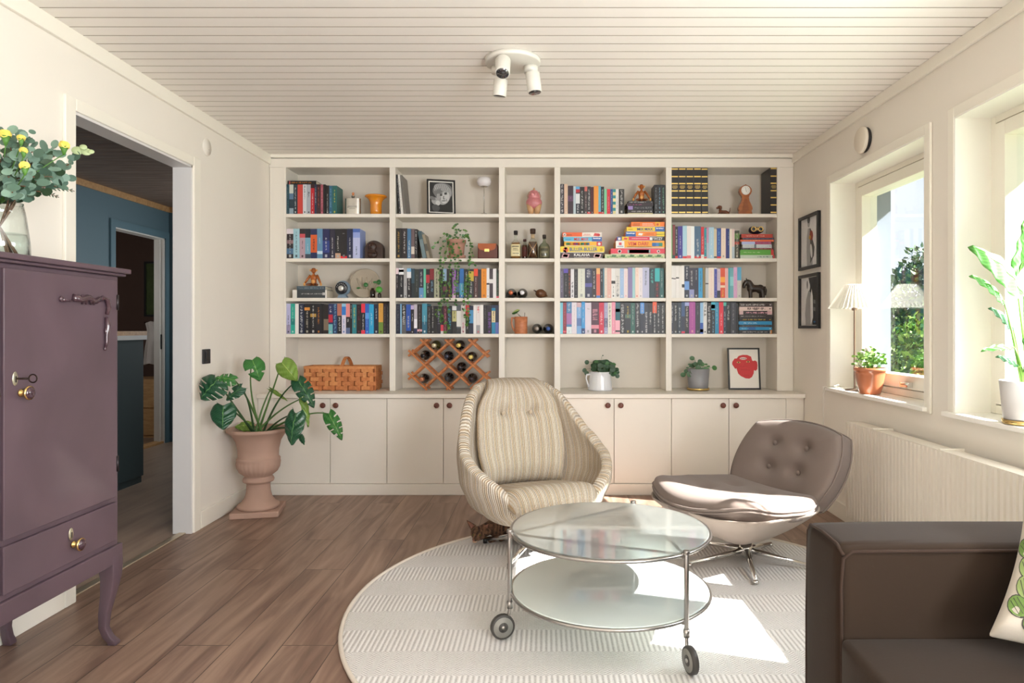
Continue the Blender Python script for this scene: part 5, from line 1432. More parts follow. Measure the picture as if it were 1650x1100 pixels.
def bottle(px, lab, prof, glass, liquid, lh, lr, label_c, lz, cap_c, capr, capz, label_marks, dy=.06, sq=False):
    t = obj_at('liquor_bottle', lab, 'bottle', px, 1, dy)
    fl = (lambda a, z: 1/max(abs(math.cos(a)), abs(math.sin(a)))**.75*.94) if sq else None
    H = prof[-1][1]
    inner = [(max(0, r-.0025), z) for r, z in prof[::-1]]
    q = MB(); q.lathe(prof+inner[:-1]+[(inner[-1][0], .004), (0, .004)], n=32, flute=fl); q.build('glass', glass, t)
    q = MB(); q.lathe([(0, .005), (lr, .005), (lr, lh*.85), (lr*.85, lh), (0, lh)], n=28, flute=fl); q.build('liquor', liquid, t)
    if label_c:
        R_ = lr+.0035; a0, a1 = -PI/2-1.0, -PI/2+1.0
        def fn(a, b):
            th = a0+(a1-a0)*a; k = fl(th, 0) if fl else 1; return (R_*k*math.cos(th), R_*k*math.sin(th), lz[0]+(lz[1]-lz[0])*b)
        q = MB(); q.grid(fn, 20, 2); lb = q.build('paper_label', pm(label_c, .7, var=.05, vs=40), t)
        q = MB(); rr = random.Random(int(px))
        for (zz, ww, hh, c_) in label_marks:
            th = -PI/2-ww
            while th < -PI/2+ww:
                dth = rr.uniform(.06, .14); k = fl(th, 0) if fl else 1; k2 = fl(th+dth, 0) if fl else 1; R2 = R_+.0006
                q.quad((R2*k*math.cos(th), R2*k*math.sin(th), zz), (R2*k2*math.cos(th+dth), R2*k2*math.sin(th+dth), zz), (R2*k2*math.cos(th+dth), R2*k2*math.sin(th+dth), zz+hh), (R2*k*math.cos(th), R2*k*math.sin(th), zz+hh)); th += dth+.05
        q.build('print', pm('#3a342a', .6), lb)
    q = MB(); q.lathe([(capr, capz[0]), (capr*1.05, capz[1]-.003), (capr*.9, capz[1]), (0, capz[1])], n=20); q.build('cap', pm(cap_c, .5), t)
    return t
CG = glassmat('bottle_glass', (.95, .96, .94), 1.4); AMB = pm('#6a3210', .15, trans=.5, ior=1.33); AMBL = pm('#c8872a', .15, trans=.6, ior=1.33)
bottle(831, 'clear whiskey bottle with cream label and black cap, leftmost of the four', [(.040, 0), (.042, .004), (.042, .098), (.034, .118), (.018, .132), (.013, .150), (.013, .178), (.015, .18), (.015, .186), (.012, .187)], CG, AMBL, .118, .036, '#e8d8a8', (.018, .105), '#1c1412', .0145, (.178, .208), [(.085, .6, .008, 0), (.07, .4, .004, 0), (.06, .5, .004, 0), (.035, .5, .006, 0)], sq=True)
bottle(845.5, 'small bottle of dark spirit with red-brown cap, half hidden between two bottles', [(.022, 0), (.023, .003), (.023, .10), (.015, .118), (.010, .125), (.010, .135)], CG, AMB, .108, .020, '#5a2a20', (.02, .09), '#3a1410', .012, (.133, .152), [(.06, .6, .006, 0)], dy=.10)
b3 = bottle(858.5, 'tall dark rum bottle wrapped in crossed raffia with wide wooden stopper', [(.036, 0), (.039, .004), (.039, .095), (.032, .125), (.016, .15), (.012, .165), (.012, .185), (.014, .187)], CG, AMB, .125, .034, None, None, '#3a2418', .020, (.186, .222), [])
q = MB()
for sx in (-1, 1):
    q.tube([(sx*.030, -.027, .118), (sx*.012, -.040, .085), (-sx*.012, -.041, .055), (-sx*.030, -.030, .012)], .0015, 6)
q.build('raffia_cord', pm('#c0a070', .8), b3)
q = MB(); q.lathe([(.0128, .150), (.0145, .155), (.0135, .182), (.0, .183)], n=20); q.build('neck_label', pm('#b8a080', .7, var=.3, vs=120), b3)
bottle(877, 'squat clear bottle with faded floral label and dark cork, rightmost of the four', [(.040, 0), (.042, .004), (.042, .085), (.034, .105), (.016, .12), (.011, .135), (.011, .152)], glassmat('green_tint', (.85, .88, .82), 1.4), pm('#8a7a5c', .3, trans=.5, ior=1.33), .09, .037, '#8f8468', (.012, .088), '#2a1e18', .0135, (.150, .178), [(.055, .7, .02, 0), (.02, .6, .02, 0)])
def winebottle(loc, rz, lab, group, cap_c, glass_c='#14100f', tilt=0, front=True, L_=.295, R_=.0365):
    t = thing('wine_bottle', lab, 'wine bottle', loc, rz, group); t.rotation_euler = (tilt, 0, rz)
    WGm = pm(glass_c, .08, coat=.6, var=.05)
    q = MB(); s_ = -1     # neck points to -Y (towards the room)
    prof = [(0, L_-.004), (R_*.8, L_), (R_, L_-.006), (R_, .115), (R_*.85, .095), (R_*.45, .07), (.0145, .055), (.0135, .012), (.015, .010), (.015, .001)]
    q.lathe([(r, z) for r, z in prof[::-1]], (0, 0, R_), 28, axis='Y'); q.build('glass', WGm, t)
    q = MB(); q.lathe([(0, -.002), (.0135, -.002), (.0155, 0), (.0158, .05), (.0148, .056), (.0140, .056)], (0, 0, R_), 24, axis='Y'); q.build('capsule', pm(cap_c, .35, metal=.3), t)
    return t
def butt(loc, rz, lab, group, dot):
    """bottle lying with its capsule end to the room but large body visible"""
    return winebottle(loc, rz, lab, group, dot)
for px, ri, dc, lab in ((823.3, 2, '#b8603a', 'dark wine bottle with copper capsule lying on third shelf, left of pair'), (841.5, 2, '#d8d6dc', 'dark wine bottle with white capsule lying on third shelf, right of pair'),
                        (865, 3, '#8a8078', 'dark wine bottle with grey capsule lying on fourth shelf, left of pair'), (883.3, 3, '#2a4a8a', 'dark wine bottle with blue capsule lying on fourth shelf, right of pair')):
    winebottle((AX(px, SY+.035), SY+.0, ROWZ[ri]+.001), 0, lab, 'wine bottles lying in the narrow bay', dc, L_=.205 if False else .235, R_=.037)
t = obj_at('wooden_fruit', 'brown carved wooden fruit with pointed tip and stem', 'ornament', 871, 2, .06)
fig('body', [('e', (0, 0, .034), (.038, .032, .033)), ('e', (.018, 0, .030), (.028, .024, .026)), ('t', [(.035, 0, .020), (.052, 0, .014)], [.012, .004])], [woodmat('fruit_wood', '#4a2a16', '#6e4424', (5, 5, 12), .4, 5)], t, .003)
q = MB(); q.tube([(-.030, 0, .048), (-.044, 0, .056), (-.050, 0, .058)], [.006, .004, .006], 8); q.build('stalk', DKW, t)
# wooden mug with cutting
t = obj_at('wooden_mug', 'pale wooden mug with a carved handle holding a variegated leaf', 'mug', 839.5, 3, .055)
MUGM = woodmat('mug_wood', '#a8623c', '#c8825a', (5, 5, 14), .5, 4)
q = MB(); q.lathe([(.046, 0), (.048, .004), (.046, .06), (.048, .124), (.044, .125), (.042, .06), (0, .05)], n=36); q.build('body', MUGM, t)
q = MB(); q.tube([(-.044, 0, .112), (-.066, 0, .118), (-.070, 0, .08), (-.062, 0, .045), (-.046, 0, .018)], [.008, .007, .006, .007, .008], 10); q.build('handle', MUGM, t)
q = MB(); q.tube(bez((.01, 0, .10), (-.01, 0, .145), (-.035, -.005, .150)), .0016, 6); q.tube(bez((.02, 0, .1), (.03, 0, .14), (.028, 0, .155)), .0016, 6); q.tube(bez((.015, 0, .1), (.0, -.01, .135), (-.02, -.01, .135)), .0016, 6); q.build('stems', pm('#4a3a24', .6), t)
q = MB()
def lf(a, b):
    s_ = a; wv = (b-.5)*2; W = .020*math.sin(PI*min(1, s_*1.02))**.7
    return Vector((-.068+.060*s_+wv*W*.35, -.02+.02*abs(wv), .150+.032*s_+wv*-W*-.9-.01*s_))
q.grid(lf, 10, 4, cond=lambda a, b: b < .5); q.grid(lf, 10, 4, 1, cond=lambda a, b: b >= .5); q.build('leaf', [pm('#3a6a34', .4), pm('#b8c87a', .4)], t)

# ------------------------------------------------------------------ bay 5 ornaments
t = obj_at('wooden_dog', 'little dark wooden dog with drooping ears on the top shelf', 'figurine', 1164.5, 0, .05)
fig('body', [('t', [(-.018, 0, .020), (.025, 0, .020), (.042, 0, .013)], [.014, .013, .010]), ('t', [(-.016, 0, .022), (-.020, 0, .040)], [.012, .010]), ('t', [(-.022, -.008, .016), (-.036, -.012, .004)], [.006, .005]), ('t', [(-.022, .008, .016), (-.036, .012, .004)], [.006, .005]),
    ('e', (.035, -.010, .008), (.014, .007, .008)), ('e', (.035, .010, .008), (.014, .007, .008))], [TEAKD], t, .002)
fig('head', [('e', (-.024, 0, .056), (.015, .013, .013)), ('e', (-.037, 0, .050), (.012, .008, .008))], [TEAKD], t, .002)
for sy in (-1, 1): q = MB(); q.ell((-.016, sy*.014, .050), (.008, .004, .015), 12, 8); q.build('ear', TEAKD, t)
q = MB(); q.tube([(.044, 0, .012), (.052, 0, .028), (.054, 0, .052)], [.004, .003, .002], 8); q.build('tail', TEAKD, t)
t = obj_at('mantel_clock', 'small brown hourglass-shaped wooden clock with white round dial', 'clock', 1200.3, 0, .06)
CLK = woodmat('clock_wood', '#8a4a1e', '#a8622e', (3, 3, 12), .35, 4, coat=.3)
def clockprof(k=1):
    pts = [(0, .222), (.012, .216), (.030, .207), (.043, .190), (.046, .172), (.040, .155), (.028, .140), (.024, .125), (.029, .100), (.040, .078), (.050, .056), (.051, .042), (.045, .030), (.046, .020), (.049, .012), (.049, 0)]
    R_ = [(x*k, z if k == 1 else .11+(z-.11)*k) for x, z in pts]; return R_+[(-x, z) for x, z in R_[::-1][:-1]]
q = MB(); q.prism(clockprof(), -.018, .018, axis='Y'); bd = q.build('case', CLK, t, bev=.003)
q = MB(); q.prism([(x*.52, .018+(z)*.40) for x, z in [(0, .25), (.02, .24), (.025, .2), (.035, .12), (.045, .06), (.04, .03), (-.04, .03), (-.045, .06), (-.035, .12), (-.025, .2), (-.02, .24)]], -.021, -.017, axis='Y'); q.build('door_panel', woodmat('clock_wood_dark', '#7a3e18', '#945426', (3, 3, 12), .35, 4), t)
q = MB(); q.lathe([(.033, -.018), (.033, -.022), (.0305, -.024), (0, -.024)], (0, 0, .178), 36, axis='Y'); dl = q.build('dial', pm('#e6e4de', .4), t)
q = MB(); q.tube([(0, -.0248, .178), (-.004, -.0248, .200)], .0008, 5); q.tube([(0, -.0248, .178), (.006, -.0248, .164)], .001, 5)
for i in range(12): a = PI/6*i; q.cbox((.025*math.sin(a), -.0246, .178+.025*math.cos(a)), (.0016, .0006, .0035))
q.build('hands', BLACK, dl)
# owl head
zo = ROWZ[1]+(427-197)/5.69*.00453+.002
t = obj_at('owl_ornament', 'dark blue rounded owl head with large gold-rimmed eyes on a stack', 'ornament', 980+1352/5.69, 0, .07, 0, zo)
OW = pm('#1c2030', .3, coat=.4)
fig('head', [('e', (0, 0, .026), (.054, .040, .027)), ('e', (-.03, -.012, .030), (.026, .026, .024)), ('e', (.03, -.012, .030), (.026, .026, .024))], [OW], t, .003)
for sx in (-1, 1):
    q = MB(); q.lathe([(.020, -.036), (.020, -.040), (.014, -.042), (.014, -.038)], (sx*.026, 0, .032), 24, axis='Y'); ey = q.build('eye', GOLD, t)
    q = MB(); q.ell((sx*.026, -.038, .032), (.012, .004, .012), 14, 8); q.build('pupil', OW, ey)
q = MB(); q.ell((0, -.038, .034), (.004, .006, .014), 10, 8); q.build('beak', GOLD, t)
# horse
Yh = SY+.07; t = thing('wooden_horse', 'dark carved wooden horse with bowed head at the right of the third shelf', 'figurine', (AX(1216, Yh), Yh, ROWZ[2]+.001))
HB = woodmat('horse_wood', '#1f1612', '#3a2c22', (6, 6, 8), .4, 6)
fig('body', [('t', [(-.030, 0, .072), (.035, 0, .070)], [.027, .027]), ('e', (.040, 0, .066), (.034, .026, .034)), ('e', (-.026, 0, .074), (.032, .026, .036)),
    ('t', [(-.028, 0, .088), (-.045, 0, .116), (-.060, 0, .124)], [.026, .024, .017]), ('t', [(-.058, 0, .124), (-.076, 0, .100), (-.082, 0, .076)], [.018, .014, .010]),
    ('t', [(-.036, -.012, .06), (-.034, -.014, .0)], [.014, .013]), ('t', [(-.030, .012, .06), (-.026, .014, .0)], [.014, .013]), ('t', [(.052, -.012, .06), (.058, -.014, .0)], [.017, .012]), ('t', [(.048, .012, .06), (.050, .014, .0)], [.015, .012]),
    ('e', (-.060, .006, .142), (.004, .004, .010))], [HB], t, .003, 2)
q = MB(); q.tube([(-.040, -.020, .088), (-.020, -.027, .078), (-.028, -.026, .066)], .0025, 8); q.tube([(-.072, -.012, .112), (-.078, -.011, .085)], .003, 6); q.build('harness', pm('#4a4a4a', .4), t)
q = MB(); q.tube([(.070, 0, .085), (.082, 0, .06), (.080, 0, .02)], [.008, .009, .005], 8); q.build('tail', HB, t)
# ------------------------------------------------------------------ splint basket
Yb = 4.985; x0, x1 = AX(490.5, Yb), AX(603.5, Yb); bw, bd, bh = x1-x0, .19, .178
t = thing('basket', 'oblong woven splint basket with a small arched handle on the worktop', 'basket', ((x0+x1)/2, Yb, CZ+.001))
BKM = [woodmat('splint_%d' % i, c1, c2, (6, 6, 6), .55, 9, bump=.3) for i, (c1, c2) in enumerate([('#b0693a', '#c8824e'), ('#a05c30', '#bd7644'), ('#bf7a48', '#d09058')])]
q = MB(); q.box(-bw/2+.004, bw/2-.004, .004, bd-.004, .002, bh-.02); 
body = q.build('body', pm('#8f5228', .7), t)
q = MB(); rnd = random.Random(8); rows = 5; ch = (bh-.014)/rows
def patch(side, a0, a1, z0, z1, o, m):
    if side == 'f': q.box(a0, a1, -o-.001, .003, z0, z1, m)
    if side == 'b': q.box(a0, a1, bd-.003, bd+o, z0, z1, m)
    if side == 'r': q.box(bw/2-.003, bw/2+o, a0, a1, z0, z1, m)
    if side == 'l': q.box(-bw/2-o, -bw/2+.003, a0, a1, z0, z1, m)
for side, L0, L1, n_ in (('f', -bw/2, bw/2, 11), ('b', -bw/2, bw/2, 11), ('r', 0, bd, 4), ('l', 0, bd, 4)):
    cw = (L1-L0)/n_
    for j in range(rows):
        z0 = .003+ch*j
        for i in range(n_):
            a = L0+cw*i; v = rnd.uniform(-.002, .002)
            if (i+j) % 2: patch(side, a-.002, a+cw+.013, z0+.002, z0+ch-.002, .004+rnd.uniform(0, .0015), rnd.choice([0, 0, 2]))
            else: patch(side, a+cw*.22+v, a+cw*.80+v, z0-.004, z0+ch+.004, .0055+rnd.uniform(0, .001), rnd.choice([1, 0, 2]))
    patch(side, L0, L1, bh-.020, bh+.001, .0065, 2)
q.build('weave', BKM, body, bev=.0012, bseg=1)
q = MB(); pts = [(.012+.0*0, .0+bd*(.0+i/12)*.9, bh-.02+.085*math.sin(PI*i/12)) for i in range(13)]
for i in range(12):
    (a, b_, c_), (a2, b2, c2) = pts[i], pts[i+1]; w_ = .013; sh = .035*i/12; sh2 = .035*(i+1)/12
    q.quad((a-w_+sh, b_, c_), (a+w_+sh, b_, c_), (a2+w_+sh2, b2, c2), (a2-w_+sh2, b2, c2))
q.build('handle', BKM[0], t, solid=.004, weld=True)

# ------------------------------------------------------------------ wine rack with its bottles
Yw = 5.0; kz = Yw/1100/7.335
def WZ(zx, zy): return ((630+zx/7.335-877)*Yw/1100, CAMZ+(529-(530+zy/7.335))*Yw/1100)
t = thing('wine_rack', 'folding lattice wine rack of reddish wood on the worktop', 'wine rack', (WZ(680, 0)[0], Yw, CZ+.001))
RKM = woodmat('rack_wood', '#9a5226', '#c47c42', (6, 6, 6), .45, 5)
zsh = CZ+.004-WZ(0, 727)[1]
for lay, (yy, nm) in enumerate(((0, 'front_slat'), (.135, 'back_slat'))):
    for (a, b_, off) in [((210, 262), (705, 722), 0), ((350, 132), (925, 668+0), 0), ((640, 132), (1175, 630), 0), ((920, 132), (1145, 335), 0), ((205, 532), (420, 722), 0),
                         ((430, 132), (205, 322), 1), ((715, 132), (205, 600), 1), ((1000, 132), (395, 700), 1), ((1145, 268), (655, 720), 1), ((1150, 522), (940, 712), 1)]:
        p0 = WZ(*a); p1 = WZ(*b_); q = MB(); c_ = ((p0[0]+p1[0])/2, (p0[1]+p1[1])/2+zsh); L_ = math.hypot(p1[0]-p0[0], p1[1]-p0[1])
        ang = math.atan2(p1[1]-p0[1], p1[0]-p0[0])
        q.box(-L_/2-.004, L_/2+.004, 0, .009, -.008, .008)
        q.build(nm, RKM, t, loc=(c_[0]-t.location.x, yy+(.0093 if off else 0), c_[1]-t.location.z), rot=(0, -ang, 0), bev=.001)
q = MB()
for (zx, zy) in [(390, 165), (680, 165), (960, 165), (535, 300), (820, 295), (255, 305), (1105, 300), (390, 430), (680, 430), (965, 430), (535, 560), (820, 560), (1105, 562), (250, 565), (395, 700), (680, 700)]:
    x, z = WZ(zx, zy); q.tube([(x-t.location.x, -.002, z+zsh-t.location.z), (x-t.location.x, .155, z+zsh-t.location.z)], .003, 8)
q.build('dowels', RKM, t)
WB = [(505, 200, '#c8bc9a', '#4a4420', 'olive glass bottle with pale cork end in the top left slot of the rack'), (795, 200, '#c8b060', '#14100f', 'dark bottle with gold capsule in the top middle slot of the rack'),
      (372, 322, '#1a1416', '#100d0e', 'black-capped bottle in the left slot of the second rack row'), (655, 330, '#2a2a3a', '#100e12', 'dark bottle with navy capsule in middle slot of second rack row'),
      (940, 338, '#c8b060', '#14100f', 'dark bottle with gold capsule in right slot of second rack row'), (812, 465, '#241418', '#120e10', 'dark bottle alone in the third row of the rack'),
      (360, 602, '#a86a48', '#14100f', 'dark bottle with copper capsule in the lowest left rack slot'), (660, 590, '#2a2a2e', '#100e10', 'dark bottle with black capsule in the lowest middle rack slot'), (945, 598, '#2a1a20', '#140e12', 'dark bottle in the lowest right rack slot behind the armchair top')]
for zx, zy, cc, gc, lab in WB:
    Yc = 4.955; px, py = 630+zx/7.335, 530+zy/7.335
    winebottle((AX(px, Yc), Yc, CAMZ+(529-py)*Yc/1100+zsh-.0365), 0, lab, 'wine bottles in the lattice rack', cc, gc, L_=.245, R_=.036)

# ------------------------------------------------------------------ jug, grey pot, face print
def cluster(ql, qs, origin, c, r, n, lr, seed, front=True, asp=(.7, 1)):
    rnd = random.Random(seed)
    for i in range(n):
        d = Vector((rnd.gauss(0, 1), rnd.gauss(0, 1), rnd.gauss(0, 1))).normalized(); k = rnd.uniform(.5, 1)
        p = Vector(c)+Vector((d.x*r[0], d.y*r[1], d.z*r[2]))*k
        qs.tube(bez(origin, ((origin[0]+p.x)/2, (origin[1]+p.y)/2, max(p.z, origin[2])+.01), p, 6), .0011, 5)
        leafdisc(ql, p, lr*rnd.uniform(.65, 1.15), (d.x*.7, -1+.5*d.y, .5*d.z+.25), 0 if rnd.random() < .7 else 1, asp=rnd.uniform(*asp), n=14)
GRD = [pm('#27482c', .4, var=.2, vs=30), pm('#3f6a3c', .4, var=.2, vs=30)]
Yj = 5.03; t = thing('jug_planter', 'white enamel jug planted with dark green round foliage on the worktop', 'potted plant', (AX(967, Yj), Yj, CZ+.001))
JW = pm('#dfe0e4', .12, coat=.5, var=.01)
q = MB(); q.lathe([(.086, 0), (.091, .004), (.091, .012), (.087, .03), (.080, .10), (.078, .132), (.080, .136), (.076, .136), (.074, .11), (0, .105)], n=48); q.build('jug', JW, t)
q = MB(); q.tube([(-.076, -.02, .118), (-.100, -.03, .116), (-.106, -.03, .09), (-.094, -.03, .05), (-.084, -.025, .028)], [.008, .007, .006, .007, .009], 10); q.build('handle', JW, t)
ql, qs = MB(), MB(); cluster(ql, qs, (.01, 0, .12), (.015, -.01, .180), (.085, .06, .055), 60, .020, 31); cluster(ql, qs, (.01, 0, .12), (.08, -.02, .150), (.055, .05, .045), 22, .020, 32)
for p in ((-.098, 0, .205), (-.115, 0, .145), (-.10, -.01, .125), (.125, -.02, .105), (.12, -.02, .145), (.02, 0, .255)): qs.tube(bez((0, 0, .12), (p[0]*.5, p[1], max(p[2], .16)+.02), p, 6), .0011, 5); leafdisc(ql, p, .017 if p[2] < .25 else .005, (p[0], -1, .2))
qs.build('stems', pm('#5a6a3a', .6), t); ql.build('leaves', GRD, t)
t = thing('grey_planter', 'grey glazed pot with brass saucer and sparse round-leaved plant on the worktop', 'potted plant', (AX(1125, Yj), Yj, CZ+.001))
q = MB(); q.lathe([(.068, .012), (.071, .016), (.082, .158), (.078, .158), (.072, .13), (0, .13)], n=48); q.build('pot', pm('#8e8e92', .45, var=.03), t)
q = MB(); q.lathe([(.070, 0), (.081, .003), (.083, .018), (.079, .018), (.074, .010), (0, .010)], n=40); q.build('saucer', BRASS, t)
ql, qs = MB(), MB()
for p, lr in [((-.045, 0, .235), .019), ((-.065, -.02, .19), .016), ((-.078, 0, .165), .012), ((-.090, -.01, .14), .018), ((-.115, -.02, .115), .02), ((-.05, -.05, .14), .022), ((-.01, -.05, .165), .022), ((.02, -.06, .15), .022), ((.012, -.01, .20), .022), ((.05, -.03, .15), .027), ((.058, 0, .19), .013), ((.115, -.02, .165), .021), ((-.02, 0, .19), .02), ((.03, 0, .19), .018), ((-.07, -.04, .12), .024), ((-.035, .02, .18), .02), ((.02, .03, .21), .018), ((-.055, .0, .175), .014), ((.075, .0, .175), .014)]:
    qs.tube(bez((0, 0, .13), (p[0]*.4, p[1]*.5, p[2]+.01), p, 6), .0011, 5); leafdisc(ql, p, lr, (p[0]*3, -1, .3), 0 if p[0] < .03 else 1, asp=.9 if lr > .017 else .5, n=14)
qs.build('stems', pm('#5a6a3a', .6), t); ql.build('leaves', [pm('#3a5f3a', .4, var=.2, vs=30), pm('#4f7f48', .4, var=.2, vs=30)], t)
RED = pm('#c63a3e', .7, var=.04, vs=20)
def face(t, w_, h, fw):
    q = MB(); cx_ = lambda zx: (zx-1335)/234*w_; cz_ = lambda zy: (447-zy)/302*h
    out = [(1262, 232), (1270, 222), (1284, 222), (1300, 203), (1330, 195), (1362, 196), (1390, 208), (1398, 238), (1408, 240), (1418, 236), (1432, 246), (1436, 270), (1432, 300), (1420, 312), (1408, 306), (1405, 330), (1392, 356), (1372, 368), (1345, 366), (1312, 350), (1292, 332), (1286, 312), (1280, 292), (1272, 298), (1262, 284), (1250, 264), (1252, 246)]
    flat(q, [(cx_(a), cz_(b_)) for a, b_ in out][::-1], -.0066, 0)
    flat(q, blobp(cx_(1332), cz_(222), .026, .009), -.0069, 1)
    for e_, ez in ((1297, 250), (1367, 246)):
        flat(q, blobp(cx_(e_), cz_(ez), .014, .005), -.0069, 2); flat(q, blobp(cx_(e_), cz_(ez), .0055, .0045), -.0072, 3)
    rr = random.Random(3)
    for i, (a, b_, ln) in enumerate([(1302, 279, 20), (1330, 276, 30), (1322, 282, 18), (1308, 300, 50), (1312, 306, 66), (1330, 344, 40), (1290, 326, 14), (1340, 262, 10)]):
        q.box(cx_(a), cx_(a+ln), -.0072, -.0068, cz_(b_)-.0006, cz_(b_)+.0006, 4)
    for i in range(7): q.box(cx_(1312+i*6), cx_(1312+i*6+4), -.0074, -.0070, cz_(226)-.001, cz_(220)+.001, 4)
    q.build('print', [RED, pm('#e8e4dc', .7), pm('#c8b860', .6), BLACK, pm('#8a2428', .7)], t)
Yf_ = 5.06; framed('picture_frame', 'black-framed print of a flat red face with large ears on the worktop', 'picture frame', (AX(1199.5, Yf_), Yf_, CZ+.002), .238, .309, .011, (math.radians(-7), 0, 0), None, face)

# ------------------------------------------------------------------ framed prints by the right corner
def fashion(v):
    def d(t, w_, h, fw):
        q = MB(); m = [gray(x) for x in (150, 60, 95, 215, 20, 110)]+[pm('#8a3a28', .6), pm('#b88a30', .6), pm('#2a6a9a', .6)]
        x0_, x1_ = -w_/2+fw+.004, w_/2-fw-.004; z0_, z1_ = fw+.004, h-fw-.004
        if v == 0:
            flat(q, [(x0_, z0_), (x1_, z0_), (x1_, z1_), (x0_, z1_)], -.0063, 3)
            flat(q, [(-.045, z0_), (.05, z0_), (.055, .14), (.045, .22), (.02, .275), (-.03, .28), (-.05, .22), (-.055, .12)], -.0066, 0)
            flat(q, [(.01, z0_+.01), (.075, z0_+.06), (.085, .14), (.05, .20), (.03, .26), (.0, .28), (.01, .18)], -.0068, 1)
            flat(q, blobp(.03, .225, .030, .035, 12, .4), -.0070, 6); flat(q, blobp(.005, .215, .018, .014, 12), -.0072, 7)
            flat(q, blobp(-.015, .315, .022, .030, 16), -.0070, 0); flat(q, blobp(-.015, .335, .026, .022, 14), -.0071, 1); flat(q, blobp(.03, .12, .018, .05, 12, .2), -.0071, 3); flat(q, blobp(-.022, .318, .004, .003, 8), -.0073, 4); flat(q, blobp(-.006, .318, .004, .003, 8), -.0073, 4)
        else:
            flat(q, [(x0_, z0_), (x1_, z0_), (x1_, z1_), (x0_, z1_)], -.0063, 4)
            flat(q, [(x0_, z0_), (.0, z0_), (-.01, .18), (.0, .30), (-.02, z1_), (x0_, z1_)], -.0066, 3)
            flat(q, [(-.07, z0_), (.05, z0_), (.045, .14), (.03, .24), (-.02, .26), (-.06, .2), (-.08, .1)], -.0068, 0)
            flat(q, [(.02, z0_), (.06, z0_+.05), (.055, .22), (.035, .27), (.015, .2)], -.0070, 3); flat(q, blobp(-.01, .285, .02, .026, 14), -.0071, 3)
            flat(q, [(.065, .17), (.1, .165), (.1, .19), (.065, .195)], -.0070, 5); flat(q, [(.065, .12), (.1, .115), (.1, .14), (.065, .145)], -.0070, 5); flat(q, blobp(.085, .045, .02, .006, 10), -.0070, 8); flat(q, blobp(-.04, .30, .012, .03, 10), -.0070, 2)
        q.build('print', m, t)
    return d
for v, (zb_, zt_, lab) in enumerate(((1.565, 1.935, 'upper black-framed grey figure print beside the far window'), (1.160, 1.530, 'lower black-framed grey figure print beside the far window'))):
    framed('picture_frame', lab, 'picture frame', (XR-.001, 4.65, zb_), .345, zt_-zb_, .020, (0, 0, -PI/2), None, fashion(v), group=None) if False else framed('picture_frame', lab, 'picture frame', (XR-.001, 4.65, zb_), .345, zt_-zb_, .020, (0, 0, -PI/2), None, fashion(v), fd=.022)

# ------------------------------------------------------------------ ceiling spotlight
LW = pm('#d6d3ca', .4, var=.01)
cxp = (-.148, 3.2)
t = thing('ceiling_spotlight', 'round white ceiling plate with three adjustable cylindrical spots', 'ceiling light', (cxp[0], cxp[1], ZC), 0)
q = MB(); q.lathe([(0, -.022), (.122, -.022), (.130, -.018), (.131, -.001), (0, -.001)], n=56); q.build('plate', LW, t)
def spot(px, py, yy, dirv, L_, r, stub):
    p = Vector(at(px, py, yy))-t.location; d = Vector(dirv).normalized()
    q = MB(); q.tube([(stub[0], stub[1], -.02), (stub[0], stub[1], -.052)], r*1.0, 24); q.tube([(stub[0], stub[1], -.045), tuple(p)], .006, 8)
    q.build('swivel_base', LW, t)
    q = MB(); a = p; b_ = p+d*L_
    q.tube([a, b_], r, 28); s_ = q.build('spot_head', LW, t, bev=.002)
    q = MB(); q.tube([b_-d*.002, b_+d*.0012], r*.86, 24); q.build('lens', pm('#2c2a2c', .15, coat=1), s_)
spot(811, 97, 3.10, (-.02, -.55, -1), .085, .0335, (-.045, -.06))
spot(807, 128, 3.22, (-.10, .12, -1), .078, .0325, (-.07, .035))
spot(858, 118, 3.18, (.12, -.05, -1), .092, .0335, (.085, .03))
# smoke alarm style vent valve and painted cover
def disk(name, lab, cat, loc, axis_dir, r, h, m, gap=True):
    t = thing(name, lab, cat, loc)
    t.rotation_euler = Vector(axis_dir).to_track_quat('Z', 'Y').to_euler()
    q = MB(); q.lathe([(0, 0.001), (r*.92, 0.001), (r*.92, h*.35), (r*.6, h*.35), (r*.6, h*.6)], n=40); q.build('flange', BLACK if gap else m, t)
    q = MB(); q.lathe([(0, h*.55), (r, h*.55), (r, h*.8), (r*.9, h), (0, h)], n=40); q.build('cover', m, t)
    return t
disk('vent_valve', 'round white air vent valve on the wall above the far window', 'vent', (XR, 3.85, 2.222), (-1, 0, 0), .075, .038, pm('#e0d6c6', .5, var=.01))
t = thing('wall_cover', 'small round cover painted like the wall, right of the doorway top', 'wall cover', (XL, 4.04, 2.232)); t.rotation_euler = (0, PI/2, 0)
q = MB(); q.lathe([(0, .0), (.052, .0), (.050, .006), (0, .0065)], n=36); q.build('disc', WALLM, t); q = MB(); q.ell((.01, .02, .0065), (.003, .003, .001), 8, 6); q.build('screw', pm('#a09a8c', .6), t)
t = thing('light_switch', 'black double rocker light switch on left wall above the monstera', 'light switch', (XL, 4.03, .995))
q = MB(); q.box(0, .010, -.043, .043, -.043, .043); q.build('plate', pm('#29282a', .5), t, bev=.003)
q = MB(); q.box(.010, .015, -.016, .016, -.030, .030); q.build('rocker', pm('#1c1b1d', .4), t, bev=.002)

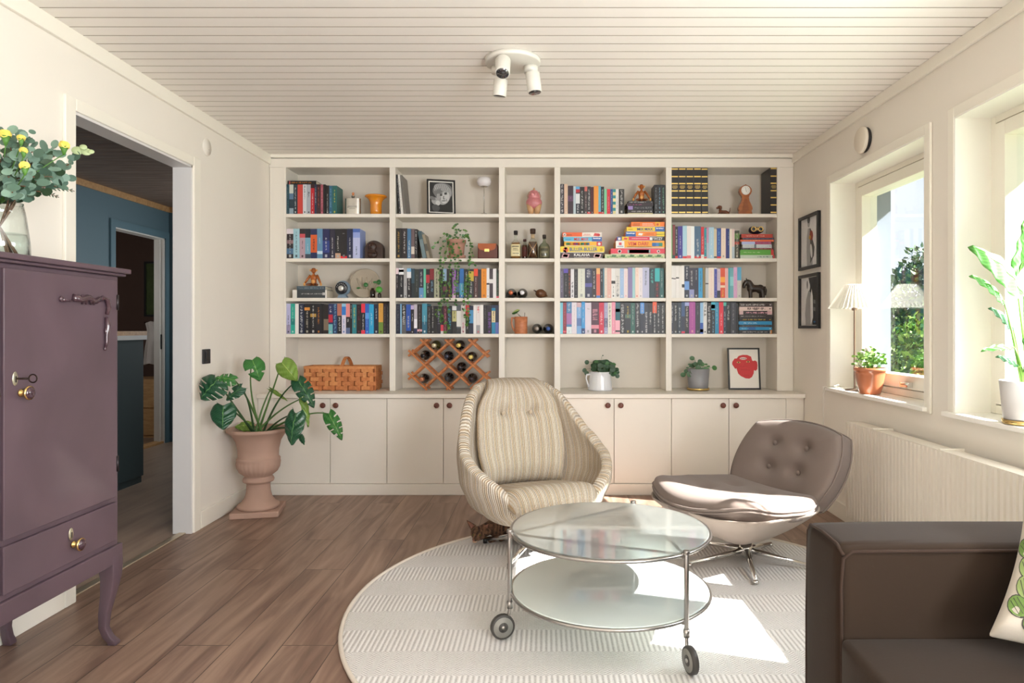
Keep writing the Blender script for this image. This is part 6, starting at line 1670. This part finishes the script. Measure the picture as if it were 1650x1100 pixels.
# ------------------------------------------------------------------ plum cabinet on cabriole legs
PL = woodmat('plum_paint', '#4f3f46', '#5c4a52', (1.2, 1.2, 1), .42, 3, coat=.12, bump=.02)
cb = thing('plum_cabinet', 'tall dark plum painted cabinet on curved legs against the left wall', 'cabinet', (-1.78, 1.965, 0))
Yc0, Yc1 = 1.405, 2.522; XF = -1.575
q = MB(); q.box(-1.985, XF, Yc0, Yc1, .365, 1.352); q.build('body', PL, cb, bev=.004, world=True)
q = MB(); q.box(-1.99, XF+.018, Yc0-.022, Yc1+.022, 1.352, 1.362); q.box(-1.992, XF+.030, Yc0-.034, Yc1+.034, 1.362, 1.380); q.build('top', PL, cb, bev=.004, bseg=3, world=True)
q = MB(); q.box(-1.985, XF+.012, Yc0-.012, Yc1+.012, .300, .368); q.build('apron', PL, cb, bev=.005, world=True)
KM = [pm('#3c2430', .12, coat=1), BRASS]
def knob(parent, y, z):
    q = MB(); xx = XF+.014
    q.lathe([(.012, 0), (.012, .004), (.008, .007), (.007, .020), (.010, .024)], (xx, y, z), 20, 1, axis='X'); q.lathe([(.0195, .022), (.0215, .026), (.0205, .029)], (xx, y, z), 24, 1, axis='X'); q.ell((xx+.027, y, z), (.011, .0185, .0185), 20, 12, 0)
    q.build('knob', KM, parent, loc=-Vector(cb.location))
def escut(parent, y, z, key=False):
    q = MB(); q.ell((XF+.0155, y, z), (.0025, .011, .021), 20, 10, 0); q.box(XF+.0165, XF+.0185, y-.0022, y+.0022, z-.011, z+.007, 1)
    if key:
        q.tube([(XF+.016, y, z), (XF+.050, y+.006, z)], .003, 8, 2); q.tube(circ((XF+.062, y+.008, z), .012, 16, 'Y'), .0022, 6, 2, close=True)
    q.build('escutcheon', [pm((.6, .56, .42), .35, metal=.9), BLACK, pm('#2a1c14', .4, metal=.6)], parent, loc=-Vector(cb.location))
for (a, b_, rt) in ((1.972, 2.492, 1), (1.437, 1.960, 0)):
    q = MB(); q.box(XF+.001, XF+.014, a, b_, .546, 1.336); d_ = q.build('door', PL, cb, bev=.002, world=True)
    knob(d_, 2.035 if rt else 1.905, .968); 
    if rt: escut(d_, 2.012, 1.012, True)
    s_ = 1 if rt else -1; m_ = 1.966
    f_ = lambda y: y if rt else 2*m_-y
    q = MB()
    q.tube([(XF+.018, f_(2.205), 1.254), (XF+.020, f_(2.24), 1.250), (XF+.018, f_(2.27), 1.256)], [.009, .003, .004], 8); q.ell((XF+.018, f_(2.203), 1.255), (.006, .010, .010), 12, 8)
    q.tube([(XF+.018, f_(2.255), 1.262), (XF+.022, f_(2.285), 1.256), (XF+.022, f_(2.32), 1.264), (XF+.022, f_(2.36), 1.254), (XF+.020, f_(2.385), 1.262)], [.013, .009, .012, .007, .010], 10)
    for yy in (2.275, 2.295, 2.318, 2.335): q.tube([(XF+.02, f_(yy), 1.272), (XF+.028, f_(yy+.012), 1.258), (XF+.02, f_(yy+.022), 1.243)], .004, 6)
    q.tube([(XF+.018, f_(2.37), 1.250), (XF+.022, f_(2.40), 1.268), (XF+.022, f_(2.425), 1.262), (XF+.022, f_(2.436), 1.235), (XF+.020, f_(2.428), 1.21)], [.006, .008, .009, .008, .006], 10)
    q.tube([(XF+.020, f_(2.425), 1.20), (XF+.022, f_(2.43), 1.17), (XF+.022, f_(2.424), 1.14), (XF+.020, f_(2.427), 1.11), (XF+.018, f_(2.422), 1.092)], [.006, .010, .006, .006, .004], 10)
    q.ell((XF+.020, f_(2.428), 1.150), (.008, .012, .016), 12, 8); q.ell((XF+.018, f_(2.421), 1.088), (.005, .007, .007), 10, 8)
    q.build('carved_ornament', pm('#473038', .18, coat=.8, var=.05), d_, loc=-Vector(cb.location))
    q = MB(); q.box(XF+.001, XF+.013, a, b_, .388, .527); dr = q.build('drawer', PL, cb, bev=.002, world=True); knob(dr, (a+b_)/2+.03, .445); escut(dr, (a+b_)/2+.018, .482)
q = MB()
for z in (1.255, .665):
    for y in (2.500, 1.428): q.tube([(XF+.012, y, z-.028), (XF+.012, y, z+.028)], .005, 10)
q.build('hinges', pm('#3a3436', .35, metal=.7), cb, world=True)
for (xx, yy, sx, sy) in ((XF-.020, Yc1-.022, 1, 1), (XF-.020, Yc0+.022, 1, -1), (-1.965, Yc1-.022, 0, 1), (-1.965, Yc0+.022, 0, -1)):
    q = MB(); P_ = [(.0, .365, .040), (.004, .30, .040), (.006, .25, .034), (.0, .19, .027), (-.010, .12, .021), (-.012, .07, .018), (-.002, .035, .019), (.012, .012, .021), (.014, 0, .020)]
    vs = []; fs = []
    for (o_, z, r) in P_:
        for (a, b_) in ((-1, -1), (1, -1), (1, 1), (-1, 1)): vs.append((xx+o_*1.0*sx+a*r*.75, yy+o_*.7*sy+b_*r*.75, z))
    for i in range(len(P_)-1):
        for k in range(4): fs.append((i*4+k, i*4+(k+1) % 4, (i+1)*4+(k+1) % 4, (i+1)*4+k))
    fs += [(0, 3, 2, 1)[::-1], tuple((len(P_)-1)*4+k for k in range(4))]
    q.add(vs, fs, 0, True); q.build('leg', PL, cb, world=True, fixn=True, bev=.003)

# ------------------------------------------------------------------ bouquet in a glass vase
VC = Vector((-1.755, 2.20, 1.380))
t = thing('flower_vase', 'clear glass vase of eucalyptus and yellow flowers on top of the plum cabinet', 'vase of flowers', VC)
q = MB(); q.lathe([(.075, 0), (.082, .004), (.080, .06), (.070, .14), (.063, .185), (.060, .185), (.067, .14), (.077, .06), (.078, .008), (0, .008)], n=40); q.build('glass', CLEAR, t)
q = MB(); q.lathe([(0, .009), (.075, .009), (.0755, .06), (.072, .085), (0, .085)], n=36); q.build('water', glassmat('water', (.93, .97, .96), 1.2, ior=1.33), t)
EUC = [pm('#4f6b5a', .6, var=.25, vs=25), pm('#779482', .6, var=.2, vs=25), pm('#32492f', .6, var=.25, vs=25)]
rnd = random.Random(21); qs, ql, qf = MB(), MB(), MB()
def V(px, py, Y): return Vector(at(px, py, Y))-VC
br_t = [(12, 222, 2.25), (30, 212, 2.18), (52, 222, 2.3), (62, 240, 2.25), (35, 250, 2.12), (70, 262, 2.35), (88, 252, 2.4), (95, 270, 2.38), (105, 290, 2.42), (90, 300, 2.3), (70, 310, 2.28), (40, 300, 2.1), (20, 310, 2.05), (55, 285, 2.1), (5, 260, 2.15), (15, 285, 2.08), (-10, 240, 2.1), (-40, 230, 2.0), (-60, 260, 1.95), (-30, 290, 1.95), (-50, 215, 2.2), (-70, 300, 2.1), (-5, 205, 2.3), (118, 262, 2.42), (80, 240, 2.45)]
for (px, py, Y) in br_t:
    tip = V(px, py, Y); a = rnd.uniform(0, 6.28); base = Vector((-.05*math.cos(a), -.05*math.sin(a), .015)); mouth = Vector((.035*math.cos(a), .035*math.sin(a), .175))
    P = bez(base, base.lerp(mouth, .5), mouth, 5)+bez(mouth, mouth+(mouth-base)*.35+Vector((0, 0, .02)), tip, 12)[1:]
    qs.tube(P, [.0024]*6+[.0020]*(len(P)-6), 6)
    for k in range(8, len(P)):
        for sd_ in (-1, 1, 0):
            d = Vector((rnd.uniform(-1, 1), rnd.uniform(-1, .4), rnd.uniform(-.6, .8))).normalized(); c_ = P[k]+d*rnd.uniform(.012, .028)
            leafdisc(ql, c_, rnd.uniform(.010, .021), (rnd.uniform(-.5, .9), -1+rnd.uniform(-.2, .6), rnd.uniform(-.5, .7)), rnd.choice([0, 0, 1, 1, 2]), asp=rnd.uniform(.7, 1), n=12)
for (px, py, Y) in ((120, 308, 2.42), (95, 318, 2.4), (110, 285, 2.45), (85, 285, 2.3)):   # fern fronds
    tip = V(px, py, Y); st = Vector((0, 0, .19)); P = bez(st, st.lerp(tip, .5)+Vector((0, 0, .05)), tip, 16); qs.tube(P, .0014, 5)
    for k in range(5, 16):
        ax = (P[k]-P[k-1]).normalized(); sd_ = ax.cross(Vector((0, -1, 0))).normalized()
        for s_ in (-1, 1): e_ = P[k]+sd_*s_*.024*(1-(k-5)/14)+ax*.008; m_ = (P[k]+e_)/2; ql.add([P[k], m_+ax*.004, e_, m_-ax*.004], [(0, 1, 2, 3)], 2)
qs.build('stems', pm('#6b4a34', .6, var=.2), t); ql.build('eucalyptus_leaves', EUC, t)
YEL = pm('#e8d468', .6, var=.12, vs=40); GRN = pm('#4f7f32', .5)
for i, (px, py, Y, r) in enumerate(((9, 218, 2.15, .021), (34, 223, 2.1, .014), (38, 243, 2.05, .013), (40, 268, 2.02, .017), (103, 235, 2.33, .020), (-30, 245, 2.0, .02))):
    r *= 1.2; c_ = V(px, py, Y); fl = MB(); rr = random.Random(i)
    for k in range(26):
        a = rr.uniform(0, 2*PI); el = rr.uniform(.1, 1.5); d = Vector((math.cos(a)*math.cos(el), math.sin(a)*math.cos(el), math.sin(el)))
        leafdisc(fl, c_+d*r*.45, r*.5, (d.x+rr.uniform(-.4, .4), d.y+rr.uniform(-.4, .4), d.z), n=8, cup=.3)
    fo = fl.build('flower', YEL, t, solid=.0006)
    fl = MB(); fl.tube([c_-Vector((0, 0, r*1.3)), c_-Vector((0, 0, r*.1))], [.003, r*.55], 10); P = bez(Vector((0, 0, .18)), Vector((c_.x*.4, c_.y*.4, c_.z*.7)), c_-Vector((0, 0, r*1.2)), 10); fl.tube(P, .0016, 6); fl.build('calyx', GRN, fo)
c_ = V(132, 243, 2.42); fl = MB()
for (dx, dz, rr_) in ((-.012, .0, .019), (.012, -.002, .017), (.004, .014, .012), (.026, .0, .010)): leafdisc(fl, c_+Vector((dx, dx*.4, dz)), rr_, (.5, -1, .2), asp=.8)
fl.build('pale_leaf', pm('#a9b98a', .5), t, solid=.0006)

# ------------------------------------------------------------------ terracotta urn with monstera
UC = Vector((-1.80, 4.30, 0)); TER = pm('#a98a7a', .85, var=.16, vs=7, bump=.35, bs=40)
t = thing('monstera_urn', 'tall terracotta pedestal urn holding a large monstera beside the left wall', 'potted plant', UC)
q = MB(); q.box(-.142, .142, -.142, .142, 0, .036); q.build('plinth', TER, t, rot=(0, 0, math.radians(12)), bev=.006)
fl_ = lambda a, z: 1+(.035*abs(math.cos(14*a)) if .255 < z < .335 else 0)
q = MB(); q.lathe([(.02, .036), (.120, .036), (.126, .045), (.124, .058), (.105, .070), (.082, .10), (.072, .14), (.070, .185), (.074, .196), (.090, .200), (.094, .212), (.090, .224), (.078, .230), (.086, .240), (.110, .262), (.124, .290), (.128, .320), (.128, .336), (.131, .342), (.126, .350), (.120, .355), (.122, .40), (.134, .455), (.158, .495), (.180, .512), (.187, .518), (.187, .532), (.180, .536), (.172, .528), (.150, .500), (.128, .46), (0, .455)], n=112, flute=fl_); q.build('urn', TER, t)
q = MB(); q.lathe([(.142, .478), (.08, .49), (0, .492)], n=24); q.build('soil', pm('#3a2c22', 1, bump=.6), t)
def ZP(zx, zy, Y): return Vector(at(310+zx/6.346, 550+zy/6.346, Y))
def bigleaf(B, T, W, mats, parent, cut=0, droop=.15, side=(0, 0, 0), fold=.12, heart=1, seed=0, thick=.0012, org=None, pw=.62, ns=26, nt=14):
    """leaf blade from its stalk joint B to its tip T, seen broadside from the room"""
    ax = T-B; L_ = ax.length; ax = ax.normalized(); nrm = (Vector((.1, -1, .15))+Vector(side)); nrm = (nrm-ax*nrm.dot(ax)).normalized(); sd_ = ax.cross(nrm)
    q = MB(); org = org or Vector((0, 0, 0))
    def fn(a, b):
        s_ = a; u = 2*b-1
        w_ = math.sin(PI*min(1, s_**pw))**.75 if s_ < 1 else 0
        w_ = max(w_, (.62*heart if s_ < .03 else 0))*W/2
        back = heart*.20*L_*abs(u)**1.3*max(0, 1-s_*2.2)
        p = B+ax*(L_*s_-back)+sd_*(w_*u)+nrm*(-fold*W*u*u+droop*L_*math.sin(PI*s_)*.6)+nrm*.004*math.sin(s_*24+abs(u)*6)
        return p-org
    cond = (lambda a, b: not (abs(2*b-1) > .38 and ((a*5.2+.1*(1 if b > .5 else 0)) % 1) < .20 and .18 < a < .92)) if cut == 2 else ((lambda a, b: not (2*b-1 > .30 and .42 < a < .56 or (2*b-1 < -.5 and .60 < a < .68))) if cut == 1 else None)
    q.grid(fn, ns, nt, cond=cond, uvf=lambda a, b: (a, b))
    q.grid(lambda a, b: fn(a, .5+(b-.5)*.035)+nrm*.0015, ns, 1, 1)
    return q.build('leaf', mats, parent, solid=thick, fixn=False)
def leafmat(nm, c1, c2, rib):
    m, nt, b = newmat(nm); t_ = N(nt, 'UVMap'); sp = N(nt, 'SeparateXYZ'); nt.links.new(t_.outputs[0], sp.inputs[0])
    ab = N(nt, 'Math', operation='PINGPONG'); ab.inputs[1].default_value = .5; nt.links.new(sp.outputs['Y'], ab.inputs[0])
    ad = N(nt, 'Math', operation='MULTIPLY_ADD'); nt.links.new(ab.outputs[0], ad.inputs[0]); ad.inputs[1].default_value = .6; nt.links.new(sp.outputs['X'], ad.inputs[2])
    m2 = N(nt, 'Math', operation='MULTIPLY'); nt.links.new(ad.outputs[0], m2.inputs[0]); m2.inputs[1].default_value = 75.0
    sn = N(nt, 'Math', operation='SINE'); nt.links.new(m2.outputs[0], sn.inputs[0])
    r = N(nt, 'ValToRGB'); nt.links.new(sn.outputs[0], r.inputs[0]); r.color_ramp.elements[0].position = .0; r.color_ramp.elements[0].color = hexc(c1); r.color_ramp.elements[1].position = .98; r.color_ramp.elements[1].color = hexc(c2)
    nt.links.new(r.outputs[0], b.inputs['Base Color']); b.inputs['Roughness'].default_value = .32; b.inputs['Coat Weight'].default_value = .15
    bp = N(nt, 'Bump', Strength=.15, Distance=.002); nt.links.new(sn.outputs[0], bp.inputs['Height']); nt.links.new(bp.outputs[0], b.inputs['Normal'])
    return m
MOD = [leafmat('monstera_dark', '#1f4a30', '#285a3a', 0), pm('#5d8f4c', .4)]; MOL = [leafmat('monstera_mid', '#2f6a2c', '#3a7a34', 0), pm('#7aa850', .4)]; MOY = [leafmat('monstera_light', '#6a8a34', '#7f9c44', 0), pm('#a8b860', .4)]
LV = [((612, 190), (690, 395), 205, 4.12, 1, MOL, (.5, 0, .1), (545, 520), .14), ((915, 215), (1065, 395), 195, 4.20, 0, MOY, (-.3, 0, .5), (850, 420), .1), ((250, 400), (85, 590), 330, 3.86, 2, MOD, (0, 0, .5), (400, 610), .1),
      ((432, 395), (225, 372), 150, 4.0, 2, MOL, (0, 0, .6), (560, 520), .1), ((505, 470), (345, 600), 130, 4.05, 1, MOD, (0, 0, .2), (600, 620), .1), ((318, 655), (310, 900), 250, 3.92, 0, MOD, (.1, 0, .3), (480, 720), .1),
      ((1080, 400), (1245, 672), 180, 4.22, 2, MOD, (.2, 0, .5), (870, 520), .15), ((1125, 580), (1190, 872), 95, 4.3, 0, MOY, (1.5, 0, .1), (850, 690), .1), ((1062, 735), (1010, 1060), 215, 4.02, 0, MOD, (-.2, 0, .3), (880, 770), .12),
      ((1395, 740), (1530, 1005), 150, 4.28, 2, MOL, (.2, 0, .3), (1150, 680), .12), ((800, 490), (970, 605), 42, 4.3, 0, MOY, (0, 0, .5), (720, 620), .1), ((610, 860), (435, 870), 120, 4.36, 0, MOY, (0, 0, .5), (640, 850), .1), ((1105, 960), (1142, 1052), 55, 4.1, 0, MOD, (0, 0, .5), (960, 800), .1)]
for i, ((bx, by), (tx, ty), W, Y, cut, mt, sd_, mid, dr_) in enumerate(LV):
    B = ZP(bx, by, Y); T = ZP(tx, ty, Y-.04); Wm = W/6.346*Y/1100
    st = MB(); o_ = Vector((UC.x+.03*math.cos(i*2.3), UC.y+.03*math.sin(i*2.3), .48)); st.tube([p-UC for p in bez(o_, 2*ZP(mid[0], mid[1], (Y+4.3)/2)-(o_+B)*.5 if False else ZP(mid[0], mid[1], (Y+4.3)/2), B, 14)], [.0075-.0042*k/14 for k in range(15)], 8)
    lf_ = bigleaf(B, T, Wm, mt, t, cut, droop=dr_, side=sd_, seed=i, org=UC)
    st.build('petiole', pm('#4f7038' if mt is not MOD else '#33502c', .5), lf_)

# ------------------------------------------------------------------ things on the window sills
SZ_ = .7905
t = thing('table_lamp', 'slim bronze table lamp with pleated white shade on the far window sill', 'lamp', (1.850, 4.07, SZ_))
q = MB(); q.lathe([(.052, 0), (.055, .003), (.052, .008), (.008, .012), (.0055, .02), (.0055, .475), (.016, .478), (.016, .500), (.006, .502), (.006, .54), (0, .54)], n=32); q.build('stem', pm((.30, .22, .18), .3, metal=1), t)
q = MB(); NP = 40
def shade(a, b):
    k = int(round(a*NP*2)); th = 2*PI*a; zz = .632-.142*b; r = .052+(.142-.052)*b**.95; r *= 1+(.035 if k % 2 else -.035)
    return (r*math.cos(th), r*math.sin(th), zz)
q.grid(shade, NP*2, 6, sm=False)
SHM, nt_, b_ = newmat('pleated_paper'); b_.inputs['Base Color'].default_value = hexc('#dad6ce'); b_.inputs['Roughness'].default_value = .9; b_.inputs['Subsurface Weight'].default_value = 0
tl = N(nt_, 'BsdfTranslucent'); tl.inputs[0].default_value = hexc('#f0ece2'); mxs = N(nt_, 'MixShader'); mxs.inputs[0].default_value = .2
nzz = N(nt_, 'TexNoise', Scale=200.0); bpp = N(nt_, 'Bump', Strength=.1); nt_.links.new(nzz.outputs[0], bpp.inputs['Height']); nt_.links.new(bpp.outputs[0], b_.inputs['Normal'])
nt_.links.new(b_.outputs[0], mxs.inputs[1]); nt_.links.new(tl.outputs[0], mxs.inputs[2]); nt_.links.new(mxs.outputs[0], nt_.nodes['Material Output'].inputs[0])
sh = q.build('lamp_shade', SHM, t, weld=True)
q = MB()
for k in range(3): a = 2*PI*k/3; q.tube([(0, 0, .535), (.052*math.cos(a), .052*math.sin(a), .628)], .0016, 6)
q.build('shade_carrier', CHROME, sh)
q = MB(); q.tube([(.0, .02, .004), (-.03, .10, .004), (-.055, .16, .012), (-.02, .175, .02), (.0, .19, .006), (-.04, .21, .003), (-.078, .24, .0), (-.080, .26, -.04), (-.078, .265, -.25), (-.078, .27, -.55)], .0022, 6)
q.build('cord', pm('#d8d2c8', .5), t)
COP = pm('#b06a48', .28, var=.14, vs=9, coat=.4)
t = thing('potted_flower', 'glazed terracotta pot with small green plant and white flowers on the far sill', 'potted plant', (1.842, 3.86, SZ_))
q = MB(); q.lathe([(.050, 0), (.054, .003), (.068, .05), (.078, .11), (.080, .128), (.086, .130), (.087, .148), (.081, .148), (.076, .12), (0, .118)], n=48); q.build('pot', COP, t)
ql, qs = MB(), MB(); rnd = random.Random(5)
for i in range(120):
    a = rnd.uniform(0, 2*PI); r = rnd.uniform(0, .105)**1; p = Vector((r*math.cos(a)*.8, r*math.sin(a), .15+rnd.uniform(0, .085)*(1-r*5)*1.2+.015)); qs.tube([(p.x*.4, p.y*.4, .12), p], .0009, 4)
    for _ in range(2): leafdisc(ql, p+Vector((rnd.uniform(-.01, .01), rnd.uniform(-.01, .01), rnd.uniform(-.01, .01))), rnd.uniform(.008, .014), (rnd.uniform(-1, .3), rnd.uniform(-1, .2), rnd.uniform(0, 1)), rnd.choice([0, 1]), asp=.6, n=8)
qs.build('stems', GRN, t); ql.build('leaves', [pm('#5f8f3a', .5, var=.2), pm('#8fb85a', .5, var=.2)], t)
for (dx, dy, dz, r) in ((-.02, .06, .225, .022), (-.035, -.045, .25, .024), (.0, .035, .24, .018)):
    q = MB(); rr = random.Random(int(dy*1000))
    for k in range(18): d = Vector((rr.gauss(0, 1), rr.gauss(0, 1), abs(rr.gauss(0, 1)))).normalized(); leafdisc(q, Vector((dx, dy, dz))+d*r*.5, r*.5, d, n=8, cup=.3)
    q.build('flower', pm('#f0eee6', .7), t, solid=.0006)
# strelitzia
SC = Vector((1.856, 2.63, SZ_)); t = thing('strelitzia_pot', 'tall bird-of-paradise plant in a pale pot with brass saucer on the near sill', 'potted plant', SC)
q = MB(); q.lathe([(.072, .018), (.075, .022), (.089, .168), (.085, .168), (.078, .14), (0, .14)], n=48); q.build('pot', pm('#c6c2be', .5, var=.02), t)
q = MB(); q.lathe([(.070, 0), (.078, .003), (.080, .018), (.074, .018), (0, .016)], n=40); q.build('saucer', BRASS, t)
STL = [leafmat('strelitzia', '#4a8a38', '#5c9c46', 0), pm('#8fc060', .4)]; STD = [leafmat('strelitzia_dark', '#3a6a44', '#48784e', 0), pm('#7aa870', .4)]
for i, (b_, t_, W, Y, mt, s_) in enumerate((((1636, 446), (1662, 338), 46, 2.62, STL, (.5, 0, 0)), ((1650, 478), (1567, 395), 44, 2.55, STL, (-.3, 0, .6)), ((1619, 490), (1565, 443), 18, 2.60, STL, (0, 0, .6)), ((1633, 532), (1596, 495), 18, 2.66, STD, (0, 0, .6)),
        ((1634, 560), (1582, 564), 13, 2.62, STL, (0, 0, 1)), ((1640, 590), (1607, 573), 15, 2.62, STD, (0, 0, .8)), ((1655, 560), (1668, 545), 26, 2.55, STL, (0, 0, .4)), ((1662, 470), (1720, 400), 44, 2.5, STD, (.3, 0, .5)), ((1650, 600), (1690, 560), 20, 2.6, STL, (0, 0, .4)))):
    B = Vector(at(b_[0], b_[1], Y)); T = Vector(at(t_[0], t_[1], Y-.02)); B.x = min(B.x, 1.93); T.x = min(T.x, 1.93)
    lf_ = bigleaf(B, T, W*Y/1100, mt, t, 0, droop=.16, side=s_, fold=.16, heart=0, org=SC, pw=.85)
    st = MB(); o_ = SC+Vector((.012*math.cos(i), .012*math.sin(i), .13)); st.tube([p-SC for p in bez(o_, o_.lerp(B, .5)+Vector((0, 0, .05)), B, 12)], [.006-.0035*k/12 for k in range(13)], 8); st.build('petiole', pm('#7aa848', .45), lf_)

# ------------------------------------------------------------------ cat crouching under the armchair
ct_ = thing('cat', 'brown tabby cat crouching under the striped armchair with its nose to the rug', 'cat', (-.262, 3.69, .0)); ct_.scale = (1.04, 1.04, 1.04)
def furmat():
    m, nt, b = newmat('tabby_fur'); t_ = N(nt, 'TexCoord'); n_ = N(nt, 'TexNoise', Scale=38.0, Detail=5.0, Distortion=1.5); nt.links.new(t_.outputs['Object'], n_.inputs[0])
    w_ = N(nt, 'TexWave', Scale=14.0, Distortion=9.0, Detail=3.0); nt.links.new(t_.outputs['Object'], w_.inputs[0])
    ad = N(nt, 'Math', operation='MULTIPLY_ADD'); nt.links.new(w_.outputs['Fac'], ad.inputs[0]); ad.inputs[1].default_value = .22; nt.links.new(n_.outputs['Fac'], ad.inputs[2])
    r = N(nt, 'ValToRGB'); nt.links.new(ad.outputs[0], r.inputs[0]); r.color_ramp.elements[0].position = .4; r.color_ramp.elements[0].color = hexc('#2a1b12'); r.color_ramp.elements[1].position = .85; r.color_ramp.elements[1].color = hexc('#7d5a42')
    nt.links.new(r.outputs[0], b.inputs['Base Color']); b.inputs['Roughness'].default_value = .9; bp = N(nt, 'Bump', Strength=.4, Distance=.002); n2 = N(nt, 'TexNoise', Scale=300.0); nt.links.new(n2.outputs[0], bp.inputs['Height']); nt.links.new(bp.outputs[0], b.inputs['Normal'])
    return m
FUR = furmat(); g0 = .013
body = fig('body', [('e', (.17, .13, .085+g0), (.115, .075, .072), (0, 0, .45)), ('e', (.06, .06, .070+g0), (.085, .062, .060), (0, 0, .5)), ('e', (.0, .02, .066+g0), (.055, .048, .050)),
    ('t', [(.0, .02, .075+g0), (-.04, -.01, .066+g0), (-.075, -.03, .052+g0)], [.040, .034, .034]),
    ('e', (-.085, -.035, .050+g0), (.043, .040, .036)), ('e', (-.096, -.068, .030+g0), (.020, .022, .018)), ('e', (-.103, -.082, .026+g0), (.010, .009, .009)),
    ('t', [(.02, .01, .04+g0), (-.005, -.02, .012+g0), (-.035, -.035, .008+g0)], [.020, .013, .012]), ('t', [(.05, .04, .04+g0), (.045, .01, .012+g0), (.02, -.015, .008+g0)], [.020, .013, .012]),
    ('t', [(.21, .08, .05+g0), (.16, .03, .020+g0), (.12, .0, .010+g0)], [.035, .018, .013]),
    ('t', [(.27, .17, .05+g0), (.33, .2, .02+g0), (.32, .12, .014+g0), (.24, .06, .012+g0)], [.016, .013, .012, .008])], [FUR], ct_, .005, 3)
for (bx, by, bz, tx, ty, tz, w_) in ((-.112, -.022, .078, -.150, -.010, .122, .018), (-.058, -.040, .080, -.030, -.045, .118, .019)):
    B = Vector((bx, by, bz+g0-.006)); T = Vector((tx, ty, tz)); ax = (T-B).normalized(); sd_ = ax.cross(Vector((.2, -1, .1))).normalized()
    q = MB(); n_ = ax.cross(sd_).normalized()
    q.grid(lambda a, b: B+ax*(T-B).length*a+sd_*(w_*(1-a)**.8*(2*b-1))+n_*(.007*(1-(2*b-1)**2)*(1-a)), 8, 6); q.build('ear', FUR, ct_, solid=.002)
    q = MB(); s0 = 1 if n_.y > 0 else -1; q.grid(lambda a, b: B+ax*(T-B).length*(.08+.78*a)+sd_*(w_*.62*(1-a)**.8*(2*b-1))-n_*s0*.0022+n_*(.007*(1-(2*b-1)**2)*(1-a)), 6, 4); q.build('inner_ear', pm('#8a5f50', .8), ct_, solid=.0006)
q = MB()
for (ex, ey, ez) in ((-.108, -.066, .050+g0), (-.076, -.072, .050+g0)): q.ell((ex, ey, ez), (.0055, .004, .004), 10, 8)
q.build('eyes', pm('#5a5a20', .15, coat=1), ct_)
q = MB(); q.ell((-.106, -.090, .030+g0), (.0045, .003, .003), 10, 6); q.build('nose', pm('#8a4a40', .4), ct_)
q = MB(); q.ell((-.101, -.080, .021+g0), (.013, .010, .007), 12, 8); q.build('muzzle_fur', pm('#b89a80', .9), ct_)
q = MB()
for s_ in (-1, 1):
    for k in range(3): q.tube([(-.103+s_*.006, -.086, .025+g0), (-.103+s_*.045, -.09-.004*k, .022+g0+.008*(k-1))], .0004, 4)
q.build('whiskers', pm('#d8d0c8', .5), ct_)

# ------------------------------------------------------------------ hall and washroom furniture
t = thing('kitchen_counter', 'dark green panelled counter end with white and oak top seen through doorway', 'counter', (-3.4, 4.4, 0))
q = MB(); q.box(-3.7, -3.035, 3.6, 5.17, .05, 1.075); q.build('body', pm('#2c3c3e', .75, var=.04), t, world=True, bev=.003)
q = MB(); q.box(-3.72, -3.02, 3.58, 5.19, 1.075, 1.108); q.build('worktop', pm('#d4d2cc', .4), t, world=True)
q = MB(); q.box(-3.72, -3.02, 3.58, 5.19, 1.108, 1.14); q.build('oak_edge', OAK, t, world=True)
q = MB(); q.box(-3.69, -3.045, 3.61, 5.16, 0, .05); q.build('plinth', pm('#2a3a3c', .5), t, world=True)
t = thing('washroom_cabinet', 'low pale wooden cabinet inside the dark washroom beyond the hall', 'cabinet', (-4.3, 7.5, 0))
q = MB(); q.box(-4.75, -4.0, 7.25, 7.7, .0, .62); q.build('body', OAK, t, world=True, bev=.003)
q = MB(); q.box(-4.37, -4.02, 7.235, 7.25, .03, .30); q.box(-4.37, -4.02, 7.235, 7.25, .32, .60); q.build('drawer_front', OAK, t, world=True, bev=.002)
t = thing('towel', 'white towel draped over a rail in the dark washroom', 'towel', (-4.17, 7.4, .85))
q = MB(); q.grid(lambda a, b: (-4.30+.26*a+.02*math.sin(b*5), 7.35+.02*math.sin(a*14)+.01*math.sin(b*9), 1.22-.46*b+.02*math.sin(a*6)), 20, 16); q.build('cloth', pm('#cfc8c2', .95, bump=.4, bs=90), t, solid=.012, sub=1, world=True)
q = MB(); q.tube([(-4.32, 7.38, 1.225), (-3.96, 7.38, 1.225)], .008, 8); q.build('rail', CHROME, t, world=True)
t = thing('washroom_mirror', 'black-framed mirror on the dark wall of the washroom', 'mirror', (-4.83, 8.6, 1.31))
q = MB(); z0_, z1_ = 1.31, 2.0; x0_, x1_ = -5.03, -4.55
q.box(x0_, x0_+.025, 8.575, 8.599, z0_, z1_); q.box(x1_-.025, x1_, 8.575, 8.599, z0_, z1_); q.box(x0_+.025, x1_-.025, 8.575, 8.599, z0_, z0_+.025); q.box(x0_+.025, x1_-.025, 8.575, 8.599, z1_-.025, z1_); q.build('frame', BLACK, t, world=True)
q = MB(); q.box(x0_+.025, x1_-.025, 8.585, 8.598, z0_+.025, z1_-.025); q.build('glass', pm('#7f9a6a', .08, metal=.85, var=.4, vs=10), t, world=True)  # mottled green puts the reflected window into the mirror's colour
